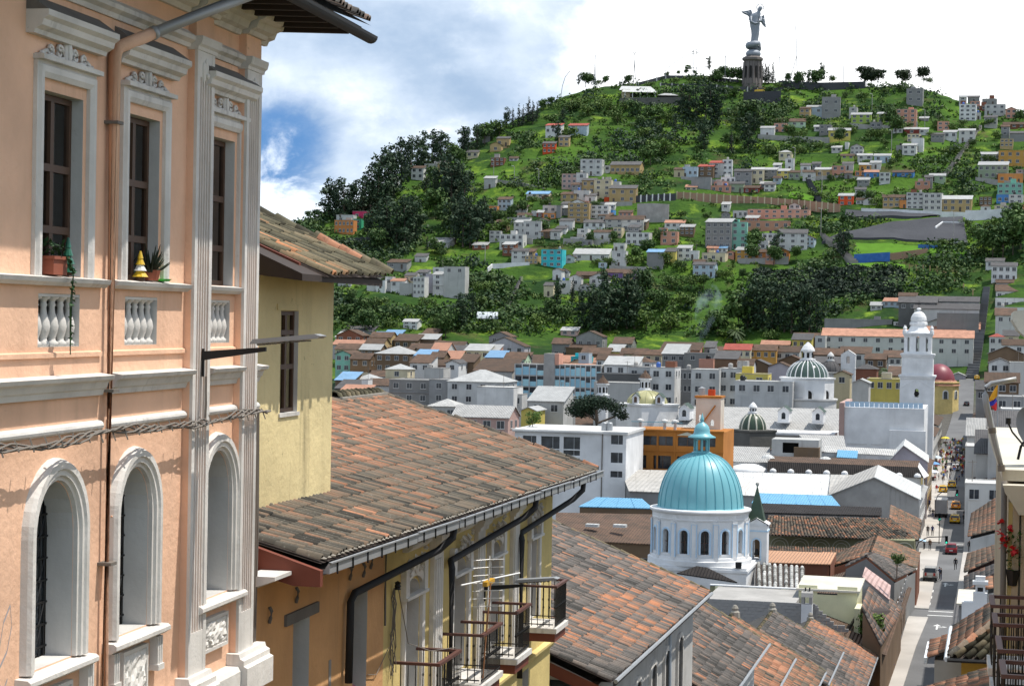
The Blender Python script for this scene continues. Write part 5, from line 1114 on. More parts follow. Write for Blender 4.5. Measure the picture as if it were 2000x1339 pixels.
-84.7 688.9 -24.9 8.8 9 16.1 0 C gr 1 4 0 0 3 30
-76.7 692.9 -24.3 9.3 9 15.4 0 o gt 1 4 0 0 1 30
-68.7 696.8 -23.3 8 9 14 0 w gt 1 3 0 0 2 31
-68.3 744.2 -15.3 7 8 9.8 0 Y sd 1 3 0 0 4 31
-60.2 622.8 -30.5 7.7 9 19.5 0 A et 0 0 0 0 2 31
-57.4 561.7 -32.8 6.3 8 21.1 0 l et 0 0 0 0 2 31
-54.9 685.7 -24.2 11 10 14.4 0 A gt 0 0 0 0 1 31
-49.7 645.8 -28.6 11.1 9 16.8 0 A gd 0 0 0 0 1 31
-46.1 698 -21.1 10.2 8 11.7 0 w st 1 4 0 0 3 32
-36.3 597.6 -31.6 6.1 10 19.2 0 K hd 0 0 0 0 3 32
-36.5 648.9 -27.5 6.3 8 17.2 0 A gt 1 2 0 0 3 21
-33.4 690.8 -21.6 5.9 8 11.3 0 w st 1 3 0 0 3 21
-29.3 630 -29.3 4.6 8 17.2 0 W fx 1 2 0 0 3 21
-37.9 525.2 -33 4.1 8 20.6 0 C et 1 1 0 0 1 31
-30.7 485.8 -33 3.8 8 19.7 0 w em 0 0 0 0 4 33
-26.2 507.4 -33 8.6 10 20 0 Y fx 1 4 0 0 4 33
-24.1 523.4 -33 4.2 8 20.6 0 C st 1 1 0 0 2 34
-33.6 726.7 -17.2 52 12 13.6 0 W go 2 12 0 13 0 21
-59.5 717.6 -19.3 3.5 10 15.4 0 w fx 2 1 0 0 2 32
-50.9 784.4 -4.4 25.3 5 6.7 0 G fx 0 0 0 0 4 32
-33.2 783.4 -2 8.9 7 3.5 0 W fx 2 3 0 0 2 22
-21.7 775.9 -2.8 10.6 14 3.5 0 W et 0 0 0 0 1 22
-18.7 761.1 -6.5 15.5 10 4 0 W so 1 3 0 0 1 22
-11.5 768 -4.1 11.2 9 3.5 0 W so 1 3 0 0 4 35
-28.8 782.5 -0.7 14.1 10 9.8 0 D gd 1 4 0 0 4 22
-18 791.2 1.9 23.1 9 7.9 0 G gd 1 5 0 0 4 22
-18.1 776.8 -2.4 23.6 8 9.1 0 w sd 0 6 0 0 1 22
-13.7 767.5 -4.5 15 5 9.5 0 G fx 0 0 0 0 4 35
-17.5 756.2 -14.9 11.8 9 3.5 0 D sd 1 5 0 0 4 34
-12.4 741.9 -16 5.7 10 3.5 0 w ed 1 2 0 0 1 34
-12.2 706 -19.8 5.1 9 3.5 0 l em 0 0 0 0 1 34
3.1 637.7 -28.2 10.6 12 20.5 0 A ed 0 0 0 0 1 35
0.3 709.1 -16.9 5 9 14 0 W hr 2 2 0 0 1 35
5 720.5 -13.8 5.1 9 11.3 0 C gd 1 1 0 0 1 35
5.7 689.8 -20.3 7.2 9 14.9 0 W gt 1 2 0 0 1 35
1.2 575.6 -32.5 6 12 23 0 W ed 1 2 0 0 3 35
5.8 566.4 -32.7 4.1 10 23.5 0 W fx 0 1 0 0 1 35
3.3 756.1 -5.1 7.3 10 9.7 0 W st 1 2 0 0 4 35
5.1 782.3 2.9 10.7 10 4.8 0 W fx 1 4 0 1 3 18
5 794.6 7 11.1 10 4.3 0 W fx 1 4 0 12 3 18
5.1 807 10.7 11 10 3.5 0 W st 1 4 0 0 3 18
5.2 817.4 14.1 11 10 3.5 0 w st 1 4 0 0 3 18
-3.5 353.5 -33 2.3 12 12.9 0 W fx 0 0 0 0 3 34
-0.8 343.8 -33 4 12 12.5 0 w sd 0 0 0 0 3 34
-1.2 303.6 -33 5.4 8 10.4 0 W fx 1 2 0 0 1 33
-2 394.9 -33 5.9 8 12.8 0 W gw 0 0 0 1 3 34
-2.4 420.5 -33 5.5 8 13.1 0 W gw 0 0 0 12 3 34
-1.1 513.4 -33 6.8 10 18 0 G gd 1 3 0 0 1 34
1.6 493.5 -33 7.6 10 20.4 0 A gt 1 3 0 0 3 35
2 339.4 -33 5.8 12 17 0 w gd 0 0 0 0 3 34
3 432.1 -33 5.6 12 18.9 0 G fx 1 2 0 0 1 34
3.4 391.1 -33 4.4 10 17.9 0 w fx 0 2 0 0 1 34
-43.6 333.6 -33 13.1 11 6.5 0 A gt 2 4 0 0 1 36
-73.4 357.4 -33 15.5 10 7.3 0 y fx 2 4 0 0 3 26
-57.2 361.3 -33 16.7 9 8.5 0 w gt 1 5 0 0 3 37
-42.6 364.7 -33 11.8 7 6.3 0 A sm 1 3 0 0 1 36
-82.8 386 -33 9.8 11 7.8 0 A st 2 2 0 0 2 26
-71 388.8 -33 12.5 9 7.3 0 A ht 2 3 0 0 1 26
-93.5 491.4 -33 11.2 10 7.1 0 C gm 1 3 0 0 3 27
-82 494.1 -33 10.2 11 8.4 0 A et 1 3 0 0 4 37
-68.8 497.2 -33 14.8 11 6.4 0 b ht 1 4 0 0 1 37
-54.4 500.6 -33 12.4 8 8.9 0 W gt 2 3 0 0 3 29
-41.3 503.8 -33 12 10 8.4 0 W gd 2 3 0 0 2 33
-160.4 511.6 -33 10.5 10 5.8 0 A go 2 3 0 0 3 3
-150.3 514 -33 10.4 11 6.7 0 y gm 2 3 0 0 2 23
-96.7 526.6 -33 16.7 10 9 0 A gd 1 5 0 0 1 27
-79.9 530.6 -33 16.8 8 8.5 0 G gm 1 5 0 0 4 37
-64.6 534.2 -33 11.4 9 7.7 0 W gt 1 3 0 0 3 29
-49.5 537.8 -33 16.6 7 8.3 0 w fx 1 5 0 0 3 31
-173.2 539.4 -32.9 10.1 10 8.3 0 C sm 1 3 0 0 3 3
-160.9 542.3 -32.9 13.2 7 8.6 0 w st 1 3 0 0 2 23
-134.1 548.6 -32.9 15.3 8 6 0 A ht 2 4 0 1 1 23
-93.2 558.3 -32.9 14 8 6.8 0 g gd 2 4 0 0 4 37
-78.9 561.7 -32.8 12.1 8 8.4 0 K gt 1 3 0 0 4 37
-66.3 564.6 -32.8 12.2 9 7.3 0 w fx 2 3 0 0 3 29
-34.8 572.1 -32.6 16.7 10 6.7 0 g ht 2 5 0 0 0 33
-180 571.7 -32.1 16.4 10 7.8 0 G st 2 4 0 0 3 3
-165.8 575 -32.1 12.6 10 6.9 0 g et 1 3 0 0 2 23
-129.3 583.7 -32.1 12.2 10 7.4 0 A gd 2 3 0 0 4 26
-118.3 586.2 -32.1 9.1 8 5.4 0 W st 2 2 0 0 2 27
-108.6 588.6 -32.1 10.5 8 8.7 0 A fx 1 3 0 0 1 27
-94.7 591.8 -32 16.2 11 7.3 0 b gd 2 5 0 0 3 28
-80 595.3 -32 13.8 8 8.7 0 K go 1 4 0 0 3 29
-65.7 598.7 -31.9 13.1 8 7 0 g go 2 4 0 0 3 29
-28.8 607.4 -31.1 14.1 8 5.4 0 b st 2 4 0 0 1 33
-188.9 602.5 -30.6 15 9 5.5 0 l ht 2 4 0 0 3 3
-173.2 606.2 -30.6 15.4 9 5.4 0 b st 1 4 0 0 2 23
-144.8 612.9 -30.6 9.4 11 7 0 b sm 1 2 0 0 1 23
-90.2 625.8 -30.4 15.4 10 6.4 0 W et 1 4 0 0 3 29
-62.1 632.5 -29.9 16 10 9.1 0 w et 2 5 0 0 3 31
-202.4 632.2 -28.2 10.6 10 6.9 0 W gt 1 3 0 0 2 3
-190.5 635 -28.3 13.8 8 9.2 0 W gt 1 4 0 0 3 3
-160.3 642.1 -28.3 14.7 9 6.8 0 A st 2 4 0 0 1 23
-145.3 645.7 -28.3 16.3 10 8.3 0 y gd 2 4 0 0 2 25
-114.5 653 -28.2 12.2 8 7.7 0 W et 2 3 0 0 2 28
-87.4 659.4 -27.9 9.5 8 8.3 0 w ht 2 2 0 0 3 29
-63.4 665 -27 11 11 7.8 0 K sd 1 3 0 0 3 31
-198.5 667.1 -24.9 11.2 7 7.2 0 K st 1 3 0 0 3 3
-183.1 670.7 -25.1 16.9 7 5.3 0 b gt 2 5 0 0 2 23
-167.3 674.5 -25 12.7 11 8.7 0 g fx 1 3 0 1 1 23
-153.4 677.7 -25 15.1 10 7.4 0 w ht 2 4 0 0 2 25
-138.9 681.2 -24.9 12.2 10 8.1 0 g go 2 3 0 0 3 25
-125.4 684.4 -24.9 12.7 10 8.5 0 l st 1 3 0 0 2 28
-109.8 688 -24.8 15.1 10 5.7 0 A et 2 4 0 0 1 28
-93.4 691.9 -24.6 16.8 10 6 0 A gd 1 5 0 0 3 29
-79.8 695.1 -24.2 9.9 8 5.6 0 A gt 1 3 0 0 1 29
-66.8 698.2 -23.1 13.1 8 6.3 0 W gd 1 4 0 0 2 31
-202 694 -21.5 14.1 8 7 0 C gd 2 4 0 0 1 3
-174.4 700.5 -21.6 15.2 10 6 0 y ht 2 4 0 0 1 23
-158.6 704.3 -21.6 15.9 10 6.4 0 w st 2 4 0 0 2 25
-143.4 707.9 -21.5 15.1 11 6.8 0 W go 2 4 0 0 3 25
-86.5 721.3 -20.6 14.1 9 6.9 0 C gt 2 4 0 0 3 30
-73.7 724.4 -19.5 10.8 10 9.3 0 A go 1 3 0 0 2 31
-230.4 716.1 -17 12.6 8 6.7 0 l go 1 3 0 0 2 3
-175.2 729.2 -17.4 15.2 10 7.6 0 l et 1 4 0 0 3 24
-92.5 748.7 -16.3 14.5 10 5.6 0 A gt 1 4 0 0 3 30
-78.6 752 -14.9 10.3 7 7.4 0 w go 2 3 0 0 1 30
-66.6 754.9 -13.1 11.4 8 8.4 0 A gt 1 3 0 0 4 31
-64.4 339 -33 9.3 7 5.3 0 w st 1 3 0 0 3 26
-55.7 341 -33 7 8 5.6 0 A gt 1 2 0 0 2 36
-36.1 345.7 -33 9 9 8.3 0 w et 2 3 0 0 1 36
-80.5 371.2 -33 6.3 11 5.7 0 b ht 1 2 0 0 3 26
-39 381 -33 10.5 9 8 0 w et 1 3 0 0 1 36
-76.3 405 -33 11 9 6.6 0 g ht 2 3 0 0 1 26
-94.6 470.6 -33 11 8 8.7 0 w ht 2 3 0 0 4 26
-92.8 510 -33 7.5 11 5.5 0 G gd 2 2 0 0 3 27
-69.7 515.5 -33 10.5 9 6.3 0 y et 2 3 0 0 1 37
-129.6 534.3 -33 9.3 10 8.6 0 A et 1 3 0 0 1 23
-82.6 545.4 -33 8.4 8 8.2 0 A gt 2 2 0 0 4 37
-24.2 559.1 -32.9 8.8 8 5.9 0 g sd 2 3 0 0 1 33
-150.4 560.2 -32.6 10.5 11 8.7 0 G ed 1 3 0 0 3 23
-104.4 571 -32.6 7.6 9 5.9 0 C et 1 2 0 0 1 27
-34.6 587.5 -32.1 8.3 8 5.6 0 W et 1 3 0 13 0 33
-151.7 592.8 -31.6 10.6 7 7 0 A ht 2 3 0 12 1 23
-138.2 595.9 -31.6 10 11 4.7 0 l et 1 3 0 0 2 26
-126.8 598.6 -31.5 9.1 10 8.1 0 K gt 2 3 0 0 2 27
-116 601.2 -31.5 7.5 9 5.5 0 A et 1 2 0 0 3 27
-105.1 603.8 -31.5 8.7 8 7.7 0 G gt 1 3 0 0 3 28
-193.8 616.7 -29.5 6.9 9 4.8 0 G gd 1 2 0 0 3 3
-182.9 619.3 -29.6 10.6 10 6.5 0 w et 1 3 0 0 3 3
-173.1 621.6 -29.6 8 8 9.3 0 W et 2 2 0 0 2 23
-148.2 627.5 -29.6 10.8 10 8.5 0 G sm 2 3 0 0 1 23
-127.8 632.4 -29.6 6.9 8 7.5 0 g gt 2 2 0 0 2 27
-62.4 647.8 -28.7 10.6 10 4.8 0 G st 2 3 0 0 3 31
-206.1 647.8 -26.6 10.6 10 7.9 0 C fx 1 3 0 0 2 3
-194.3 650.6 -26.7 9.4 10 5 0 l et 2 3 0 0 3 3
-170 656.3 -26.8 11.2 9 6.6 0 g fx 1 3 0 12 1 23
-145.5 662.1 -26.8 9.2 9 7.8 0 A ht 2 3 0 0 2 25
-121.5 667.8 -26.6 6.2 8 8 0 A gt 2 2 0 0 2 28
-100.9 672.6 -26.5 9.4 11 4.8 0 w gd 2 3 0 0 1 28
-65.8 681 -25.3 10 8 7.8 0 G sm 1 3 0 0 2 31
-218.4 675.8 -23.1 6.5 8 7 0 K ed 1 2 0 0 2 3
-207.7 678.3 -23.2 9 8 7.9 0 l gt 1 3 0 0 3 3
-140.6 694.2 -23.3 7.9 9 8.3 0 C ed 2 2 0 0 3 25
-130.7 696.4 -23.3 9 9 4.8 0 C et 1 3 0 0 4 27
-121 698.8 -23.2 7.9 8 8.9 0 w et 2 2 0 0 4 28
-109.4 701.5 -23.1 10.7 9 6 0 b st 1 3 0 0 1 28
-96.6 704.5 -22.9 8.2 8 7.8 0 W sm 2 2 0 0 2 29
-217.3 703.8 -19.4 6.7 10 9.6 0 y gt 2 2 0 0 2 3
-113 728.4 -19.2 10.6 10 5.8 0 C st 2 3 0 0 4 28
-89.7 734 -18.7 9.9 7 5.7 0 g gt 2 3 0 0 3 30
-234.2 727.6 -14.8 10 10 7.8 0 K et 1 3 0 0 2 3
-222.9 730.3 -14.9 8 9 7.4 0 y gt 2 2 0 0 4 3
-213.8 732.4 -15 9.1 9 6.3 0 A st 2 3 0 0 1 3
-204.2 734.7 -15.1 7.3 9 4.8 0 C gt 1 2 0 0 1 3
-179.7 740.5 -15.2 8.2 10 8.8 0 G et 1 2 0 0 3 24
-157.6 745.7 -15.1 6.6 10 6.4 0 G gt 1 2 0 0 3 20
-147.3 748.2 -15.1 9.9 10 9.3 0 G et 2 3 0 0 1 20
-135.3 751 -14.9 7 11 6.7 0 G gt 1 2 0 0 1 25
'''
# kind, x, y, z, height, label indices
TREES = '''
e -304 910 45.7 19.1 0 4 0
e -300 908 44.9 18.6 0 2 38
e -296 908 44.5 20.0 1 4 38
e -293 913 45.9 17.9 12 4 38
e -289 916 47.3 19.1 12 4 38
e -287 920 49.9 20.4 2 4 38
e -283 920 51.2 21.6 3 4 38
e -280 925 53.9 26.5 4 4 38
e -288 938 58.3 17.1 1 4 38
e -280 935 58.1 24.4 5 4 38
e -281 951 64.1 22.7 6 4 38
e -280 963 68.6 20.0 4 2 39
e -279 972 71.8 18.2 5 2 39
e -277 977 73.4 19.8 3 2 39
e -274 982 75.1 18.3 4 2 39
e -271 986 76.7 17.4 3 2 39
e -270 994 79.9 11.6 2 2 39
r -262 982 75.1 12.7 1 2 39
e -263 998 81.5 14.9 1 2 39
e -261 1001 83.0 13.4 12 2 39
e -258 1007 85.5 12.5 12 4 39
r -256 1015 89.4 12.0 0 4 39
e -254 1020 91.9 9.4 1 4 39
b -251 1026 95.1 10.6 0 4 39
e -249 1034 99.0 11.2 0 2 7
c -246 1034 99.5 10.6 3 4 7
c -243 1035 100.1 11.7 2 4 7
c -241 1036 100.7 10.6 1 4 7
c -239 1040 102.7 13.3 4 4 7
c -236 1037 101.9 11.7 12 4 7
c -235 1043 104.6 9.6 1 2 40
r -235 1056 110.4 7.0 0 2 40
r -232 1063 113.8 5.4 0 4 40
e -222 1085 127.2 6.1 0 2 41
r -219 1089 126.8 8.3 0 2 41
r -216 1091 127.9 6.7 2 2 41
b -214 1093 127.2 5.6 2 2 41
r -209 1095 128.2 5.6 1 2 41
r -197 1097 128.3 6.1 12 2 41
r -314 910 45.7 3.8 1 2 0
r -310 910 45.7 4.8 12 2 0
b -307 899 41.6 4.3 0 2 0
e -268 873 33.8 18.2 0 2 2
e -263 869 32.5 21.5 0 4 2
e -258 867 31.8 20.3 12 1 2
e -254 867 31.4 22.5 1 1 2
e -253 874 33.9 20.9 2 1 2
e -274 876 33.8 13.7 0 1 42
r -265 860 28.8 11.2 0 3 2
r -254 884 37.8 13.8 12 1 2
e -258 928 54.2 14.4 3 2 43
e -252 925 52.8 23.9 2 2 39
e -247 918 50.0 26.1 1 2 39
e -245 922 51.5 22.6 12 2 39
e -239 911 47.4 18.8 2 2 43
r -252 910 47.2 14.1 1 1 2
r -244 897 41.9 11.6 0 2 43
r -265 950 62.8 11.3 3 2 39
e -265 938 58.4 10.9 0 4 2
e -234 878 34.3 20.0 2 2 43
e -229 872 31.8 22.5 1 2 43
e -226 873 32.3 20.7 12 2 43
e -224 878 34.4 18.1 1 2 43
e -226 898 42.1 13.9 12 2 43
r -238 884 36.8 11.4 12 2 44
b -219 885 36.9 9.1 1 3 43
r -219 897 42.1 8.3 0 3 43
b -214 890 39.5 8.2 12 3 43
r -238 861 27.9 8.0 1 2 44
c -243 864 29.6 6.7 0 1 2
b -235 858 26.8 5.8 1 2 44
r -255 792 3.6 8.3 2 4 3
r -247 778 -1.5 10.2 1 4 3
r -240 766 -6.0 10.4 12 4 3
b -254 779 -0.6 8.2 1 4 3
b -242 794 3.8 7.5 0 2 1
b -232 773 -4.3 6.0 12 4 3
b -225 799 4.1 6.2 12 3 1
b -215 779 -4.0 8.1 1 3 1
r -208 768 -7.8 11.1 1 2 24
r -211 775 -5.9 8.8 2 2 24
e -210 797 2.3 8.2 0 3 1
e -205 782 -3.8 14.1 1 2 24
e -204 793 0.3 12.3 12 2 24
b -204 804 4.5 7.5 0 4 24
b -205 821 11.0 7.6 0 1 1
r -208 781 -3.8 8.1 12 2 24
b -194 785 -3.6 5.3 12 3 24
b -188 782 -5.5 4.0 1 3 24
b -184 788 -3.4 4.9 0 1 24
b -178 789 -3.3 8.9 1 2 20
b -175 795 -1.2 6.1 12 2 20
r -173 800 0.9 8.2 1 4 20
e -173 810 5.1 12.4 0 3 4
r -167 797 -1.1 8.1 12 4 20
c -168 817 7.3 10.4 12 2 40
c -164 812 5.2 9.5 0 3 40
e -159 794 -2.9 12.1 12 4 20
e -155 795 -2.9 18.2 1 4 20
e -151 791 -4.8 20.1 3 3 45
e -148 794 -3.7 18.6 0 3 45
e -146 797 -2.7 20.2 1 3 45
e -142 798 -2.6 22.2 12 3 45
e -139 798 -2.6 19.4 2 3 45
e -156 824 9.7 12.6 0 2 45
e -143 822 7.8 13.7 0 1 45
r -141 827 10.0 12.6 12 1 45
r -135 818 5.8 8.3 1 1 45
r -131 814 3.7 9.5 2 1 45
b -125 801 -2.3 10.9 4 3 46
b -134 797 -3.5 12.1 0 3 45
b -124 820 6.0 8.3 3 3 46
b -120 821 6.1 9.1 2 3 46
b -109 804 -2.0 9.3 1 4 30
r -106 798 -5.0 11.2 12 4 30
b -101 796 -5.9 8.8 12 4 30
r -99 806 -1.8 16.1 1 4 30
e -95 805 -1.8 13.3 0 2 47
e -92 805 -1.7 20.1 2 2 47
e -89 802 -2.6 21.2 1 2 47
e -85 801 -2.6 19.2 12 2 47
e -80 798 -3.1 17.9 0 3 47
e -77 796 -3.4 20.6 0 0 47
e -73 796 -2.9 18.2 12 1 47
e -70 793 -3.3 18.9 1 1 47
e -67 791 -3.2 16.9 2 1 47
b -85 789 -6.5 6.7 0 1 30
p -98 790 -7.8 7.9 0 4 30
r -178 1028 98.2 7.8 3 3 41
r -175 1036 101.5 9.4 1 3 41
r -170 1041 104.1 7.9 2 3 41
b -164 1036 101.4 8.9 2 3 41
e -160 1049 106.6 15.8 12 1 41
e -156 1046 105.0 17.4 1 1 41
e -152 1044 103.5 18.4 2 1 41
e -148 1051 106.1 20.1 12 1 41
e -144 1044 102.1 20.9 1 1 41
e -141 1045 102.2 15.7 2 2 48
r -142 1087 119.9 6.5 0 3 49
r -138 1089 120.0 7.1 2 3 49
b -130 1057 106.0 10.6 4 2 48
r -124 1042 99.3 15.6 12 2 48
e -121 1038 97.6 16.6 12 2 48
e -121 1011 86.2 17.7 1 2 48
e -142 1005 85.7 15.1 3 4 40
e -145 1019 92.0 11.3 4 4 40
e -159 1021 94.9 10.3 0 3 41
b -159 991 82.1 11.0 7 4 40
r -164 978 76.0 11.4 0 1 6
b -173 1013 91.6 8.7 3 3 41
r -184 1044 104.9 10.6 12 3 41
b -191 1055 110.1 9.1 12 3 41
b -191 1035 101.5 9.4 1 3 41
b -198 1050 108.3 9.1 12 2 41
b -205 1057 111.8 8.6 1 2 41
b -208 1045 106.5 9.0 4 4 40
b -216 1056 111.7 8.1 6 4 40
b -220 1052 110.0 7.5 5 4 40
e -219 1032 101.3 8.4 12 4 40
e -215 1002 88.1 11.8 0 2 40
b -211 1009 91.3 9.3 12 2 40
b -225 1033 101.5 6.9 1 2 40
c -128 1002 83.0 11.5 0 2 48
r -131 1009 86.0 9.1 1 2 48
b -127 1018 89.3 7.6 3 2 48
b -110 1005 83.2 7.5 0 3 48
b -118 1051 102.7 6.8 2 2 48
b -110 1043 99.3 9.4 1 4 48
r -103 1028 92.8 7.7 1 1 48
b -98 1029 92.8 6.6 1 1 48
b -95 1053 102.8 6.3 0 3 40
r -77 1018 89.3 8.6 0 0 50
b -73 1034 95.8 7.7 0 1 12
b -95 1005 83.2 6.5 0 4 9
b -86 1013 86.4 5.5 0 2 50
b -81 1010 85.6 5.0 12 3 50
b -57 1023 92.2 7.6 12 3 51
r -54 1039 98.7 11.8 0 0 51
r -50 1027 94.6 10.1 0 2 52
b -48 1033 96.8 7.6 0 3 52
c -123 1115 129.8 12.2 3 3 49
c -121 1118 131.0 11.7 4 3 49
c -127 1122 132.6 10.1 12 3 49
c -125 1119 131.7 11.2 2 3 49
r -150 1109 130.2 8.3 1 2 49
r -148 1114 131.8 9.5 12 2 49
e -156 1120 139.1 7.3 0 2 49
r -168 1115 135.8 3.4 2 1 41
r -164 1117 135.9 2.8 4 1 41
r -172 1113 135.3 2.8 1 1 41
r -178 1110 133.9 3.4 12 1 41
r -167 1115 137.2 4.5 3 1 41
b -152 1112 131.6 6.1 12 2 49
r -144 1113 131.2 8.4 1 3 49
r -140 1113 130.6 9.5 12 3 49
c -139 1122 133.5 8.4 1 3 49
b -160 1105 130.4 4.4 2 1 41
b -156 1108 130.6 5.0 1 2 49
b -172 1096 128.0 6.1 1 1 41
b -185 1092 126.3 5.0 12 1 41
r -106 1112 127.4 9.9 1 4 40
e -102 1122 130.4 8.4 1 4 40
r -97 1114 127.5 11.6 12 4 40
e -95 1121 133.0 9.4 2 4 40
b -89 1121 131.6 5.6 8 4 40
r -113 1122 131.9 5.6 0 1 49
b -116 1107 126.1 5.5 2 2 40
u -71 1120 129.1 11.6 1 4 51
u -68 1120 129.8 10.5 2 4 51
u -64 1118 131.0 7.2 12 4 51
u -51 1112 129.1 9.3 12 4 19
u -40 1107 129.5 9.2 1 4 19
b -37 1106 128.8 5.4 0 4 19
b -68 1114 127.3 4.9 4 4 51
b -57 1109 126.6 3.8 3 4 51
r -120 1093 120.4 7.1 0 4 48
b -143 1094 122.9 4.9 0 3 49
b -88 1093 118.8 6.0 3 4 40
b -80 1097 120.5 4.9 1 4 51
b -59 1103 123.7 3.8 2 4 51
b -143 886 35.4 7.6 12 0 48
r -146 869 28.1 8.8 0 3 48
r -150 864 26.1 6.6 0 2 50
b -151 857 23.3 8.7 0 4 45
b -137 862 24.7 7.4 0 0 50
b -130 858 22.5 6.5 0 1 50
b -123 841 14.7 8.5 0 2 46
r -118 842 14.8 6.3 12 3 46
b -131 839 14.5 7.6 1 3 50
b -114 854 19.3 5.1 0 1 46
b -110 852 18.3 6.4 0 3 53
r -103 853 18.4 5.1 0 3 54
r -102 871 26.4 8.7 0 0 54
r -102 882 31.2 9.7 0 1 55
r -103 894 36.1 6.7 0 3 53
e -91 872 27.7 13.0 0 4 43
r -92 867 25.3 8.6 0 0 48
r -83 871 27.7 6.5 1 3 46
b -70 859 24.3 3.4 1 3 46
b -75 864 25.4 4.3 12 3 46
e -63 865 28.8 12.0 1 1 46
e -62 868 30.0 10.7 2 1 46
e -65 871 30.7 9.5 12 1 46
b -22 874 33.8 5.6 2 3 15
b -10 885 38.7 6.5 1 3 15
r -6 864 31.5 10.5 2 2 39
r -2 855 29.1 12.5 3 3 39
r 2 853 29.1 15.3 2 3 39
r 6 854 30.2 16.6 1 3 39
r 9 855 31.3 18.7 12 3 39
r 4 892 43.4 8.7 12 2 39
r 8 890 43.4 10.8 0 0 39
b -4 889 41.0 7.8 0 2 39
b -9 859 29.2 6.3 0 4 18
b -13 899 43.6 4.4 12 3 15
b -27 945 61.5 4.6 1 1 53
r -61 933 56.0 5.5 12 1 56
r -56 929 54.4 6.9 1 1 56
b -53 925 53.3 6.8 0 2 43
r -48 924 53.2 5.9 0 2 43
b -65 932 55.2 4.6 0 0 56
b -47 989 79.4 4.9 1 1 40
b -80 944 58.2 4.7 0 2 56
b -89 942 56.9 4.2 2 1 40
b -99 923 48.8 3.7 1 0 48
b -111 969 68.1 4.8 0 4 53
b -135 905 43.1 4.6 3 1 48
b -128 917 47.1 4.1 0 4 11
b -139 913 46.9 5.1 0 1 5
b -179 920 51.7 4.7 12 1 53
b -175 917 50.4 4.2 0 4 57
b -192 911 48.8 4.7 0 1 43
b -202 921 52.8 6.1 12 4 58
b -209 924 54.1 5.2 1 4 58
r -212 912 48.7 6.5 1 1 46
r -215 906 46.0 7.0 12 1 46
r -196 887 38.4 6.8 0 3 43
b -195 872 32.1 4.9 1 4 59
b -188 870 31.0 3.6 12 4 59
r -173 878 33.7 5.4 0 3 57
r -164 883 35.1 4.9 0 3 48
b -178 874 32.4 3.6 0 1 59
b -160 856 23.6 5.7 1 4 40
b -166 855 23.5 4.8 12 4 40
b -147 894 39.1 3.6 12 2 48
r -77 965 67.4 3.3 0 2 48
b -67 1060 106.0 5.8 12 4 51
b -62 1025 92.4 7.6 1 3 51
b -28 1041 98.8 7.6 12 4 48
b -23 1040 97.4 6.1 12 1 48
b -18 1051 101.0 5.1 2 1 48
b -12 1040 96.6 6.1 1 3 44
b -6 1052 101.1 5.1 12 3 44
r 9 1060 103.0 7.7 12 1 48
r 5 1069 106.5 5.2 0 0 48
b -1 1030 92.6 6.0 12 2 44
b -13 1016 87.7 5.4 0 4 16
b -20 1003 82.9 6.4 12 2 16
b -24 1001 82.7 5.9 1 2 16
b -4 986 76.7 7.2 0 2 54
b 8 972 72.1 4.7 0 3 54
b -62 986 76.7 3.9 0 4 60
b -88 983 74.1 3.4 0 1 9
b -33 1023 92.6 4.5 1 2 48
b -50 982 76.4 5.3 12 1 40
b -54 1010 87.3 6.0 2 4 40
'''
# ================================================================== GROUND: one sheet from under the street to the hill and beyond
AZ_ = [q[0] for q in RIDGE]
def rid(a):
 i = min(max(bisect.bisect_left(AZ_, a), 1), len(AZ_)-1); p, q = RIDGE[i-1], RIDGE[i]
 t = min(max((a-p[0])/(q[0]-p[0]), 0), 1); return [p[k]+(q[k]-p[k])*t for k in range(1, 5)]
def ground(x, y):
 r = math.hypot(x, y); rr, zr, rb, zb = rid(math.degrees(math.atan2(x, y)))
 if r <= rb:
  if r <= 540:
   for (a, b), (c, d) in zip(PROF, PROF[1:]):
    if r <= c: return b+(d-b)*(r-a)/(c-a)
  return -32.5+(zb+32.5)*(max(0, (r-540)/(rb-540))**2.2)
 t = (r-rb)/(rr-rb)
 return zb+(zr-zb)*t if t <= 1 else zr-(r-rr)*.45
def rough(x, y):
 """small terraces and hummocks on the hill only"""
 r = math.hypot(x, y); rr, zr, rb, zb = rid(math.degrees(math.atan2(x, y))); t = (r-rb)/(rr-rb)
 if t <= .0 or t > 1.02: return 0.0
 k = min(1, t*6)*min(1, max(0, (1.02-t)*8))
 return k*(1.3*mnoise.noise(Vector((x*.03, y*.03, 0)))+.8*mnoise.noise(Vector((x*.09, y*.09, 3)))+.75*math.sin(ground(x,y)*.85+3*mnoise.noise(Vector((x*.012, y*.012, 5))))-.6)
na, nr_ = 560, 210; az = np.linspace(-34, 17, na); vs = []; 
rads = np.concatenate([np.linspace(15, 690, 45), np.linspace(700, 1180, nr_-60), np.linspace(1200, 2200, 15)])
for a in az:
 sa, ca = math.sin(RAD(a)), math.cos(RAD(a))
 for r in rads:
  x, y = r*sa, r*ca; vs.append((x, y, ground(x, y)+(rough(x, y) if r > 690 else -.12)))
k = len(rads); F = np.array([(i*k+j, i*k+j+1, (i+1)*k+j+1, (i+1)*k+j) for i in range(na-1) for j in range(k-1)])
m, nt, b = newmat('hill_grass'); t = NT(nt)
gp_ = nt.nodes.new('ShaderNodeNewGeometry').outputs['Position']; bnd = t.noise(1.0, 5, .6, (.013, .013, .17), gp_); f1 = t.noise(.022, 6, .6); f2 = t.noise(.11, 5, .65); f3 = t.noise(.5, 4, .6)
g = t.mix(t.rng(f1, .38, .62), (.017,.044,.011), (.060,.125,.016)); g = t.mix(t.math('MULTIPLY', t.rng(f2, .50, .66), t.rng(bnd, .47, .58)), g, (.17,.26,.028))
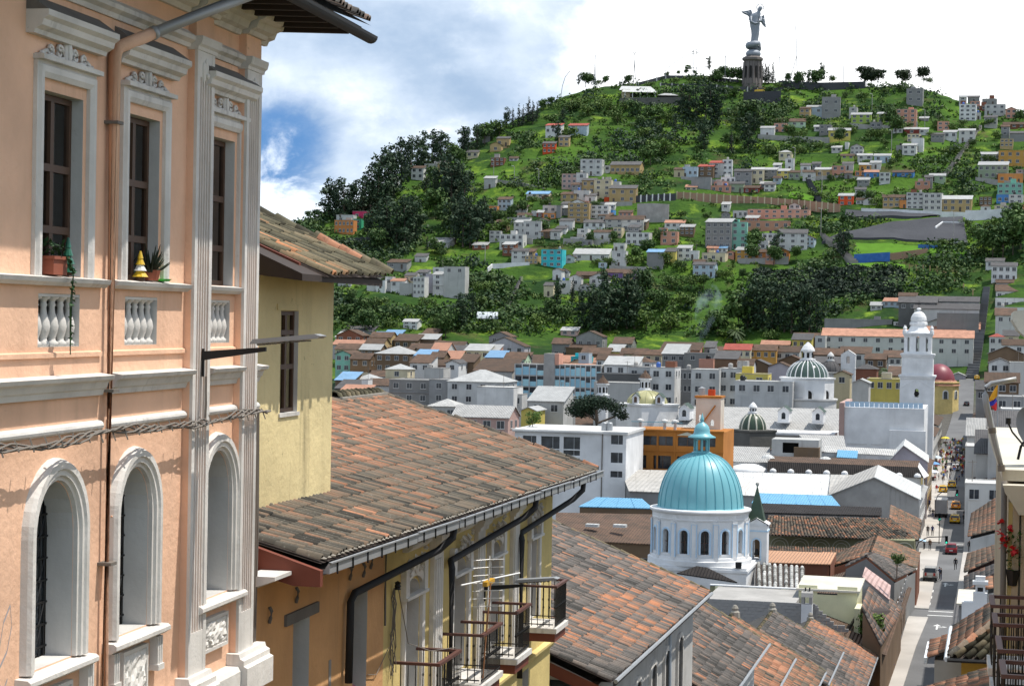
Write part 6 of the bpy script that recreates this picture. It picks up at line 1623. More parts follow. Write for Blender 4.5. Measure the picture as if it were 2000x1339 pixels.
g = t.mix(t.math('MULTIPLY', t.rng(t.noise(1.0, 4, .6, (.016,.016,.22), gp_), .57, .66), .75), g, (.012,.034,.012)); g = t.mix(t.math('MULTIPLY', t.rng(t.noise(.05, 5, .7), .57, .68), .8), g, (.075,.060,.032)); g = t.mix(t.math('MULTIPLY', t.rng(f3, .55, .75), .45), g, (.012,.030,.008))
pos = nt.nodes.new('ShaderNodeSeparateXYZ'); geo = nt.nodes.new('ShaderNodeNewGeometry'); nt.links.new(geo.outputs['Position'], pos.inputs[0])
ln = nt.nodes.new('ShaderNodeVectorMath'); ln.operation = 'LENGTH'; nt.links.new(geo.outputs['Position'], ln.inputs[0])
g = t.mix(t.rng(ln.outputs['Value'], 660, 720), (.10,.095,.085), g)
nt.links.new(g, b.inputs['Base Color']); b.inputs['Roughness'].default_value = .95; b.inputs['Specular IOR Level'].default_value = .1; t.bump(t.math('ADD', f3, f2), b, .9, .9)
me = tint_mesh('terrain', np.array(vs), F, np.zeros(len(vs)), m); me.polygons.foreach_set('use_smooth', [True]*len(me.polygons)); struct(link('terrain', me))
mb = MB(); mb.box(-2600,2600,-400,2600,-60,-55); struct(mb.build('far_ground', plain('far_ground',(.05,.07,.03),.95,0,.2,.01)))
# ------------------------------------------------------------------ labels of houses and trees
CN = dict(W='white',w='off-white',G='grey',C='cream',Y='yellow',y='tan',O='orange',o='ochre',R='red-orange',r='dark red',P='magenta',p='pink',S='salmon pink',T='turquoise',B='bright blue',b='pale blue',g='pale green',L='lime green',e='emerald green',u='purple',K='brick',A='adobe',M='mint green',s='sage green',l='lilac grey',D='dark grey')
RN = dict(f='flat roof',g='gabled roof',e='gable end',h='hipped roof',s='lean-to roof'); RCN = dict(t='brown tiled',o='salmon tiled',m='pale metal',d='dark grey',b='blue metal',r='red metal',w='white tiled',x='')
ORD = ['','second','third','fourth','fifth','sixth','seventh','eighth','ninth','tenth','eleventh','twelfth','nearest']
def label_of(base, o, w, n):
 n = NAMES[n]
 if o == 13: return n[4:]+', '+base
 return (ORD[o]+' '+base+' '+['beside','right of','left of','below','above'][w]+' '+n).strip()
def house_label(col, rf, nr, nc, w, lab):
 sz = 'windowless' if not nr or not nc else ('low' if nr == 1 else ['','','two','three','four','five'][nr]+'-storey')
 rt = 'flat roof' if rf[0] == 'f' else (RCN[rf[1]]+' '+RN[rf[0]]).strip()
 if lab[0] == 13: return label_of(sz+' with '+rt, *lab)
 return label_of(f"{sz} {CN[col]} {'building' if w > 16 else 'house'} with {rt}", *lab)
def tree_label(k, H, lab):
 kn = dict(e='tall dark eucalyptus',r='round-crowned tree',b='spreading green shrub',c='dark conical conifer',u='dark dome-crowned tree',p='bushy palm')[k]
 return label_of(('small ' if H < 7 and k != 'b' else 'big ' if H > 19 else '')+kn, *lab)
# ------------------------------------------------------------------ far houses
WC = dict(W=(.74,.74,.73), w=(.58,.58,.57), G=(.30,.30,.30), C=(.66,.58,.40), Y=(.72,.60,.16), y=(.52,.38,.19), O=(.74,.30,.10), o=(.60,.33,.09), R=(.72,.10,.03), r=(.27,.06,.05), P=(.60,.05,.14), p=(.58,.40,.36), S=(.66,.34,.25), T=(.06,.52,.58), B=(.10,.30,.68), b=(.50,.61,.70), g=(.46,.60,.42), L=(.44,.60,.14), e=(.05,.40,.22), u=(.30,.18,.46), K=(.26,.11,.07), A=(.20,.135,.085), M=(.28,.58,.47), s=(.34,.42,.30), l=(.50,.47,.52), D=(.15,.15,.15))
WN = dict(W='white', w='offwhite', G='grey', C='cream', Y='yellow', y='tan', O='orange', o='ochre', R='vermilion', r='darkred', P='magenta', p='pink', S='salmon', T='turquoise', B='blue', b='paleblue', g='palegreen', L='lime', e='emerald', u='purple', K='brick', A='adobe', M='mint', s='sage', l='lilac', D='darkgrey')
WM = {k: plaster('far_wall_'+WN[k], c, 1.25, (.13,.12,.11), .42, .15, .9, .72, .75) for k, c in WC.items()}
RM = dict(t=ribbed('far_brown_tiles', (.125,.092,.070), .30, 'x', .9, .3, .8, 0, (.19,.115,.08)), o=ribbed('far_salmon_tiles', (.48,.25,.17), .3, 'x', .8), m=ribbed('far_pale_sheet', (.40,.40,.39), .35, 'x', .5, .18, .4), d=ribbed('far_grey_sheet', (.115,.11,.11), .3, 'x', .8), b=ribbed('far_blue_sheet', (.20,.36,.55), .35, 'x', .45, .15), r=ribbed('far_red_sheet', (.40,.09,.065), .3, 'x', .6), w=ribbed('far_white_tiles', (.55,.54,.52), .30, 'x', .8, .2, 1.0), x=WM['G'])
M['far_frame'] = plain('far_window_frame', (.55,.54,.52), .6); M['far_glass'] = glassy('far_window_glass', (.022,.026,.032), .15); M['far_door'] = plain('far_door', (.07,.05,.04), .6)
TANKB = plain('blue_tank_plastic', (.03,.10,.36), .5)
_wc = {}
def window_mesh(w, h, bars=1):
 k = (round(w*4)/4, round(h*4)/4, bars)
 if k not in _wc:
  w, h = k[0], k[1]; b = MB(); f = .07
  b.box(-w/2,-w/2+f,-.05,.0,0,h); b.box(w/2-f,w/2,-.05,0,0,h); b.box(-w/2+f,w/2-f,-.05,0,0,f); b.box(-w/2+f,w/2-f,-.05,0,h-f,h); b.box(-w/2-.06,w/2+.06,-.12,-.0,-.08,-.003)
  if bars: b.box(-.03,.03,-.045,0,f,h-f)
  b.quad((-w/2+f,-.012,f),(w/2-f,-.012,f),(w/2-f,-.012,h-f),(-w/2+f,-.012,h-f), 1); _wc[k] = b.mesh('window', [M['far_frame'], M['far_glass']])
 return _wc[k]
_db = MB(); _db.box(-.45,.45,-.05,0,0,2.0); DOORM = _db.mesh('door', M['far_door'])
def roof_part(t, kind, rc, w, d, h, ov=.35):
 mat = RM[rc]; b = MB(); x0, x1, y0, y1 = -w/2-ov, w/2+ov, -ov, d+ov; th = .14
 def slab(ps): b.add(ps+[(x,y,z-th) for x,y,z in ps], [tuple(range(len(ps))), tuple(range(len(ps),2*len(ps)))[::-1]]+[(i,(i+1)%len(ps),len(ps)+(i+1)%len(ps),len(ps)+i) for i in range(len(ps))])
 if kind == 'g':
  r = h+d*.5*.42; e = h-ov*.42; slab([(x0,y0,e),(x1,y0,e),(x1,d/2,r),(x0,d/2,r)]); slab([(x0,d/2,r+.003),(x1,d/2,r+.003),(x1,y1,e),(x0,y1,e)])
 elif kind == 'e':
  r = h+w*.5*.42; e = h-ov*.42; slab([(x0,y0,e),(0,y0,r),(0,y1,r),(x0,y1,e)]); slab([(x1,y0,e),(x1,y1,e),(0,y1,r+.003),(0,y0,r+.003)])
 elif kind == 'h':
  q = min(w,d)/2; r = h+q*.42; e = h-ov*.3; ra, rb_ = (-w/2+q, d/2, r), (w/2-q, d/2, r)
  if w < d: ra, rb_ = (0, q, r), (0, d-q, r)
  if w >= d: fs = [[(x0,y0,e),(x1,y0,e),rb_,ra],[(x1,y1,e),(x0,y1,e),ra,rb_],[(x0,y1,e),(x0,y0,e),ra],[(x1,y0,e),(x1,y1,e),rb_]]
  else: fs = [[(x0,y0,e),(x1,y0,e),ra],[(x1,y1,e),(x0,y1,e),rb_],[(x0,y1,e),(x0,y0,e),ra,rb_],[(x1,y0,e),(x1,y1,e),rb_,ra]]
  for f in fs: b.add(f, [tuple(range(len(f)))])
  b.add([(x0,y0,e),(x1,y0,e),(x1,y1,e),(x0,y1,e)], [(0,1,2,3)])
 elif kind == 's':
  s = .26; slab([(x0,y0,h+.05-ov*s),(x1,y0,h+.05-ov*s),(x1,y1,h+.05+(d+ov)*s),(x0,y1,h+.05+(d+ov)*s)])
 b.build('roof', mat, t)
def house(xc, y, z, w, d, h, rot, col, rf, nr, nc, hill, label, foot=4.0):
 t = thing('hillside_house' if hill else 'town_house', label, 'house' if w < 18 else 'building', (xc, y, z), RAD(rot), 'houses on the hillside' if hill else 'houses of the old town')
 mat = WM[col]; k = rf[0]; b = MB(); top = h
 b.box(-w/2,w/2,0,d,-foot,h)
 if k == 'g':
  r = d*.5*.42-.02
  for x in (-w/2, w/2): b.add([(x,0,h),(x,d,h),(x,d/2,h+r)], [(0,1,2)])
 if k == 'e':
  r = w*.5*.42-.02
  for yy in (0, d): b.add([(-w/2,yy,h),(w/2,yy,h),(0,yy,h+r)], [(0,1,2)])
 if k == 's':
  r = d*.26
  for x in (-w/2, w/2): b.add([(x,0,h),(x,d,h),(x,d,h+r)], [(0,1,2)])
  b.quad((-w/2,d,h),(w/2,d,h),(w/2,d,h+r),(-w/2,d,h+r))
 b.build('wall', mat, t)
 if k == 'f':
  p = MB(); e = .18; p.box(-w/2-.06,w/2+.06,-.06,e,h,h+.14); p.box(-w/2-.06,w/2+.06,d-e,d+.06,h,h+.14); p.box(-w/2-.06,-w/2+e,e,d-e,h,h+.14); p.box(w/2-e,w/2+.06,e,d-e,h,h+.14); p.build('parapet', mat if random.random() < .5 else M['concrete'], t)
  if random.random() < .45 and w > 6:
   p = MB(); x = random.uniform(-w/2+1.5,w/2-1.5); p.box(x-1.2,x+1.2,d*.4,d*.8,h+.01,h+random.uniform(1.2,2.2)); p.build('roof_room', random.choice([mat, M['concrete'], WM['K']]), t)
  if random.random() < .5: p = MB(); x = random.uniform(-w/2+.5,w/2-.5); p.tube([(x,d*.5,h),(x,d*.5,h+3.2)], .05, 4); p.tube([(x-.7,d*.5,h+2.9),(x+.7,d*.5,h+2.9)], .035, 4); p.build('roof_aerial', M['cable'], t)
  if random.random() < .35: p = MB(); x = random.uniform(-w/2+1,w/2-1); p.lathe([(0,h),(.55,h),(.6,h+1.0),(.35,h+1.3),(0,h+1.35)], 10, (x,d*.35,0)); p.build('roof_tank', random.choice([TANKB, M['concrete'], M['iron']]), t)
 else: roof_part(t, k, rf[1], w, d, h)
 if nr and nc:
  hs = h if h < nr*3.6+3 else nr*3.2; z0 = h-hs; sh = hs/nr
  ww = min(1.5, .58*w/nc); wh = min(1.5, .52*sh); me = window_mesh(ww, wh, 1 if ww > .8 else 0)
  doorcol = random.randrange(nc) if hill and random.random() < .5 and sh > 2.5 else -1
  for i in range(nr):
   if nr >= 3 and i and (hash(label)+nr) % 3 == 0: q = MB(); q.box(-w/2-.03,w/2+.03,-.25,-.002,z0+i*sh-.1,z0+i*sh+.08); q.build('floor_band', mat, t)
   for j in range(nc):
    x = -w/2+w*(j+.5)/nc
    if i == 0 and j == doorcol: link('door', DOORM, t, (x,-.003,max(0,z0)))
    else: link('window', me, t, (x+random.uniform(-.08,.08),-.003,z0+i*sh+sh*.30))
   if d > 6 and xc < 0: 
    for q in ((.3,.7) if d > 8 else (.5,)):
     if random.random() < .6: link('window', me, t, (w/2+.003,d*q,z0+i*sh+sh*.30), (0,0,RAD(90)))
 return t
for row in HOUSES.strip().splitlines():
 r = row.split(); f = [float(v) for v in r[:7]]; nr, nc, hl, *lab = map(int, r[9:]); house(*f, r[7], r[8], nr, nc, hl, house_label(r[7], r[8], nr, nc, f[3], lab))
# ------------------------------------------------------------------ trees
LM_ = dict(e=leafmat('eucalyptus_leaf', (.012,.033,.018), (.034,.070,.030), (.055,.075,.035)), r=leafmat('broadleaf', (.021,.056,.014), (.055,.115,.022), (.09,.13,.03)), b=leafmat('shrub_leaf', (.022,.055,.012), (.075,.135,.022), (.13,.18,.03)), c=leafmat('conifer_needle', (.007,.018,.012), (.018,.034,.018), (.03,.05,.025)), u=leafmat('dome_tree_leaf', (.010,.020,.010), (.028,.045,.018), (.04,.06,.02)), p=leafmat('palm_frond', (.02,.04,.012), (.05,.08,.02), (.10,.10,.03)))
M['bark'] = plain('bark', (.10,.075,.055), .9, 0, .3, 2)
def clumps(cents, n, size, seed):
 """leaf-sized faces scattered through blobs (centre, radii); returns arrays"""
 r = np.random.default_rng(seed); V = []; T = []
 wts = np.array([c[3]*c[4]*c[5] for c in cents])**.67; wts = wts/wts.sum()
 for c, k in zip(cents, r.multinomial(n, wts)):
  d = r.normal(size=(k,3)); d /= np.linalg.norm(d, axis=1)[:,None]; rad = r.random(k)**.38*(.80+.35*r.random(k))
  p = np.array(c[:3])+d*rad[:,None]*np.array(c[3:6]); nrm = d+r.normal(size=(k,3))*.55; nrm /= np.linalg.norm(nrm,axis=1)[:,None]
  a = np.cross(nrm, r.normal(size=(k,3))); a /= np.linalg.norm(a,axis=1)[:,None]; b = np.cross(nrm, a); s = size*(.6+.8*r.random(k))[:,None]
  V.append(np.stack([p-a*s, p-b*s*.6, p+a*s, p+b*s*.6], 1)); T.append(np.clip(r.random(k)*.7+.3*rad,0,1))
 V = np.concatenate(V); T = np.repeat(np.concatenate(T), 4); F = np.arange(len(V)*4).reshape(-1,4); return V.reshape(-1,3), F, T
def crown_spec(k, r):
 u = r.uniform
 if k == 'e':
  c = [(u(-.08,.08), u(-.08,.08), .12+.80*i/8, u(.12,.19)*(1.1-.35*i/8), u(.12,.19)*(1.1-.35*i/8), u(.08,.12)) for i in range(9)]+[(u(-.22,.22), u(-.22,.22), u(.2,.86), .11, .11, .08) for _ in range(9)]; return c, 1000, .030
 if k == 'r': return [(u(-.22,.22), u(-.22,.22), u(.36,.78), u(.22,.31), u(.22,.31), u(.16,.24)) for _ in range(10)], 1000, .052
 if k == 'b': return [(u(-.7,.7), u(-.4,.4), u(.25,.65), u(.25,.45), u(.25,.4), u(.22,.34)) for _ in range(9)], 420, .075
 if k == 'c': return [(u(-.03,.03), u(-.03,.03), .12+.84*i/9, .21*(1-i/10.5), .21*(1-i/10.5), .075) for i in range(10)], 560, .026
 if k == 'u': return [(u(-.26,.26), u(-.26,.26), u(.40,.80), u(.24,.34), u(.24,.34), u(.17,.24)) for _ in range(12)], 1100, .055
 return [(0,0,.5,.3,.3,.3)], 100, .05
VAR = {}
def tree_meshes(k):
 if k not in VAR:
  VAR[k] = []
  for s in range(6):
   r = random.Random(s*7+ord(k)); c, n, sz = crown_spec(k, r); V, F, T = clumps(c, n, sz, s+ord(k)); cm = tint_mesh('crown', V, F, T, LM_[k])
   b = MB(); top = .8 if k in 'ec' else .55
   b.tube([(0,0,-.06),(r.uniform(-.01,.01),0,top*.4),(r.uniform(-.03,.03),r.uniform(-.02,.02),top)], [.022,.017,.006], 5)
   for _ in range(4):
    q = r.choice(c); z = min(q[2]-.1, top*.8)*.8; b.tube([(0,0,max(.05,z)),(q[0]*.8,q[1]*.8,q[2])], [.010,.004], 4)
   VAR[k].append((cm, b.mesh('trunk', M['bark'])))
 return VAR[k]
def tree(k, x, y, z, H, label, cat='tree', group='trees on the hillside'):
 t = thing({'e':'eucalyptus_tree','r':'round_tree','b':'shrub','c':'conifer_tree','u':'dome_tree','p':'palm_tree'}[k], label, 'shrub' if k == 'b' else 'tree', (x,y,z-.3), random.uniform(0,6.28), group)
 if k == 'p': palm(t, H); return t
 cm, tm = random.choice(tree_meshes(k)); s = H; q = random.uniform(.9,1.15)
 if k == 'b': s = H*.8; q = 1.0
 for n_, me in (('trunk', tm), ('crown', cm)): o = link(n_, me, t); o.scale = (s*q, s*q, s)
 return t
def palm(t, H):
 b = MB(); b.tube([(0,0,-.3),(0,0,H*.62)], [H*.05,H*.035], 8); b.build('trunk', M['bark'], t)
 for k in range(26):
  a = k*2.4; e = random.uniform(-.5,1.1); L_ = H*.5; V = []; c = MB()
  pts = [Vector((math.cos(a)*math.cos(e)*L_*s, math.sin(a)*math.cos(e)*L_*s, H*.62+math.sin(e)*L_*s-.9*L_*s*s*.6)) for s in (0,.25,.5,.75,1)]
  side = Vector((-math.sin(a),math.cos(a),0))
  for p, q in zip(pts, pts[1:]):
   for sg in (-1,1): c.add([p, q, q+side*sg*L_*.11-Vector((0,0,L_*.05)), p+side*sg*L_*.11-Vector((0,0,L_*.05))], [(0,1,2,3)])
  c.build('frond', LM_['p'], t)
for row in TREES.strip().splitlines():
 k, *r = row.split(); x, y, z, H = map(float, r[:4]); tree(k, x, y, z, H, tree_label(k, H, list(map(int, r[4:]))))
# low scrub and weeds: nobody could count these
HXY = [tuple(map(float, q.split()[:2])) for q in HOUSES.strip().splitlines() if float(q.split()[1]) > 600]
hgrid = {}
for hx, hy in HXY: hgrid.setdefault((int(hx//20), int(hy//20)), []).append((hx, hy))
def near_house(x, y, d=9):
 i, j = int(x//20), int(y//20)
 return any(abs(hx-x) < d and -14 < y-hy < 8 for a in (-1,0,1) for b in (-1,0,1) for hx, hy in hgrid.get((i+a, j+b), ()))
KEEP = [[(-53.06,903.00,44.44),(-14.37,912.92,48.76),(-11.23,874.24,34.35),(-74.72,886.73,34.91)],[(-67.37,925.20,52.54),(-24.09,916.36,50.23),(-32.51,907.48,46.80),(-66.89,910.66,46.75)],[(-59.51,880.35,35.01),(-28.58,874.36,33.76),(-28.20,864.87,30.01),(-59.22,848.74,22.41)],[(-62.00,857.63,25.80),(-36.48,855.66,26.03),(-36.09,847.80,22.87),(-61.95,849.09,22.39)],[(-9.96,704.07,-18.24),(-5.26,702.65,-18.08),(-1.85,821.88,16.97),(-5.77,824.67,16.98)],[(-25.69,964.98,69.17),(-22.03,966.30,69.27),(-8.22,1053.02,101.39),(-10.72,1052.70,101.37)]]
def inside(x, y, q):
 s = [(q[(i+1)%4][0]-q[i][0])*(y-q[i][1])-(q[(i+1)%4][1]-q[i][1])*(x-q[i][0]) for i in range(4)]
 return all(v >= 0 for v in s) or all(v <= 0 for v in s)
def spread_scrub(n, smin, smax, thr, sc, seed, gap, flat=.75, qmax=1):
 rs = random.Random(seed); out = []; tries = 0
 while len(out) < n and tries < n*12:
  tries += 1; a = rs.uniform(-24, 4.5); rr, zr, rb, zb = rid(a); q = qmax*rs.random()**.8; r = rb+2+(rr-rb-4)*q; x, y = r*math.sin(RAD(a)), r*math.cos(RAD(a))
  if mnoise.noise(Vector((x*sc, y*sc, seed)))+.5*mnoise.noise(Vector((x*sc*3, y*sc*3, 2))) < thr and rs.random() < .9: continue
  if gap and near_house(x, y, gap): continue
  if any(inside(x, y, q) for q in KEEP): continue
  s = rs.uniform(smin, smax); out.append((x, y, ground(x,y)+rough(x,y)+s*.25, s*1.4, s*1.4, s*flat))
 return out
V, F, T = clumps(spread_scrub(6500, .5, 1.7, -.10, .018, 7, 0), 80000, .62, 9); stuff(link('hillside_scrub', tint_mesh('hillside_scrub', V, F, T, LM_['b'])))['label'] = 'low green scrub covering the hillside'
V, F, T = clumps(spread_scrub(2600, 1.4, 3.6, .06, .011, 3, 10, .95)+spread_scrub(800, 1.5, 3.8, .0, .013, 5, 10, .95, .33), 118000, .70, 5); stuff(link('hillside_bushes', tint_mesh('hillside_bushes', V, F, T, LM_['r'])))['label'] = 'dark bushes massed over the hillside'
V, F, T = clumps(spread_scrub(700, 2.0, 4.6, .22, .008, 12, 11, 1.1), 46000, .75, 6); stuff(link('hillside_thicket', tint_mesh('hillside_thicket', V, F, T, LM_['e'])))['label'] = 'blue-green thickets in the hillside gullies'
# ================================================================== TOWN LANDMARKS
M['white'] = plaster('white_limewash', (.72,.72,.72), .55, (.28,.27,.26), .5, .25)
M['white2'] = plaster('old_white_limewash', (.60,.595,.58), .9, (.20,.19,.18), .5, .3)
M['turq'] = plain('turquoise_dome_paint', (.15,.39,.44), .4, 0, .14, .6); M['turqrib'] = plain('turquoise_rib', (.09,.31,.37), .4); M['paleblue'] = plain('pale_blue_paint', (.45,.60,.74), .7)
M['greenglaze'] = plain('green_glazed_tile', (.028,.052,.028), .35, 0, .5, 1.6)
M['stone'] = plaster('dark_stone', (.13,.125,.115), .9, (.05,.05,.045), .6, .8)
def block(t, x0, x1, y0, y1, z0, z1, mat, name='wall'): b = MB(); b.box(x0,x1,y0,y1,z0,z1); return b.build(name, M[mat] if isinstance(mat, str) else mat, t)
def tiled_patch(t, A, B, C, D, mat, tint, pitch=.27, row=.45, scale=1.0, clip=None, nparts=300): return tile_roof(t, A, B, C, D, mat, tint, nparts, pitch, row, clip=clip, scale=scale, jit=.6)
def wins(t, x0, x1, y, z0, w, h, n, me=None, rows=1, dz=3.0, mat2=None):
 me = me or window_mesh(w, h, 1)
 for r in range(rows):
  for k in range(n): link('window', me, t, (x0+(x1-x0)*(k+.5)/n, y, z0+r*dz))
# ---- turquoise-domed church
CX, CY = -28.30, 202.72; ZB, ZT = -23.22, -18.68; RADI = 4.66
T = thing('domed_church', 'white round church drum with a turquoise ribbed dome and lantern', 'church', (CX, CY, 0), 0)
view = math.atan2(-CY, -CX); NS = 14
for k in range(NS):
 a = view+RAD(6)+k*2*math.pi/NS; w = 2*RADI*math.tan(math.pi/NS); b = MB(); hh = ZT-ZB
 wall_holes(b, -w/2, w/2, 0, hh, [(-.40,.40,.62,2.95,.40,.45)])
 b.quad((-w/2+.1,.45,0),(w/2-.1,.45,0),(w/2-.1,.45,.62),(-w/2+.1,.45,.62))
 m4 = Matrix.Translation((math.cos(a)*RADI, math.sin(a)*RADI, ZB)) @ Matrix.Rotation(a+math.pi/2, 4, 'Z')
 o = b.build('drum_wall', [M['white'], M['white']], T); o.matrix_local = m4
 s = MB(); sweep(s, outline(-.42,.42,.62,2.97,.42,10), [(0,0),(0,-.07),(.16,-.07),(.20,0)]); o2 = s.build('arch_band', M['paleblue'], T); o2.matrix_local = m4
 s = MB(); s.box(w/2-.22,w/2+.22,-.10,.05,.1,hh-.75); s.box(w/2-.28,w/2+.28,-.14,.05,hh-.95,hh-.75); s.box(w/2-.28,w/2+.28,-.14,.05,.1,.35); o3 = s.build('pilaster', M['white'], T); o3.matrix_local = m4
 s = MB(); s.box(w/2-.29,w/2-.23,-.115,.05,.35,hh-.95); s.box(w/2+.23,w/2+.29,-.115,.05,.35,hh-.95); s.box(w/2-.27,w/2+.27,-.15,.04,hh-1.0,hh-.95); o4 = s.build('pilaster_edging', M['paleblue'], T); o4.matrix_local = m4
 f = MB(); f.box(-.03,.03,.28,.33,.62,2.9); f.box(-.40,.40,.28,.33,1.7,1.76); o5 = f.build('window_frame', M['wood'], T); o5.matrix_local = m4
b = MB(); b.lathe([(RADI-.2,ZT-.7),(RADI+.10,ZT-.68),(RADI+.12,ZT-.55),(RADI+.06,ZT-.50),(RADI+.10,ZT-.1),(RADI+.30,ZT+.02),(RADI+.40,ZT+.18),(RADI+.36,ZT+.30),(RADI-.6,ZT+.38)], 56); b.build('cornice', M['white'], T, smooth=False)
b = MB(); b.lathe([(RADI+.05,ZB+.3),(RADI+.22,ZB+.25),(RADI+.24,ZB-.02),(RADI+.5,ZB-.06),(RADI+.5,ZB-.5),(0,ZB-.5)], 56); b.build('base_ring', M['white'], T)
z0 = ZT+.34; zt = -12.96; HD = zt-z0; RD_ = 4.22
prof = []
for k in range(19):
 q = k/18; a = q*math.pi/2*.93; prof.append((max(.85, RD_*math.cos(a)**.86), z0+HD*(math.sin(a)/math.sin(math.pi/2*.93))))
b = MB(); b.lathe(prof, 84); b.lathe([(RD_+.16,z0-.06),(RD_+.16,z0+.02),(RD_,z0+.10)], 84); b.build('dome_shell', M['turq'], T, smooth=True)
for k in range(28):
 a = 2*math.pi*k/28+.05; r = MB(); r.tube([(math.cos(a)*(p+.015), math.sin(a)*(p+.015), z) for p, z in prof], .05, 5); r.build('dome_rib', M['turqrib'], T)
zl = -11.33; zc = -10.11; ztip = -9.24
b = MB(); b.lathe([(.95,zt-.12),(1.0,zt+.05),(.8,zt+.12),(.8,zt+.22)], 16); b.build('lantern_base', M['turq'], T)
for k in range(8):
 a = k*math.pi/4+.2; c = MB(); c.tube([(math.cos(a)*.70,math.sin(a)*.70,zt+.1),(math.cos(a)*.70,math.sin(a)*.70,zl)], .11, 6); c.build('lantern_post', M['turq'], T)
b = MB(); b.lathe([(.60,zl-.32),(.86,zl-.22),(.86,zl-.02),(1.38,zl-.12),(1.40,zl-.04),(.95,zl+.20),(.80,zl+.34),(.80,zl+.62),(.68,zl+1.0),(.42,zl+1.28),(.22,zl+1.40),(.16,zl+1.52),(.22,zl+1.62),(.16,zl+1.8),(.03,ztip+.2),(0,ztip+.25)], 24); b.build('lantern_cap', M['turq'], T, smooth=True)
b = MB(); zz = ZB-.5; b.box(-5.1,5.25,-4.9,5.5,zz-12,zz); b.box(-5.25,5.4,-5.05,5.6,zz-.45,zz-.2); b.build('crossing_block', M['white'], T)
b = MB(); b.box(4.2,4.75,-5.0,-4.5,zz+.01,zz+.6); b.box(-5.0,-4.5,-4.95,-4.45,zz+.01,zz+.55); b.build('water_spout', M['iron'], T)
bt = thing('bell_turret', 'white bell turret with a green tiled pyramid spire beside the turquoise dome', 'bell tower', (-23.05,205.98,0), 0)
zb_, ze = -24.38, -20.21
b = MB(); wall_holes(b, -1.05, 1.05, zb_-6, ze, [(-.36,.36,zb_+.6,zb_+2.7,.36,1.9)]); 
for s_ in (-1.05,1.05): b.quad((s_,0,zb_-6),(s_,2.0,zb_-6),(s_,2.0,ze),(s_,0,ze))
b.add([(-1.05,0,ze),(1.05,0,ze),(0,0,ze+.6)],[(0,1,2)]); b.add([(-1.2,-.1,ze-.05),(1.2,-.1,ze-.05),(1.2,-.1,ze+.08),(0,-.1,ze+.72),(-1.2,-.1,ze+.08),(-1.2,2,ze-.05),(1.2,2,ze-.05),(1.2,2,ze+.08),(0,2,ze+.72),(-1.2,2,ze+.08)],[(2,7,8,3),(3,8,9,4),(0,1,6,5),(0,4,9,5),(1,6,7,2)]); b.build('tower_wall', [M['white'],M['white']], bt)
s = MB(); sweep(s, outline(-.38,.38,zb_+.6,zb_+2.72,.38,8), [(0,0),(0,-.06),(.12,-.06),(.14,0)]); s.build('arch_band', M['paleblue'], bt)
s = MB(); s.box(-1.12,1.12,-.05,2.05,ze-.7,ze-.55); s.build('string_course', M['paleblue'], bt)
zs = -16.30; b = MB(); b.add([(-.95,.1,ze+.3),(.75,.1,ze+.3),(.75,1.8,ze+.3),(-.95,1.8,ze+.3),(-.1,.95,zs)],[(0,1,4),(1,2,4),(2,3,4),(3,0,4)]); b.build('spire', M['greenglaze'], bt)
b = MB(); b.lathe([(0,-.2),(.07,-.2),(.1,-.05),(.2,.08),(.16,.22),(0,.28)], 8, (-.1,.95,zs)); b.build('ball_finial', M['concrete'], bt)
be = at_local(bt, 'church_bell', 'dark bell hanging in the arch of the white turret', 'bell', (0,.6,zb_+1.5)); b = MB(); b.lathe([(.28,-.4),(.22,-.2),(.15,.15),(0,.25)], 12); b.build('bell_body', M['iron'], be)
# ---- roofs around the church
def shed(name, label, cat, A, B, C, D, mat, wallmat, zb, th=.1, walls=True, parts=None):
 """one sloping sheet roof (eaves A-B, top C-D) over plain walls"""
 t = thing(name, label, cat, (0,0,0)); A, B, C, D = map(Vector, (A,B,C,D)); b = MB(); dz = Vector((0,0,-th))
 b.add([A,B,D,C,A+dz,B+dz,D+dz,C+dz],[(0,1,2,3),(7,6,5,4),(0,4,5,1),(1,5,6,2),(2,6,7,3),(3,7,4,0)]); b.build('roof', M[mat] if isinstance(mat,str) else mat, t)
 if walls:
  w = MB(); q = [A,B,D,C]; i = Vector((0,0,-th-.02)); c_ = (A+B+C+D)/4; q = [p.lerp(c_,.03)+i for p in q]
  for p, r in zip(q, q[1:]+q[:1]): w.quad(p, r, (r.x,r.y,zb), (p.x,p.y,zb))
  w.build('wall', M[wallmat] if isinstance(wallmat,str) else wallmat, t)
 if parts:
  n = parts; rb_ = MB()
  for k in range(1,n): p, r = A.lerp(B,k/n), C.lerp(D,k/n); s_ = MB(); s_.tube([p+Vector((0,0,.03)), r+Vector((0,0,.03))], .035, 4); s_.build('roof_seam', M[mat] if isinstance(mat,str) else mat, t)
 return t
M['sheetwhite'] = ribbed('white_sheet_roof', (.60,.60,.58), .5, 'x', .45, .12, .3); M['sheetgrey'] = ribbed('grey_panel_roof', (.40,.385,.36), .6, 'x', .7, .15, .3)
M['sheetblue'] = ribbed('sky_blue_roof', (.15,.40,.62), .35, 'x', .4, .12, .5); M['sheetorange'] = ribbed('orange_sheet_roof', (.62,.34,.20), .35, 'x', .6, .12, .8)
M['sheetpink'] = ribbed('pale_pink_roof', (.52,.36,.33), .4, 'x', .7); M['darktile'] = ribbed('dark_tiles', (.035,.03,.028), .3, 'x', .8, .3, .9)
T = thing('tiled_hall', 'low hall with black and white ribbed tiled roof right beside the domed church', 'hall', (0,0,0))
M['whitetile'] = tile_mat('white_washed_tile', [(0.0,(.16,.155,.14)),(.3,(.38,.37,.34)),(1.0,(.70,.69,.66))], .2)
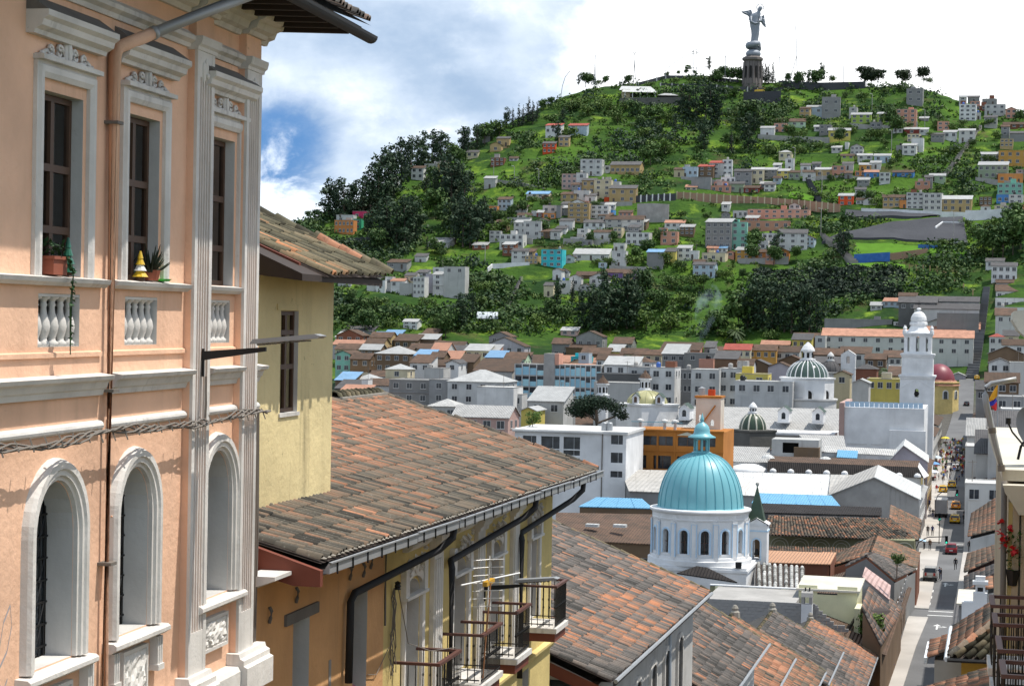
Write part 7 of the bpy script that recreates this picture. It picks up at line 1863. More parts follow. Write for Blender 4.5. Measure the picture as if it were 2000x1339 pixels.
tiled_patch(T, (-21.79,195.96,-25.49), (-17.40,198.02,-25.84), (-22.95,204.95,-24.00), (-18.24,207.08,-24.44), 'whitetile', lambda u,v,w: .55+n3(w,.5)*.3, .40, .5, 1.35)
block(T, -21.79, -17.31, 195.96+.4, 195.96+9, -33, -25.49-.15, 'white2')
shed('lean_to', 'dark tiled lean-to roof against the white church base', 'roof', (-29.41,195.20,-24.09), (-23.62,195.53,-24.74), (-27.79,197.64,-23.60), (-27.01,197.83,-23.69), 'darktile', 'white', -33)
T = thing('cloister_range', 'long cloister range with brown tiled roof over an olive wall of painted arches', 'building', (0,0,0))
def tB(a,b_,c): return lambda u,v,w: a+n3(w,.35)*b_+n3(w,1.2)*c
tiled_patch(T, (-27.52,254.20,-26.17), (-9.04,262.66,-27.00), (-28.13,264.34,-24.81), (-12.99,271.00,-25.21), 'clay', tB(.42,.35,.35), .34, .5, 1.3)
tiled_patch(T, (-9.04,262.66,-27.00), (-9.33,281.10,-26.12), (-12.99,271.00,-25.21), (-13.08,282.29,-24.57), 'clay', tB(.55,.2,.2), .34, .5, 1.3)
ridge_tiles(T, [(-28.13,264.34,-24.81), (-12.99,271.00,-25.21)], .2, 'claygrey'); ridge_tiles(T, [(-12.99,271.00,-25.14), (-9.11,262.65,-26.94)], .2, 'clay')
M['olive'] = plaster('olive_paint', (.26,.25,.15), .5); M['archline'] = plain('cream_line', (.5,.48,.38), .8)
wz, wx0, wx1, wy = -26.75, -27.53, -9.39, 259.79+.6
block(T, wx0, wx1, wy, wy+5, -33, wz, 'olive')
for k in range(7):
 xa = wx0+.3+k*(wx1-wx0)/7; w_ = (wx1-wx0)/7-.5; s = MB(); sweep(s, outline(xa,xa+w_,wz-2.2,wz-.35,.9,12), [(0,wy),(0,wy-.08),(.10,wy-.08),(.10,wy)]); sweep(s, outline(xa+.35,xa+w_-.35,wz-2.2,wz-.7,.6,10), [(0,wy),(0,wy-.06),(.07,wy-.06),(.07,wy)]); s.build('arch_moulding', M['archline'], T)
T = thing('tiled_roof_range', 'low range with a small-tiled brown roof below the olive arches', 'building', (0,0,0))
tiled_patch(T, (-26.04,243.23,-27.34), (-14.14,249.11,-28.06), (-26.81,250.24,-27.12), (-14.57,256.21,-27.60), 'clay', tB(.45,.3,.3), .30, .45, 1.1); block(T, -26.04, -14.58, 243.28+.5, 243.28+7, -33, -27.94-.2, 'olive')
shed('brick_shed', 'bright orange corrugated roof on a brick shed below the olive arches', 'shed', (-24.20,226.21,-26.27), (-17.42,229.86,-26.60), (-25.07,236.28,-26.07), (-19.14,239.73,-26.42), 'sheetorange', WM['K'], -33)
shed('brick_shed', 'small orange hip end of corrugated roof beside the brick gable', 'shed', (-17.42,229.86,-26.60), (-17.45,239.10,-26.28), (-19.14,239.73,-26.42), (-19.11,240.05,-26.39), 'sheetorange', WM['K'], -33)
def gable_tiles(label, e0, e1, r0, r1, l0, l1, mat, tint, wallmat, zb=-33.0, front=None):
 """ridge r0-r1, right eaves e0-e1, left eaves l0-l1"""
 t = thing('tiled_house', label, 'house', (0,0,0)); tiled_patch(t, e0, e1, r0, r1, mat, tint, .32, .5, 1.2); tiled_patch(t, l0, l1, r0, r1, mat, tint, .32, .5, 1.2); ridge_tiles(t, [r0, r1], .2, mat)
 w = MB(); q = [Vector(p)+Vector((0,0,-.25)) for p in (l0, r0, e0)]; w.add([*q, (e0[0],e0[1],zb), (l0[0],l0[1],zb)], [(0,1,2,3,4)]); w.quad(Vector(e0)+Vector((0,0,-.3)), Vector(e1)+Vector((0,0,-.3)), (e1[0],e1[1],zb), (e0[0],e0[1],zb)); w.build('wall', wallmat, t); return t
gable_tiles('brown tiled gabled house at the street corner below the olive cloister', (-8.40,242.25,-28.00), (-8.52,255.58,-27.77), (-13.70,238.96,-26.33), (-13.76,254.37,-25.73), (-18.44,235.77,-27.72), (-17.97,251.30,-27.73), 'clay', tB(.50,.2,.2), WM['K'])
gable_tiles('house with moss-grey roof over a pink lower roof near the street corner', (-9.72,215.24,-26.26), (-8.49,240.17,-28.01), (-12.73,216.61,-24.10), (-13.07,236.03,-25.87), (-14.79,216.11,-25.21), (-15.54,235.44,-26.97), 'claygrey', tB(.25,.2,.15), WM['G'])
shed('roadside_shed', 'pale pink sheet roof sloping to the street beside the yellow rooftop house', 'roof', (-9.84,210.08,-26.16), (-9.52,200.90,-26.41), (-12.39,209.49,-24.35), (-12.12,200.31,-24.23), 'sheetpink', WM['w'], -33)
T = shed('tiled_house', 'brown small-tiled roof sloping to the pavement beside the yellow rooftop house', 'house', (-8.85,173.31,-26.76), (-8.59,208.29,-28.35), (-10.53,175.00,-23.99), (-11.74,207.58,-25.84), 'soffit', WM['A'], -33); tiled_patch(T, (-8.86,173.31,-26.67), (-8.60,208.29,-28.25), (-10.54,175.00,-23.90), (-11.74,207.58,-25.74), 'claygrey', tB(.48,.2,.15), .32, .5, 1.1)
# ---- yellow rooftop house, its terrace, chimney and block wall
M['lemon'] = plaster('pale_lemon_paint', (.74,.72,.47), .4, (.2,.2,.14), .5, .2); M['block'] = plaster('concrete_block', (.34,.33,.32), .7, (.10,.10,.095), 1.5, .7)
T = thing('rooftop_house', 'pale lemon rooftop house with a dark strip window and white slab roof', 'house', (0,0,0))
x0, x1, yy, zt_ = -16.79, -11.59, 184.83, -23.83
b = MB(); wall_holes(b, x0, x1, -33, zt_, [(-15.14,-13.35,-24.14,-23.36,0,.15)], y=yy); b.quad((x1,yy,-33),(x1,yy+7,-33),(x1,yy+7,zt_),(x1,yy,zt_)); b.build('wall', [M['lemon'],M['lemon']], T)
b = MB(); b.quad((x0+1,yy+.16,zt_-2),(x1-1,yy+.16,zt_-2),(x1-1,yy+.16,zt_-.2),(x0+1,yy+.16,zt_-.2)); b.build('window_pane', M['glass'], T)
b = MB(); b.add([(x0-.2,yy-.25,zt_),(x1+.25,yy-.25,zt_-.02),(x1+.25,yy+7,zt_+.3),(x0-.2,yy+7,zt_+.32),(x0-.2,yy-.25,zt_+.18),(x1+.25,yy-.25,zt_+.16),(x1+.25,yy+7,zt_+.48),(x0-.2,yy+7,zt_+.5)],[(0,3,2,1),(4,5,6,7),(0,1,5,4),(1,2,6,5),(2,3,7,6),(3,0,4,7)]); b.build('roof_slab', M['slab'], T)
b = MB(); b.box(x1-.02,x1+.5,yy-3.2,yy+.3,-33,zt_-1.0); b.box(x1-.8,x1-.4,yy-7,yy-3.2,-33,zt_-3.6); b.build('side_wall', M['lemon'], T)
b = MB()
for k in range(12): b.tube([(x1-.6,yy-6.8+k*.6,zt_-3.6),(x1-.6+.08*k,yy-6.8+k*.6,zt_-2.6+.12*k)], .02, 4)
b.build('roof_railing', M['iron'], T)
T = thing('terrace_wall', 'olive terrace parapet with square piers behind the flat roof', 'wall', (0,0,0)); y2 = 189.87
block(T, -25.47, -17.25, y2, y2+.25, -33, -24.48, 'olive'); 
for px_ in (-24.64,-21.50,-18.49): block(T, px_-.35, px_+.35, y2-.12, y2-.002, -30, -24.48+.02, 'lemon', 'pier')
block(T, -25.47, -17.25, y2-.1, y2+.35, -24.48+.022, -24.48+.14, 'white', 'coping')
T = thing('roof_terrace', 'pale flat roof terrace between the parapet and the block wall', 'roof', (0,0,0)); block(T, -24.66, -16.69, 180.87, y2-.15, -33, -24.49, 'concrete', 'roof_slab')
T = thing('block_wall', 'dark grey concrete block wall stepping down to the street', 'wall', (0,0,0)); y3 = 177.87; zt3 = -24.05; xa, xb = -24.62, -11.80
cell = MB(); cell.box(-.30,.30,0,.22,0,.26); CELL = [cell.mesh('concrete_block', M['block'])]
core = MB(); core.box(xa-3,xb-2.7,y3+.03,y3+.19,-33,zt3-.12); core.build('core', M['block'], T)
nb = 0
for r in range(8):
 z = zt3-.29*(r+1); n = int((xb-xa)/.64)
 for k in range(n+1):
  x = xa+k*.64+(.32 if r % 2 else 0)
  if x > xb-2.9+.38*r: continue
  link('concrete_block', CELL[0], T, (x+random.uniform(-.01,.01), y3+random.uniform(-.02,.02), z)); nb += 1
T = thing('chimney', 'white square chimney with a grey arched cap in front of the block wall', 'chimney', (-15.34,176.94,0)); zc_ = -23.96
block(T, -.46,.46,-.4,.4,-33,zc_,'white','stack'); b = MB(); b.box(-.46,-.2,-.4,.4,zc_+.003,zc_+.6); b.box(.2,.46,-.4,.4,zc_+.003,zc_+.6); b.extx([(-.42,zc_+.6),(.42,zc_+.6),(.3,zc_+.95),(0,zc_+1.1),(-.3,zc_+.95)],-.48,.48); b.build('cap', M['concrete'], T)
b = MB()
for x in (-.15,.2): b.tube([(x,0,zc_+1.0),(x,0,zc_+1.4)], .07, 6)
b.build('flue_pot', M['iron'], T)
# ---- sheet roofs of the middle distance
shed('tiled_building', 'wide dark tiled roof left of the turquoise dome', 'building', (-45.35,213.02,-23.30), (-35.37,219.48,-24.08), (-48.10,226.78,-21.77), (-37.67,233.35,-22.17), RM['t'], WM['A'], -33)
for nm, lab, a in (('skylight','small pale skylight on the dark tiled roof, left one',(-42.54,219.86,-22.41)),('skylight','small grey skylight on the dark tiled roof, right one',(-39.60,220.56,-22.41))): tag(MB().box(a[0]-.7,a[0]+.7,a[1]-.5,a[1]+.5,a[2]-.1,a[2]+.2).build(nm, M['sheetwhite']), lab, 'skylight')
shed('blue_roofed_shed', 'sky blue corrugated hip roof left of the turquoise dome', 'roof', (-47.20,235.21,-21.76), (-39.00,239.20,-22.02), (-46.69,243.56,-21.33), (-41.48,245.82,-21.50), 'sheetblue', WM['A'], -33, parts=4)
shed('blue_roofed_shed', 'long sky blue sheet roof right of the green spire', 'roof', (-31.60,275.86,-24.12), (-20.20,282.66,-24.74), (-31.83,285.07,-23.53), (-22.07,290.45,-23.95), 'sheetblue', WM['A'], -33, parts=6)
shed('tiled_shed', 'dark tiled strip of roof under the long blue sheet roof', 'roof', (-29.22,268.20,-24.66), (-14.30,275.83,-25.15), (-30.12,276.21,-24.16), (-14.74,283.95,-24.78), 'darktile', WM['D'], -33)
shed('sheet_roofed_hall', 'long white painted sheet roof behind the turquoise dome', 'roof', (-38.55,292.71,-24.53), (-22.75,300.55,-25.31), (-41.62,312.56,-22.75), (-24.74,320.65,-23.20), 'sheetwhite', WM['w'], -33, parts=12)
shed('panel_roofed_hall', 'grey panel roof left of the turquoise dome, below the orange hotel', 'roof', (-47.05,268.12,-22.50), (-40.59,271.70,-22.81), (-51.36,285.62,-20.96), (-36.93,291.08,-21.12), 'sheetgrey', WM['G'], -33, parts=7)
shed('panel_roofed_hall', 'grey panel roof joining the white sheet roof to the warehouse gable', 'roof', (-23.11,298.41,-24.85), (-17.58,305.90,-23.73), (-24.51,319.68,-23.12), (-17.67,323.35,-23.30), 'sheetgrey', WM['G'], -33, parts=5)
T = thing('warehouse', 'grey gable-ended warehouse with a pale roof sloping to the street', 'warehouse', (0,0,0)); b = MB()
p0, p1, p2 = (-22.36,292.43,-24.05), (-16.34,293.89,-21.47), (-10.22,295.30,-24.41); back = Vector((-.9,26,0)); b.add([p0,p1,p2,(p2[0],p2[1],-33),(p0[0],p0[1],-33)],[(0,1,2,3,4)]); b.quad(p2, Vector(p2)+back, Vector((p2[0],p2[1],-33))+back, (p2[0],p2[1],-33)); b.build('wall', M['concrete'], T)
for a, c, nm in ((p0,p1,'roof_slope'),(p2,p1,'roof_slope')):
 a, c = Vector(a)+Vector((0,-.4,.1)), Vector(c)+Vector((0,-.4,.1)); d_ = (a-c)*.06; b = MB(); b.add([a+d_,c,c+back,a+d_+back,a+d_-Vector((0,0,.12)),c-Vector((0,0,.12)),c+back-Vector((0,0,.12)),a+d_+back-Vector((0,0,.12))],[(0,1,2,3),(7,6,5,4),(0,4,5,1),(3,2,6,7),(0,3,7,4)]); b.build(nm, M['sheetgrey'] if a.x < c.x else M['sheetwhite'], T)
T = thing('lilac_house', 'lilac grey gabled house by the street in front of the blank white hall', 'house', (0,0,0)); b = MB()
p0, p1, p2 = (-16.99,350.24,-22.57), (-14.77,350.79,-20.11), (-10.77,351.70,-22.80); back = Vector((-.6,20,0)); b.add([p0,p1,p2,(p2[0],p2[1],-33),(p0[0]-7,p0[1],-33),(p0[0]-7,p0[1],p0[2]-.2)],[(0,1,2,3,4,5)]); b.quad(p2, Vector(p2)+back, Vector((p2[0],p2[1],-33))+back, (p2[0],p2[1],-33)); b.build('wall', WM['l'], T)
for a, c in ((p0,p1),(p2,p1)):
 a, c = Vector(a)+Vector((0,-.4,.1)), Vector(c)+Vector((0,-.4,.1)); d_ = (a-c)*.05; b = MB(); b.add([a+d_,c,c+back,a+d_+back,a+d_-Vector((0,0,.12)),c-Vector((0,0,.12)),c+back-Vector((0,0,.12)),a+d_+back-Vector((0,0,.12))],[(0,1,2,3),(7,6,5,4),(0,4,5,1),(3,2,6,7),(0,3,7,4)]); b.build('roof_slope', M['sheetwhite'], T)
T = thing('ornate_terrace', 'long dark tiled cornice roof with pale shells over a yellow ornate facade', 'building', (0,0,0)); z = -23.38; xx0, xx1, y_ = -34.93, -10.48, 325.06
b = MB(); b.add([(xx0,y_,z),(xx1,y_,z-.2),(xx1-1,y_+1.5,z+1.4),(xx0,y_+1.5,z+1.5)],[(0,1,2,3)]); b.add([(xx0,y_+1.5,z+1.5),(xx1-1,y_+1.5,z+1.4),(xx1-1,y_+9,z+1.9),(xx0,y_+9,z+1.9)],[(0,1,2,3)],1); b.add([(xx1,y_,z-.2),(xx1+.6,y_+6,z-.2),(xx1-1,y_+6,z+1.8),(xx1-1,y_+1.5,z+1.4)],[(0,1,2,3)],2); b.build('roof', [M['darktile'], RM['t'], M['white']], T)
block(T, xx0, xx1-.3, y_+.3, y_+9, -33, z-.05, 'white2'); b = MB(); b.box(xx0+24,xx1-.2,y_-.1,y_+.28,z-1.2,z-.2); b.build('cornice', M['yellow'], T)
for k in range(9): b = MB(); b.lathe([(0,0),(.55,0),(.5,.3),(.3,.5),(0,.6)], 10, (xx0+1+k*(xx1-xx0-2)/8,y_-.1,z-.05)); b.build('shell_ornament', M['white'], T)
for lab, p in (('white parasol on the dark roof terrace', (-26.36,332.62,-21.77)),('second white canopy near the small white domes', (-35.36,330.50,-21.61))):
 o = MB(); o.lathe([(1.1,0),(.9,.28),(.5,.5),(0,.6)], 12); o.tube([(0,0,-2),(0,0,.5)], .05, 5); tag(o.build('parasol', M['sheetwhite'], None, p), lab, 'parasol')
o = MB(); o.lathe([(2.8,-9),(2.8,0),(2.5,.35),(1.9,.75),(1.0,1.0),(0,1.08)], 24, sx=1.2); tag(o.build('white_dome', M['white'], None, (-38.37,329.76,-23.65), True), 'low flattened white dome right beside the turquoise dome', 'dome')
for lab, A_, B_, C_, D_ in (('white ribbed tiled roof strip under the dark stone arch',(-42.41,328.82,-22.24),(-35.13,331.57,-22.41),(-44.01,340.80,-20.48),(-36.45,343.61,-20.66)),('white ribbed tiled roof above the dark-windowed annex',(-30.03,354.36,-21.68),(-24.69,357.67,-22.05),(-33.96,367.84,-19.66),(-26.26,371.71,-19.81)),('low white ribbed tiled roof in front of the blank hall',(-27.67,346.70,-21.33),(-14.40,352.91,-21.96),(-28.18,352.76,-20.65),(-14.67,359.02,-21.28))):
 t_ = shed('tiled_annex', lab, 'roof', A_, B_, C_, D_, RM['w'], M['white2'], -33)
T = thing('annex_house', 'grey annex with a large dark opening below the palm', 'house', (0,0,0)); x0, x1, yy, zt_ = -35.76, -28.03, 339.49, -19.02
b = MB(); wall_holes(b, x0, x1, -33, zt_, [(-33.95,-31.32,-21.23,-19.54,0,1.5)], y=yy); b.quad((x1,yy,-33),(x1,yy+6,-33),(x1,yy+6,zt_),(x1,yy,zt_)); b.quad((x0,yy,zt_),(x1,yy,zt_),(x1,yy+6,zt_),(x0,yy+6,zt_)); b.build('wall', [WM['w'], M['dark']], T); b = MB(); b.quad((x0+1,yy+1.51,-32),(x1-1,yy+1.51,-32),(x1-1,yy+1.51,zt_-.3),(x0+1,yy+1.51,zt_-.3)); b.build('interior', M['dark'], T)
block(T, x1-4, x1+.1, yy-.6, yy+2, -33, zt_-1.2, WM['A'], 'brick_box')
shed('blue_roofed_shed', 'small sky blue sheet roof in front of the blank white hall', 'roof', (-25.35,343.13,-21.89), (-22.10,344.93,-22.06), (-25.65,349.24,-21.06), (-22.35,351.04,-21.23), 'sheetblue', WM['D'], -33)
# ---- white office block and orange hotel
T = thing('white_office_block', 'white modern block with large dark windows beyond the big tiled roof', 'building', (0,0,0)); d_ = 282
x0, x1, xs, yy, zt_ = -64.59, -52.24, -48.94, 276.12, -15.51
hs = []
for xa, xb in ((-63.46,-61.54),(-60.86,-58.25),(-57.70,-55.37)):
 for za, zb in ((-17.74,-16.05),(-18.59,-17.89),(-20.28,-18.94),(-22.26,-20.99)): hs.append((xa,xb,za,zb,0,.35))
for za, zb in ((-16.87,-15.61),(-19.41,-18.00),(-21.39,-20.54)): hs.append((-51.05,-49.40,za,zb,0,.2))
b = MB(); wall_holes(b, x0, xs, -33, zt_, hs, y=yy); b.quad((xs,yy,-33),(xs,yy+14,-33),(xs,yy+14,zt_),(xs,yy,zt_)); b.build('wall', [M['white'],M['white']], T)
for (xa,xb,za,zb,_,dp) in hs:
 f = MB(); xm = xa+(xb-xa)*.62; f.box(xm-.04,xm+.04,yy+dp-.08,yy+dp-.01,za,zb); f.quad((xa,yy+dp,za),(xb,yy+dp,za),(xb,yy+dp,zb),(xa,yy+dp,zb),1); f.build('window', [M['zinc'], M['far_glass']], T)
b = MB(); b.box(x0-.3,xs+.25,yy-.25,yy+14.2,zt_,zt_+.35); b.box(x0-.3,x1,yy-.5,yy-.25,zt_+.05,zt_+.22); b.build('roof_slab', M['white2'], T)
b = MB(); b.tube([(-52.23,yy-.1,zt_),(-52.30,yy-.1,-30)], .08, 5); b.build('downpipe', M['cable'], T)
for k_, (px_, lab) in enumerate(((-52.48,'left round metal water tank on the white office block'),(-51.72,'right round metal water tank on the white office block'))):
 o = MB(); o.lathe([(0,0),(.42,0),(.42,1.0),(.3,1.15),(0,1.2)], 14); tag(o.build('water_tank', M['zinc'], None, (px_, yy+2.5, zt_+.355)), lab, 'water tank')
# umbrella pine rising behind the white block, planted in the ground of its yard
t = thing('umbrella_pine', 'dark spreading umbrella pine behind the white office block', 'tree', (-56.76,294.69,-33)); zc0 = -13.05+33
rr_ = random.Random(4); cen = []
for (px_,pz_,rx,rz) in ((-59.87,-13.11,1.5,1.1),(-58.72,-12.19,1.9,1.2),(-57.42,-11.79,1.9,1.1),(-55.95,-11.84,1.8,1.05),(-54.63,-12.26,1.7,1.1),(-53.45,-12.99,1.4,1.3),(-57.83,-13.07,1.7,1.2),(-59.13,-13.54,1.5,.9),(-52.85,-13.88,.9,.8)):
 cen.append((px_-t.location.x, rr_.uniform(-1.5,1.5), pz_+33, rx, rx*.9, rz))
V, F, TT = clumps(cen, 5200, .16, 21); link('crown', tint_mesh('crown', V, F, TT, leafmat('pine_needle',(.006,.016,.009),(.016,.034,.016),(.02,.04,.018))), t)
b = MB(); b.tube([(0,0,0),(.05,0,zc0-4),(.1,0,zc0-1.5),(0,0,zc0)], [.45,.38,.3,.15], 8); b.tube([(.1,0,zc0-2),(2.5,.3,zc0-1.0),(3.3,.4,zc0-.5)], [.2,.14,.06], 6); b.tube([(.1,0,zc0-1.6),(-2,0,zc0-.3)], [.18,.06], 6); b.build('trunk', M['bark'], t)
M['hotel'] = plaster('burnt_orange_paint', (.42,.165,.035), .5, (.15,.07,.03), .5, .2)
T = thing('orange_hotel', 'burnt orange hotel with dark windows and a roof terrace of balusters', 'hotel', (0,0,0)); x0, x1, yy, zt_ = -51.30, -37.83, 293.41, -15.78
hs = []
for xa, xb in ((-51.13,-49.84),(-49.55,-47.46),(-47.25,-45.16),(-44.44,-41.70),(-40.98,-38.97)): hs.append((xa,xb,-17.87,-16.54,0,.3))
for xa, xb in ((-51.08,-48.99),(-47.99,-45.39),(-44.53,-41.79)): hs.append((xa,xb,-21.28,-19.35,0,.8))
b = MB(); wall_holes(b, x0, x1, -33, zt_, hs, y=yy); b.quad((x1,yy,-33),(x1,yy+12,-33),(x1,yy+12,zt_),(x1,yy,zt_)); b.quad((x0,yy,zt_),(x1,yy,zt_),(x1,yy+12,zt_),(x0,yy+12,zt_)); b.build('wall', [M['hotel'],M['hotel']], T)
for (xa,xb,za,zb,_,dp) in hs:
 f = MB(); f.quad((xa,yy+dp,za),(xb,yy+dp,za),(xb,yy+dp,zb),(xa,yy+dp,zb),1); f.box((xa+xb)/2-.05,(xa+xb)/2+.05,yy+dp-.06,yy+dp-.01,za,zb); f.build('window', [M['wood'], M['far_glass']], T)
b = MB(); b.box(x0,x1+.05,yy-.15,yy-.003,-18.61-.1,-18.61+.1); b.box(x0,x1+.1,yy-.25,yy+.05,zt_+.003,zt_+.22)
for px_ in (-49.69,-47.39,-44.87): b.box(px_-.12,px_+.12,yy-.1,yy-.003,-30,zt_)
b.build('cornice', M['hotel'], T)
b = MB(); b.add([(-44.60,yy-.08,-16.34),(-41.57,yy-.08,-16.34),(-43.09,yy-.08,-15.82)],[(0,1,2)]); b.build('pediment', M['archline'], T)
for k in range(40): link('terrace_baluster', BAR, T, (x0+.2+k*(x1-x0-6)/40, yy+.1, zt_+.22))
b = MB(); b.box(x0,x1-6,yy+.05,yy+.15,zt_+1.22,zt_+1.3); b.build('terrace_rail', M['turqrib'], T)
b = MB(); wall_holes(b, -43.06, -39.35, -33, -11.14, [(-42.62,-42.17,-14.66,-13.60,.3,.3),(-40.84,-40.32,-15.24,-14.32,.3,.3)], y=yy+8); ys = yy+8; b.quad((-39.35,ys,-33),(-39.35,ys+4,-33),(-39.35,ys+4,-11.14),(-39.35,ys,-11.14)); b.build('stair_tower', [plaster('stair_tower_paint', (.60,.53,.45), .8, sc=.4), M['dark']], T)
b = MB(); b.box(-43.25,-39.24,ys-.2,ys+4.2,-11.14+.003,-11.14+.3); b.tube([(-42.72,ys-.3,-15.89),(-40.11,ys-.3,-12.18)], .12, 5); b.build('stair_rail', M['hotel'], T)
for lab, px_, c_ in (('grey water tank on the hotel stair tower',-42.50,'zinc'),('red crate of laundry on the hotel stair tower',-41.00,None)):
 o = MB(); o.lathe([(0,0),(.5,0),(.52,1.1),(0,1.3)], 12) if c_ else o.box(-.5,.5,-.4,.4,0,.9); tag(o.build('roof_tank' if c_ else 'laundry_crate', M[c_] if c_ else WM['R'], None, (px_, ys+2, -11.14+.31)), lab, 'water tank' if c_ else 'crate')
for k,(px_,lab) in enumerate(((-50.18,'left mushroom lamp on the hotel terrace'),(-46.57,'middle mushroom lamp on the hotel terrace'),(-45.05,'right mushroom lamp on the hotel terrace'))):
 o = MB(); o.lathe([(.22,0),(.2,1.2),(.55,1.3),(.5,1.5),(0,1.7)], 10); tag(o.build('terrace_lamp', M['white2'], None, (px_, yy+1.2, zt_)), lab, 'lamp')
# ---- church with dormered nave, glass-ribbed dome, small tiled domes
T = thing('dormered_church', 'long white church nave with a white tiled roof and arched dormers', 'church', (0,0,0))
A_, B_, C_, D_ = (-65.56,415.84,-21.79), (-31.10,428.09,-21.99), (-68.56,435.73,-17.99), (-32.67,448.32,-18.14)
b = MB(); A_, B_, C_, D_ = map(Vector, (A_,B_,C_,D_)); b.add([A_,B_,D_,C_],[(0,1,2,3)]); b.build('nave_roof', RM['w'], T)
b = MB(); b.box(A_.x+.3,B_.x-.1,A_.y+.6,A_.y+20,-33,A_.z-.1); b.build('nave_wall', M['white'], T)
b = MB(); b.box(A_.x,B_.x,A_.y-.3,A_.y+.55,A_.z-.65,A_.z-.25); b.build('cornice', M['white'], T)
for px0_, px1_ in ((-54.24,-52.80),(-46.76,-43.99),(-37.44,-32.52)):
 b = MB(); b.box(px0_,px1_,A_.y+.55,A_.y+.60,A_.z-1.5,A_.z-.85); b.build('clerestory_window', M['far_glass'], T)
for px_, pz_, py_ in ((-62.52,-19.71,420.70),(-42.50,-19.87,425.43),(-35.59,-19.95,427.06)):
 b = MB(); wall_holes(b, px_-1.15, px_+1.15, pz_-.4, pz_+1.9, [(px_-.42,px_+.42,pz_+.2,pz_+1.6,.42,.3)], y=py_); b.add([(px_-1.15,py_,pz_+1.9),(px_+1.15,py_,pz_+1.9),(px_,py_,pz_+2.75)],[(0,1,2)])
 for s_ in (-1.15,1.15): b.quad((px_+s_,py_,pz_-.4),(px_+s_,py_+6,pz_-.4),(px_+s_,py_+6,pz_+1.9),(px_+s_,py_,pz_+1.9))
 b.box(px_-1.3,px_+1.3,py_-.15,py_-.003,pz_-.55,pz_-.3); o = b.build('dormer', [M['white'], M['white']], T); o.data.materials.append(M['far_glass'])
 r = MB(); r.add([(px_-1.4,py_-.25,pz_+1.8),(px_,py_-.25,pz_+2.95),(px_,py_+6,pz_+2.95),(px_-1.4,py_+6,pz_+1.8),(px_+1.4,py_-.25,pz_+1.8),(px_+1.4,py_+6,pz_+1.8)],[(0,1,2,3),(1,4,5,2)]); link('dormer_roof', r.mesh('dormer_roof', M['greenglaze']), o)
 g_ = MB(); g_.quad((px_-.5,py_+.31,pz_),(px_+.5,py_+.31,pz_),(px_+.5,py_+.31,pz_+1.7),(px_-.5,py_+.31,pz_+1.7)); link('dormer_glass', g_.mesh('dormer_glass', M['far_glass']), o)
def dome_thing(name, label, px, py_, pz, r, hd, mat, ribmat, nrib, drum_h, drum_mat, sides=0, win=True, lantern=True, lmat='white', ribr=.12, drumr=None):
 t = thing(name, label, 'dome', (px, py_, 0)); dr = drumr or r*1.1
 b = MB(); b.lathe([(dr,pz-drum_h),(dr,pz-.5),(dr*1.05,pz-.4),(dr*1.06,pz-.05),(dr*.98,pz)], sides or 40); b.lathe([(dr*.98,pz),(0,pz+.02)], sides or 40); b.build('drum', M[drum_mat] if isinstance(drum_mat,str) else drum_mat, t)
 pr = [(r*math.cos(k/12*math.pi/2*.95), pz+hd*math.sin(k/12*math.pi/2*.95)) for k in range(13)]
 b = MB(); b.lathe(pr+[(0,pz+hd)], 40); b.build('dome_shell', M[mat] if isinstance(mat,str) else mat, t, smooth=True)
 for k in range(nrib): a = 2*math.pi*k/nrib+.1; q = MB(); q.tube([(math.cos(a)*p,math.sin(a)*p,z) for p,z in pr], ribr, 5); q.build('dome_rib', M[ribmat] if isinstance(ribmat,str) else ribmat, t)
 if lantern:
  l = MB(); lr = r*.20; z = pz+hd; l.lathe([(lr*1.9,z-.15),(lr*1.9,z+.2),(lr*1.3,z+.3),(lr*1.2,z+lr*2.0),(lr*1.7,z+lr*2.1),(lr*1.6,z+lr*2.5),(lr*1.1,z+lr*3.3),(lr*.4,z+lr*4.0),(0,z+lr*4.3)], 12); l.build('lantern', M[lmat], t)
  for k in range(6): a = k*math.pi/3+view; w_ = MB(); w_.box(-lr*.3,lr*.3,-.06,0,.45,lr*1.7); o = w_.build('lantern_opening', M['dark'], t); o.matrix_local = Matrix.Translation((math.cos(a)*lr*1.24,math.sin(a)*lr*1.24,z)) @ Matrix.Rotation(a+math.pi/2,4,'Z')
 return t
M['domeglass'] = plain('green_glass_dome', (.045,.075,.06), .12, 0, .3, .5); M['cream'] = plain('cream_ribs', (.55,.53,.44), .6)
t = dome_thing('ribbed_dome', 'white church drum with a dark green ribbed glass dome and lantern', -41.22, 464.87, -11.85, 4.7, 3.9, 'domeglass', 'white', 20, 16, 'white', 8, drumr=6.0)
for k in range(8):
 a = view+k*math.pi/4+math.pi/8*0; w_ = MB(); ol = outline(-.75,.75,-5.2,-2.9,.75,10); w_.exty(ol, -.12, -.02); o = w_.build('drum_window', M['dark'], t); m4 = Matrix.Translation((math.cos(a)*5.62,math.sin(a)*5.62,-11.85)) @ Matrix.Rotation(a+math.pi/2,4,'Z'); o.matrix_local = m4
 s = MB(); sweep(s, outline(-.8,.8,-5.2,-2.85,.8,10), [(0,0),(0,-.2),(.35,-.2),(.35,0)]); o = s.build('window_moulding', M['white'], t); o.matrix_local = m4
b = MB(); b.lathe([(6.6,-17.16-12),(6.6,-17.16),(6.9,-16.93),(6.9,-16.58),(6.0,-16.58)], 40); b.build('gallery_ring', M['white2'], t)
t = dome_thing('tiled_dome', 'small green and cream tiled dome on a dark stone chapel', -46.58, 405.95, -20.96, 2.6, 3.2, 'greenglaze', 'cream', 10, 9, 'stone', 4, lmat='white', ribr=.16, drumr=4.6)
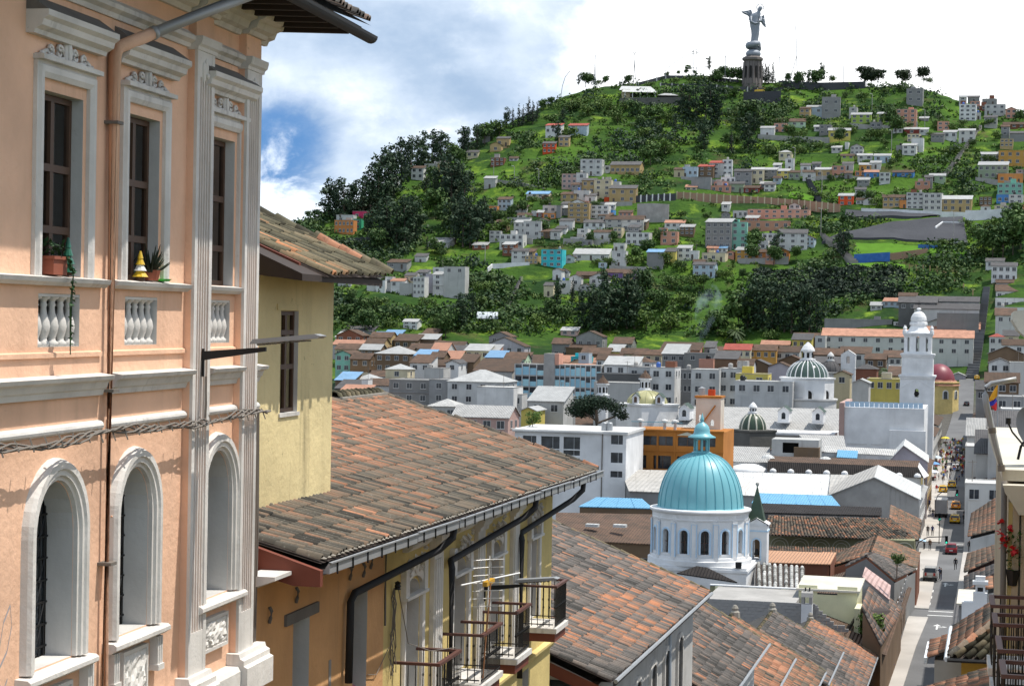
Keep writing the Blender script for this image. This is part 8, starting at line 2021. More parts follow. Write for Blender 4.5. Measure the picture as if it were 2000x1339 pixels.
t = dome_thing('grey_dome', 'grey tiled dome with a small lantern behind the glass dome', -43.86, 564.94, -12.85, 2.8, 3.1, 'claydome' if 'claydome' in M else RM['d'], RM['d'], 12, 14, WM['w'], 8, lmat='white2')
M['gold'] = plain('gold_green_tile', (.36,.34,.17), .4, 0, .25, 1.0)
T = dome_thing('golden_dome', 'low gold-green tiled dome with white dormers left of the hotel tower', -70.99, 424.89, -17.12, 4.2, 2.6, 'gold', 'gold', 16, 12, 'white', 4, lantern=False, drumr=6.6)
for dx in (-1.7, 3.2):
 b = MB(); b.box(dx-.7,dx+.7,-4.6,-1,-17.12+.05,-17.12+1.5); b.add([(dx-.7,-4.6,-17.12+1.5),(dx+.7,-4.6,-17.12+1.5),(dx,-4.6,-17.12+2.2)],[(0,1,2)]); o = b.build('dormer', M['white'], T)
 r = MB(); z = -17.12; r.add([(dx-1,-4.8,z+1.35),(dx,-4.8,z+2.35),(dx,-1,z+2.35),(dx-1,-1,z+1.35),(dx+1,-4.8,z+1.35),(dx+1,-1,z+1.35)],[(0,1,2,3),(1,4,5,2)]); link('dormer_roof', r.mesh('dormer_roof', M['greenglaze']), o); w_ = MB(); w_.exty(outline(dx-.3,dx+.3,z+.3,z+1.5,.3,8), -4.65, -4.61); link('dormer_window', w_.mesh('dormer_window', M['wood']), o)
for lab, px_, pb_, d0 in (('left white lantern turret with a brown conical cap',-81.25,-15.89,428.65),('right white lantern turret with a brown conical cap',-73.14,-14.77,434.70)):
 t = thing('lantern_turret', lab, 'turret', (px_, d0, 0)); b = MB(); b.lathe([(1.3,pb_-12),(1.3,pb_-.1),(1.5,pb_),(1.5,pb_+.2),(1.1,pb_+.3),(1.1,pb_+2.2),(1.45,pb_+2.3),(1.45,pb_+2.6)], 8); b.build('turret_wall', M['white'], t)
 b = MB(); b.lathe([(1.4,pb_+2.62),(.9,pb_+3.3),(.4,pb_+3.8),(0,pb_+4.5)], 12); b.build('cap', RM['t'], t)
 for k in range(8): a = k*math.pi/4+math.pi/8; w_ = MB(); w_.exty(outline(-.22,.22,.6,1.8,.22,6),-.05,.02); o = w_.build('turret_window', M['dark'], t); o.matrix_local = Matrix.Translation((math.cos(a)*1.03,math.sin(a)*1.03,pb_)) @ Matrix.Rotation(a+math.pi/2,4,'Z')
t = dome_thing('maroon_dome', 'plain maroon dome behind the white bell tower', -17.06, 653.43, -17.12, 4.9, 5.6, plain('maroon_paint',(.20,.035,.05),.45), 'white', 0, 14, 'yellow', 8, lantern=False, drumr=6.1)
for k in range(8):
 a = k*math.pi/4+math.pi/8; w_ = MB(); w_.exty(outline(-.6,.6,-5.2,-2.8,.5,8),-.1,.05); o = w_.build('drum_window', M['far_glass'], t); m4 = Matrix.Translation((math.cos(a)*5.64,math.sin(a)*5.64,-17.12)) @ Matrix.Rotation(a+math.pi/2,4,'Z'); o.matrix_local = m4
 s = MB(); sweep(s, outline(-.65,.65,-5.2,-2.75,.5,8), [(0,0),(0,-.15),(.3,-.15),(.3,0)]); o = s.build('window_moulding', M['white'], t); o.matrix_local = m4
b = MB(); b.lathe([(6.6,-18.23),(5.1,-16.48)], 8); b.build('skirt_roof', RM['o'], t)
for k,(px0_,py0_,d0,H_,lab) in enumerate(((1550,846,400,5,'palm tree in front of the dormered nave'),)): t = thing('palm_tree', lab, 'palm tree', (-38.07,401.78,-22.51)); t.location.z = -33; palm(t, -20.31+33)
t = thing('palm_tree', 'dark palm between the tiled roofs left of the bell tower', 'palm tree', (-29.56,609.46,-14.79-6)); palm(t, 11)
# ---- white bell tower
T = thing('bell_tower', 'tall tiered white bell tower with a ribbed cupola beside the street', 'bell tower', (-16.68,460.40,0)); zb0 = -16.35
def tier(z0, z1, hw, name, holes=(), cor=.35):
 for k in range(4):
  b = MB(); wall_holes(b, -hw, hw, z0, z1, [h for h in holes], y=0); o = b.build(name, [M['white'],M['white']], T); o.matrix_local = Matrix.Rotation(k*math.pi/2,4,'Z') @ Matrix.Translation((0,-hw,0))
 b = MB(); b.box(-hw-cor,hw+cor,-hw-cor,hw+cor,z1-.35,z1); b.box(-hw-cor*.5,hw+cor*.5,-hw-cor*.5,hw+cor*.5,z1-.75,z1-.36); b.build('cornice', M['white'], T)
za, zb_, zc_, zd, ze_ = -10.70, -5.96, -3.02, 1.05, 3.64
tier(-33, za, 3.65, 'lower_stage', [(-.42,.42,-15.45,-13.64,.42,.5)])
tier(za, zb_, 3.35, 'middle_stage', [(-.5,.5,-11.72+2.2,-10.93+2.4,.49,.5)] if False else [])
tier(zb_, zc_+1.6, 2.95, 'belfry_stage', [(-.36,.36,zb_+.5,zc_+.8,.36,.8),(-2.25,-1.75,zb_+.5,zc_+.6,.25,.8),(1.75,2.25,zb_+.5,zc_+.6,.25,.8)])
b = MB(); b.add([(-3.7,-3.72,za-2.6),(0,-3.72,za-.6),(3.7,-3.72,za-2.6),(3.7,-3.72,za-2.9),(0,-3.72,za-.95),(-3.7,-3.72,za-2.9),(-3.7,-3.6,za-2.6),(0,-3.6,za-.6),(3.7,-3.6,za-2.6)],[(0,1,4,5),(1,2,3,4),(0,6,7,1),(1,7,8,2)]); b.build('pediment', M['white'], T)
b = MB(); b.lathe([(0,-.04),(.55,-.04),(.55,.02),(.42,.02)], 16); o = b.build('clock_face', M['dark'], T); o.matrix_local = Matrix.Translation((0,-3.66,za-4.0)) @ Matrix.Rotation(math.pi/2,4,'X')
b = MB(); b.lathe([(2.9,zc_+1.6),(2.2,zc_+2.2),(1.75,zc_+3.0),(1.65,zd-.8),(1.95,zd-.7),(1.95,zd-.2),(1.6,zd)], 8); b.build('octagon_stage', M['white'], T)
b = MB(); hh = ze_-zd; b.lathe([(1.65,zd+.003),(1.75,zd+hh*.15),(1.65,zd+hh*.4),(1.25,zd+hh*.68),(.7,zd+hh*.84),(.35,zd+hh*.88),(.35,zd+hh*1.02),(.55,zd+hh*1.06),(.3,zd+hh*1.16),(0,zd+hh*1.2)], 16); b.build('cupola', M['white'], T)
b = MB(); b.box(-.05,.05,-.05,.05,ze_+.3,ze_+2.0); b.box(-.45,.45,-.05,.05,ze_+1.2,ze_+1.32); b.build('cross', M['iron'], T)
for sx in (-1,1):
 for sy in (-1,1): b = MB(); b.lathe([(.4,0),(.4,.5),(.2,.7),(.35,1.0),(.1,1.5),(0,1.7)], 8, (sx*2.9,sy*2.9,zc_+1.6)); b.build('corner_urn', M['white'], T)
T = thing('white_hall', 'tall blank white hall with a glass roof railing beside the bell tower', 'building', (0,0,0)); x0, x1, yy, zt_ = -29.34, -13.15, 401.68, -15.84
block(T, x0+1.0, x1, yy, yy+22, -33, zt_, 'white'); block(T, x0, x0+.98, yy-.4, yy+22, -33, zt_+.8, WM['p'], 'end_pier'); block(T, x1-6.5, x1+.4, yy-1.2, yy-.003, -33, zt_-4.2, 'white', 'lower_projection')
for k in range(16): x = x0+1.1+k*(x1-x0-1.3)/16; b = MB(); b.box(x,x+(x1-x0-1.3)/16-.06,yy,yy+.03,zt_+.05,zt_+1.1); b.build('railing_panel', M['paleblue'], T)
b = MB(); b.box(x0+1.6,x0+5.4,yy-.08,yy-.003,-23.04,-23.04+.18); b.box(x0+6.2,x0+8.2,yy-.08,yy-.003,-23.04,-23.04+.18); b.build('ledge', M['white2'], T)
T = thing('bell_gable', 'small plain white belfry with one arched opening and a gabled top', 'bell tower', (-39.24,566.04,0)); z0_, z1_ = -14.02-8, -8.01
b = MB(); wall_holes(b, -1.95, 1.95, z0_, z1_, [(-.45,.45,z1_-2.4,z1_-.4,.45,2.5)]); b.quad((1.95,0,z0_),(1.95,2.6,z0_),(1.95,2.6,z1_),(1.95,0,z1_)); b.quad((-1.95,0,z0_),(-1.95,2.6,z0_),(-1.95,2.6,z1_),(-1.95,0,z1_)); b.add([(-1.95,0,z1_),(1.95,0,z1_),(0,0,z1_+1.2)],[(0,1,2)]); b.add([(-2.1,-.1,z1_-.05),(0,-.1,z1_+1.3),(0,2.7,z1_+1.3),(-2.1,2.7,z1_-.05),(2.1,-.1,z1_-.05),(2.1,2.7,z1_-.05)],[(0,1,2,3),(1,4,5,2)]); b.build('tower_wall', [M['white'],M['white2']], T)
b = MB(); b.box(-2.05,2.05,-.1,2.7,z1_-4.0,z1_-3.7); b.build('string_course', M['white'], T)
# blue-panelled office block
T = thing('office_block', 'blue-panelled office block in a pale concrete frame with a grey stair tower', 'building', (0,0,0)); x0, x1, yy, zt_, zb_ = -129.84, -105.47, 553.68, -12.36, -12.36-9.6
block(T, x0, x1, yy+.5, yy+11, -33, zt_, 'concrete'); BP = [plain('blue_panel_%d' % i, c, .35) for i, c in enumerate(((.34,.62,.72),(.40,.66,.72),(.28,.52,.64)))]
xt0, xt1 = -121.58, -118.55
block(T, xt0, xt1, yy-.4, yy+6, -33, -9.30, 'concrete', 'stair_tower'); block(T, xt1+.003, xt1+1.2, yy-.2, yy+5.5, -12.41, -9.30, WM['S'], 'tower_flank')
b = MB()
for r in range(4): b.box(x0-.1,xt0-.003,yy,yy+.48,zt_-r*3.1-.25,zt_-r*3.1+.1); b.box(xt1+.003,x1+.1,yy,yy+.48,zt_-r*3.1-.25,zt_-r*3.1+.1)
b.build('floor_band', M['concrete'], T)
xsplit = [(x0,xt0,4),(xt1,x1,9)]
for a_, c_, n in xsplit:
 for k in range(n+1): x = a_+(c_-a_)*k/n; b = MB(); b.box(x-.12,x+.12,yy-.06,yy+.5,zt_-9.6,zt_); b.build('mullion', M['white2'], T)
 for r in range(3):
  for k in range(n):
   xa_, xb_ = a_+(c_-a_)*k/n+.13, a_+(c_-a_)*(k+1)/n-.13; z = zt_-3.1*(r+1)+.1; b = MB(); hcut = random.choice((1.3,1.9,2.3)); b.box(xa_,xb_,yy+.2,yy+.45,z,z+hcut); b.build('blue_panel', random.choice(BP), T); b = MB(); b.quad((xa_,yy+.4,z+hcut),(xb_,yy+.4,z+hcut),(xb_,yy+.4,z+2.75),(xa_,yy+.4,z+2.75)); b.build('window', M['far_glass'], T)
bb = MB(); bb.box(-13.79,-8.96,752.46-.35,752.46-.05,-7.01,-4.26); BBD = tag(bb.build('billboard', plain('blue_banner',(.02,.12,.48),.5)), 'blue banner with pale pictures on the long white wall near the town steps', 'billboard')
for k in range(3): q = MB(); q.box(-13.61,-12.36,752.46-.37,752.46-.352,-6.83+k*.85,-6.28+k*.85); q.build('picture', M['paleblue'], BBD)
# ================================================================== STREET
M['asphalt'] = plaster('asphalt', (.15,.15,.152), .3, (.04,.04,.04), .25, .3); M['paving'] = plaster('pale_paving', (.46,.43,.395), .4, (.2,.18,.16), .3, .2); M['kerb'] = plain('kerb_stone', (.30,.29,.28), .9); M['paint'] = plain('road_paint', (.62,.62,.60), .7)
def strip(name, L, Rr, z, mat, th=.0):
 b = MB(); n = len(L)
 for i in range(n-1):
  q = [(*L[i],z),(*Rr[i],z),(*Rr[i+1],z),(*L[i+1],z)]; b.add(q, [(0,1,2,3)])
  if th: b.add([(*Rr[i],z),(*Rr[i+1],z),(*Rr[i+1],z-th),(*Rr[i],z-th)], [(0,1,2,3)]); b.add([(*L[i],z),(*L[i+1],z),(*L[i+1],z-th),(*L[i],z-th)], [(0,1,2,3)])
 b.add([(*L[0],z),(*Rr[0],z),(*Rr[0],z-.13),(*L[0],z-.13)], [(0,1,2,3)]); return struct(b.build(name, mat))
ZS = -32.5
strip('road', [(-9.2,150),(-9.2,240),(-10.8,316),(-12.4,411),(-14.0,506),(-14.2,545)], [(-2.6,150),(-2.8,240),(-2.7,316),(-4.2,411),(-5.2,506),(-5.8,545)], ZS+.004, M['asphalt'])
strip('pavement', [(-8.9,150),(-8.85,188),(-8.9,212),(-8.95,233)], [(-7.6,150),(-7.5,188),(-7.25,212),(-6.75,233)], ZS+.13, M['paving'], .13)
strip('pavement', [(-9.05,240),(-9.66,268),(-10.3,305)], [(-6.9,240),(-7.05,268),(-7.4,305)], ZS+.13, M['paving'], .13)
strip('pavement', [(-10.5,315),(-11.5,365),(-12.2,411),(-13.8,506),(-14.1,545)], [(-7.5,315),(-7.9,367),(-8.7,411),(-10.0,506),(-10.4,545)], ZS+.13, M['paving'], .13)
strip('pavement', [(-3.7,150),(-4.05,233),(-4.0,305),(-4.4,368),(-5.5,428),(-6.5,510),(-7.0,545)], [(-2.6,150),(-2.8,233),(-2.7,305),(-3.2,368),(-4.2,428),(-5.2,510),(-5.8,545)], ZS+.13, M['paving'], .13)
b = MB()
for k in range(17):
 y0, y1 = 544+k*9.6, 544+(k+1)*9.6; L_ = lambda y: -14.2+(y-544)*.0155; R_ = lambda y: -5.8-(y-544)*.006
 b.add([(x(y),y,max(ground(L_(y),y),ground(R_(y),y))+.12) for x,y in ((L_,y0),(R_,y0),(R_,y1),(L_,y1))], [(0,1,2,3)])
struct(b.build('road', M['asphalt']))
def mark(name, polys):
 b = MB()
 for p in polys: b.add([(x,y,ZS+.009) for x,y in p], [tuple(range(len(p)))])
 return struct(b.build(name, M['paint']))
for y in (235.2,238.6,306.5,313.5): mark('crossing_line', [[(-6.9,y),(-4.1,y),(-4.1,y+.45),(-6.9,y+.45)]])
for y in (209.0,224.5,262.0): x = -5.6; mark('road_arrow', [[(x-.1,y),(x+.1,y),(x+.1,y+2.6),(x-.1,y+2.6)],[(x-.45,y+2.6),(x+.45,y+2.6),(x,y+4.0)],[(x+.1,y+1.2),(x+.7,y+1.9),(x+.7,y+2.2),(x+.1,y+1.5)],[(x+.5,y+1.5),(x+1.1,y+2.1),(x+.55,y+2.6)]])
for y in (244,250,256): mark('lane_dash', [[(-7.0,y),(-6.85,y),(-6.85,y+2.2),(-7.0,y+2.2)]])
# filler fronts lining the street
def row_front(side, y0, y1, x, h, col, rc, label, fl=2):
 t = thing('street_house', label, 'house', (0,0,0)); w = y1-y0; sx = -1 if side == 'L' else 1; xb = x+sx*11; z1 = ZS+h
 b = MB(); b.box(min(x,xb),max(x,xb),y0,y1,ZS-.5,z1); b.build('wall', WM[col] if len(col) == 1 else M[col], t)
 b = MB(); e = x-sx*.5; b.add([(e,y0,z1+.02),(e,y1,z1+.02),(x+sx*5.5,y1,z1+2.0),(x+sx*5.5,y0,z1+2.0),(xb,y1,z1+.02),(xb,y0,z1+.02)], [(0,1,2,3),(3,2,4,5),(0,3,5),(1,4,2)]); b.build('roof', RM[rc], t)
 n = max(1,int(w/3.4)); me = window_mesh(1.0, 1.5, 1); rz = RAD(90 if side == 'L' else -90)
 for f in range(fl):
  for k in range(n): link('window' if f else 'door', me if f else DOORM, t, (x-sx*-.004*0+(-sx)*.004, y0+w*(k+.5)/n, ZS+.2+f*3.3), (0,0,rz))
 return t
for a in (('L',176,204,-9.0,4.6,'ochre','t','ochre street house under the brown small-tiled roof'),('L',206,232,-9.05,3.4,'A','t','brown street house before the first crossing'),('L',316,340,-10.7,6.5,'W','m','white shop house below the lilac gable'),('L',342,392,-11.2,7.5,'y','t','tan shop row along the crowded pavement'),
  ('L',466,505,-13.2,8.0,'W','t','white shop row past the bell tower'),('L',540,590,-14.4,7.0,'w','t','off-white row by the foot of the town steps'),('R',150,190,-2.6,8.0,'G','d','grey house in shade at the right kerb'),('R',318,372,-2.75,7.2,'W','t','white street front on the shaded right pavement'),('R',374,440,-3.4,8.0,'W','m','white arcade front on the right of the crowd'),('R',442,520,-4.3,8.5,'w','t','off-white house row on the right past the crowd'),('R',522,600,-5.4,8.0,'C','t','cream row on the right near the steps')): row_front(*a)
def right_roof(label, A, B, C, D, mat, tint, wall):
 t = thing('tiled_house', label, 'house', (0,0,0)); tiled_patch(t, A, B, C, D, mat, tint, .32, .5, 1.15)
 w = MB(); q = [Vector(p)+Vector((.3,0,-.25)) for p in (A,B,D,C)]
 for p, r in zip(q, q[1:]+q[:1]): w.quad(p, r, (r.x,r.y,ZS-.5), (p.x,p.y,ZS-.5))
 w.build('wall', wall, t)
right_roof('tiled house on the right with a two-toned brown and orange roof', (-2.71,241.58,-24.12), (-2.56,268.34,-23.83), (1.40,242.57,-22.99), (1.46,269.32,-21.07), 'clay', tB(.55,.3,.15), WM['w'])
right_roof('tiled house on the right with a small terracotta roof and roof vent', (-2.54,202.58,-23.71), (-2.42,219.05,-23.69), (0.75,203.38,-22.16), (0.42,219.73,-22.68), 'clay', tB(.48,.25,.15), WM['p'])
right_roof('dark tiled house on the right behind the white chimney', (-2.26,186.21,-23.70), (-2.46,200.54,-23.86), (0.98,187.00,-21.46), (1.02,199.33,-22.10), 'claygrey', tB(.35,.25,.15), WM['w'])
right_roof('orange tiled house on the right beside the white chimney', (-0.48,153.80,-19.21), (-0.52,162.01,-19.37), (0.97,154.14,-18.81), (1.01,162.37,-18.94), 'clay', tB(.8,.1,.1), WM['w'])
T = thing('chimney', 'stepped white chimney on the right beside orange tiles', 'chimney', (-0.75,153.72,-20.27)); b = MB(); b.box(-.5,.5,-.4,.4,-6,.9); b.box(-.35,.35,-.3,.3,.903,2.1); b.box(-.55,.55,-.45,.45,1.5,1.75); b.box(-1.3,-.502,-.4,.4,-6,.2); b.build('stack', M['white'], T); b = MB(); b.box(-.2,.2,-.305,-.30,1.0,1.3); b.build('flue_opening', M['dark'], T)
T = thing('slab_roofed_shed', 'pale grey slab roof on the right at the kerb', 'roof', (-1.89,163.71,-21.56)); b = MB(); b.box(-.7,.9,0,9,-.15,0); b.build('slab', M['slab'], T); b = MB(); b.box(-.5,.8,.2,8.8,-18,-.151); b.build('wall', WM['G'], T)
# ---- vehicles
M['tyre'] = plain('tyre_rubber', (.012,.012,.012), .9); M['carglass'] = glassy('car_glass', (.015,.018,.02), .08); M['lampred'] = plain('red_lamp_glass', (.35,.02,.015), .25); M['hub'] = plain('wheel_hub', (.35,.35,.36), .35, .6)
CARP = {}
def carpaint(n, c):
 if n not in CARP: CARP[n] = plain('car_paint_'+n, c, .25, 0, .05)
 return CARP[n]
def car(label, cat, p, paint, L=4.2, Wd=1.68, H=1.45, suv=False, rz=0.0, sign=False):
 t = thing('parked_car' if cat == 'car' else cat.replace(' ','_'), label, cat, p, rz); h = H; w = Wd/2
 lo = [(-L/2,.35),(-L/2+.03,.80),(-L/2+.12,h*.62),(L*.20,h*.62),(L/2-.15,h*.52),(L/2,.62),(L/2-.02,.33)]
 top = [(-L/2+(.12 if suv else .55),h*.62),(-L/2+(.30 if suv else .95),h-.04),(-L/2+(.6 if suv else 1.3),h),(L*.06,h),(L*.24,h*.62)]
 b = MB(); n = len(lo); vs = [(-w,y,z) for y,z in lo]+[(w,y,z) for y,z in lo]; b.add(vs, [(i,(i+1)%n,n+(i+1)%n,n+i) for i in range(n)]+[tuple(range(n)), tuple(range(n,2*n))[::-1]])
 iw = w*.80; n = len(top); vs = [(-(w-.03 if k in (0,n-1) else iw),y,z) for k,(y,z) in enumerate(top)]+[((w-.03 if k in (0,n-1) else iw),y,z) for k,(y,z) in enumerate(top)]
 b.add(vs, [(i,(i+1)%n,n+(i+1)%n,n+i) for i in range(n)]+[tuple(range(n)), tuple(range(n,2*n))[::-1]]); b.build('body', paint, t)
 g = MB(); y0,z0 = top[0]; y1,z1 = top[1]; d = .012
 g.add([(-w*.84,y0-d+.02,z0+.06),(w*.84,y0-d+.02,z0+.06),(iw*.92,y1-d-.02,z1-.05),(-iw*.92,y1-d-.02,z1-.05)], [(0,1,2,3)])
 y0,z0 = top[-1]; y1,z1 = top[-2]; g.add([(-w*.84,y0+d-.02,z0+.05),(w*.84,y0+d-.02,z0+.05),(iw*.92,y1+d+.02,z1-.05),(-iw*.92,y1+d+.02,z1-.05)], [(0,1,2,3)])
 for s in (-1,1): g.add([(s*(w-.02),top[0][0]+.25,h*.64),(s*(w-.02),top[-1][0]-.2,h*.64),(s*(iw+.012),top[-2][0]-.05,h-.07),(s*(iw+.012),top[1][0]+.12,h-.07)], [(0,1,2,3)])
 g.build('car_window', M['carglass'], t)
 for s in (-1,1):
  for y in (-L*.31,L*.31):
   q = MB(); q.lathe([(0,-.1),(.31,-.1),(.31,.1),(0,.1)], 14); o = q.build('wheel', M['tyre'], t); o.matrix_local = Matrix.Translation((s*(w-.09),y,.31)) @ Matrix.Rotation(math.pi/2,4,'Y'); q = MB(); q.lathe([(0,-.11),(.18,-.11),(.18,.11),(0,.11)], 10); link('rim', q.mesh('rim', M['hub']), o)
  q = MB(); q.box(s*w*.62-.13,s*w*.62+.13,-L/2-.012,-L/2+.05,.72,.95 if not suv else 1.1); q.build('tail_light', M['lampred'], t); q = MB(); q.box(s*w*.65-.15,s*w*.65+.15,L/2-.10,L/2+.008,.55,.70); q.build('headlight', M['far_glass'], t); q = MB(); q.box(s*(w+.02),s*(w+.16),L*.16,L*.20,h*.62,h*.70); q.build('wing_mirror', M['iron'], t)
 q = MB(); q.box(-w*.96,w*.96,-L/2-.06,-L/2+.02,.34,.52); q.build('bumper', M['iron'] if suv else paint, t); q = MB(); q.box(-.24,.24,-L/2-.07,-L/2-.061,.56,.68); q.build('number_plate', M['lampred'] if sign is None else M['paint'], t)
 if sign: q = MB(); q.box(-.3,.3,-.12,.12,h+.003,h+.16); q.build('taxi_sign', M['paint'], t)
 return t
YEL = carpaint('yellow', (.70,.42,.02))
car('silver grey estate car stopped on the pale pavement with people beside it', 'car', (-7.57,267.61,-32.37), carpaint('silver',(.33,.32,.30)), 4.3, 1.75, 1.75, True)
car('dark red hatchback crossing the second junction', 'car', (-5.63,300.79,-32.49), carpaint('darkred',(.20,.015,.02)), 3.9, 1.65, 1.5)
car('yellow taxi alone on the sunny stretch of road above the red car', 'taxi', (-6.04,348.38,-32.49), YEL, 4.2, 1.65, 1.42, sign=True)
car('yellow taxi with its roof sign just below the crowd', 'taxi', (-9.51,411.11,-32.49), YEL, 4.2, 1.65, 1.42, sign=True)
car('yellow taxi partly hidden behind another taxi near the crowd', 'taxi', (-8.12,425.08,-32.49), YEL, 4.2, 1.65, 1.42, sign=True)
car('orange yellow taxi in the shade beside the white truck', 'taxi', (-6.37,375.02,-32.49), carpaint('orange',(.62,.26,.02)), 4.1, 1.65, 1.42, sign=True)
car('white hatchback among the people in the middle of the crowd', 'car', (-8.37,475.69,-32.49), carpaint('white',(.6,.6,.6)), 4.1, 1.7, 1.5)
car('dark blue van in shade beyond the crowd', 'van', (-8.69,539.91,-32.49), carpaint('navy',(.02,.03,.07)), 4.8, 1.9, 2.1, True)
car('black car parked at the top of the street by the church', 'car', (-8.61,663.86,-24.80), carpaint('black',(.015,.015,.018)), 4.3, 1.7, 1.45)
car('yellow taxi waiting at the foot of the town steps', 'taxi', (-5.97,705.99,-17.50), YEL, 4.2, 1.7, 1.45, sign=True)
T = thing('delivery_truck', 'white box truck beside the pavement stalls', 'truck', (-8.56,358.69,-32.49)); b = MB(); b.box(-1.05,1.05,-3.0,2.2,.75,3.1); b.build('cargo_box', carpaint('boxwhite',(.62,.61,.58)), T)
b = MB(); b.box(-.95,.95,2.21,4.0,.55,2.3); b.build('cab', carpaint('boxwhite',(.62,.61,.58)), T); b = MB(); b.box(-1.0,1.0,-2.9,3.9,.45,.74); b.box(-.9,.9,-3.08,-3.0,.5,.75); b.build('chassis', M['iron'], T)
b = MB(); b.box(-.99,.99,-3.02,-3.003,.85,3.0); b.build('rear_door', M['zinc'], T)
for s in (-1,1):
 for y in (-2.0,2.9): q = MB(); q.lathe([(0,-.13),(.42,-.13),(.42,.13),(0,.13)], 14); o = q.build('wheel', M['tyre'], T); o.matrix_local = Matrix.Translation((s*.88,y,.42)) @ Matrix.Rotation(math.pi/2,4,'Y')
# ---- traffic lights
M['greenlit'] = bpy.data.materials.new('green_signal'); M['greenlit'].use_nodes = True; _p = M['greenlit'].node_tree.nodes['Principled BSDF']; _p.inputs['Base Color'].default_value = (.02,.5,.35,1); _p.inputs['Emission Color'].default_value = (.05,1,.65,1); _p.inputs['Emission Strength'].default_value = 2.5
def signal(label, p, h, arm=0.0, heads=1):
 t = thing('traffic_light', label, 'traffic light', p); b = MB()
 if arm: b.tube([(0,0,0),(0,0,h*.55),(arm*.12,0,h*.8),(arm*.4,0,h*.96),(arm,0,h)], .07, 6)
 else: b.tube([(0,0,0),(0,0,h)], .07, 6)
 b.build('pole', M['iron'], t)
 for k in range(heads):
  z = h-.9-k*1.15 if not arm else h-.95; b = MB(); b.box(arm-.19,arm+.19,-.18,.12,z,z+1.05); b.build('signal_head', M['iron'], t)
  for q, m_ in ((.17,'greenlit'),(.5,'far_glass'),(.83,'far_glass')): c = MB(); c.lathe([(0,-.01),(.13,-.01),(.13,.03)], 10); o = c.build('signal_lens', M[m_], t); o.matrix_local = Matrix.Translation((arm,-.19,z+q)) @ Matrix.Rotation(math.pi/2,4,'X')
signal('double green traffic light on a post at the near left pavement corner', (-9.05,241.67,-32.37), 4.0, 0, 2)
signal('green traffic light on a curved arm reaching over the road', (-9.95,277.52,-32.37), 4.6, 4.1)
signal('green traffic light on a tall post by the second crossing', (-7.67,312.42,-32.37), 4.4)
signal('green traffic light on a curved arm near the white truck', (-9.49,354.99,-32.37), 4.8, 3.6)
# ---- people
def person_mesh(name, pts, edges, rad):
 me = bpy.data.meshes.new(name); me.from_pydata(pts, edges, []); o = bpy.data.objects.new(name, me); COL.objects.link(o)
 sk = o.modifiers.new('skin','SKIN'); sk.use_smooth_shade = True
 for v, r in zip(me.skin_vertices[0].data, rad): v.radius = (r[0], r[1]) if isinstance(r, tuple) else (r, r)
 me.skin_vertices[0].data[0].use_root = True
 s = o.modifiers.new('sub','SUBSURF'); s.levels = 1; s.render_levels = 1
 dg = bpy.context.evaluated_depsgraph_get(); out = bpy.data.meshes.new_from_object(o.evaluated_get(dg)); out.name = name; bpy.data.objects.remove(o); out.materials.clear()
 for mm_ in (M['skin'], M['hair'], M['cl0'], M['cl0']): out.materials.append(mm_)
 for p in out.polygons:
  c = p.center; ax = abs(c.x)
  p.material_index = 1 if c.z > 1.60 or (c.z > 1.50 and c.y < -.03) else 0 if c.z > 1.43 or (ax > .20 and c.z < .95) else 2 if c.z > .93 else (1 if c.z < .07 else 3)
 return out
M['skin'] = plain('skin', (.30,.17,.11), .6); M['hair'] = plain('black_hair', (.015,.012,.010), .6); M['cl0'] = plain('cloth', (.1,.1,.1), .9)
def pose(st, arm):
 pts = [(0,0,.95),(0,0,1.12),(0,.01,1.32),(0,.01,1.46),(0,.03,1.55),(0,.03,1.66), (.10,0,.90),(.11,st*.16,.50),(.11,st*.30-.08*abs(st),.08),(.11,st*.30+.12,.035), (-.10,0,.90),(-.11,-st*.10,.50),(-.11,-st*.34,.09),(-.11,-st*.34+.16,.04), (.19,.0,1.38),(.25,-arm*.12,1.12),(.25,arm*.10,.88),(.24,arm*.16,.79), (-.19,.0,1.38),(-.25,arm*.12,1.12),(-.25,-arm*.02,.88),(-.24,-arm*.04,.79)]
 ed = [(0,1),(1,2),(2,3),(3,4),(4,5),(0,6),(6,7),(7,8),(8,9),(0,10),(10,11),(11,12),(12,13),(2,14),(14,15),(15,16),(16,17),(2,18),(18,19),(19,20),(20,21)]
 rad = [(.15,.11),(.14,.10),(.17,.11),.055,.085,.085,.09,.062,.045,.04,.09,.062,.045,.04,.065,.045,.036,.038,.065,.045,.036,.038]; return pts, ed, rad
PM = [person_mesh('body', *pose(s, a)) for s, a in ((0.0,.3),(.8,1.0),(-.7,-.9))]
CLN = dict(black=(.015,.015,.017),red=(.42,.02,.02),white=(.62,.62,.6),navy=(.02,.03,.10),grey=(.16,.16,.16),blue=(.05,.14,.38),brown=(.10,.055,.03),pink=(.55,.18,.24),yellow=(.6,.42,.05),green=(.04,.16,.06)); CM = {k: plain('cloth_'+k, c, .9) for k, c in CLN.items()}
def person(label, p, top, bot, kind=0, rz=0.0, s=1.0, group=None):
 o = link('person', PM[kind], None, p, (0,0,rz)); o.scale = (s,s,s)
 for i, k in ((2,top),(3,bot)): o.material_slots[i].link = 'OBJECT'; o.material_slots[i].material = CM[k]
 return tag(o, label, 'person', group)
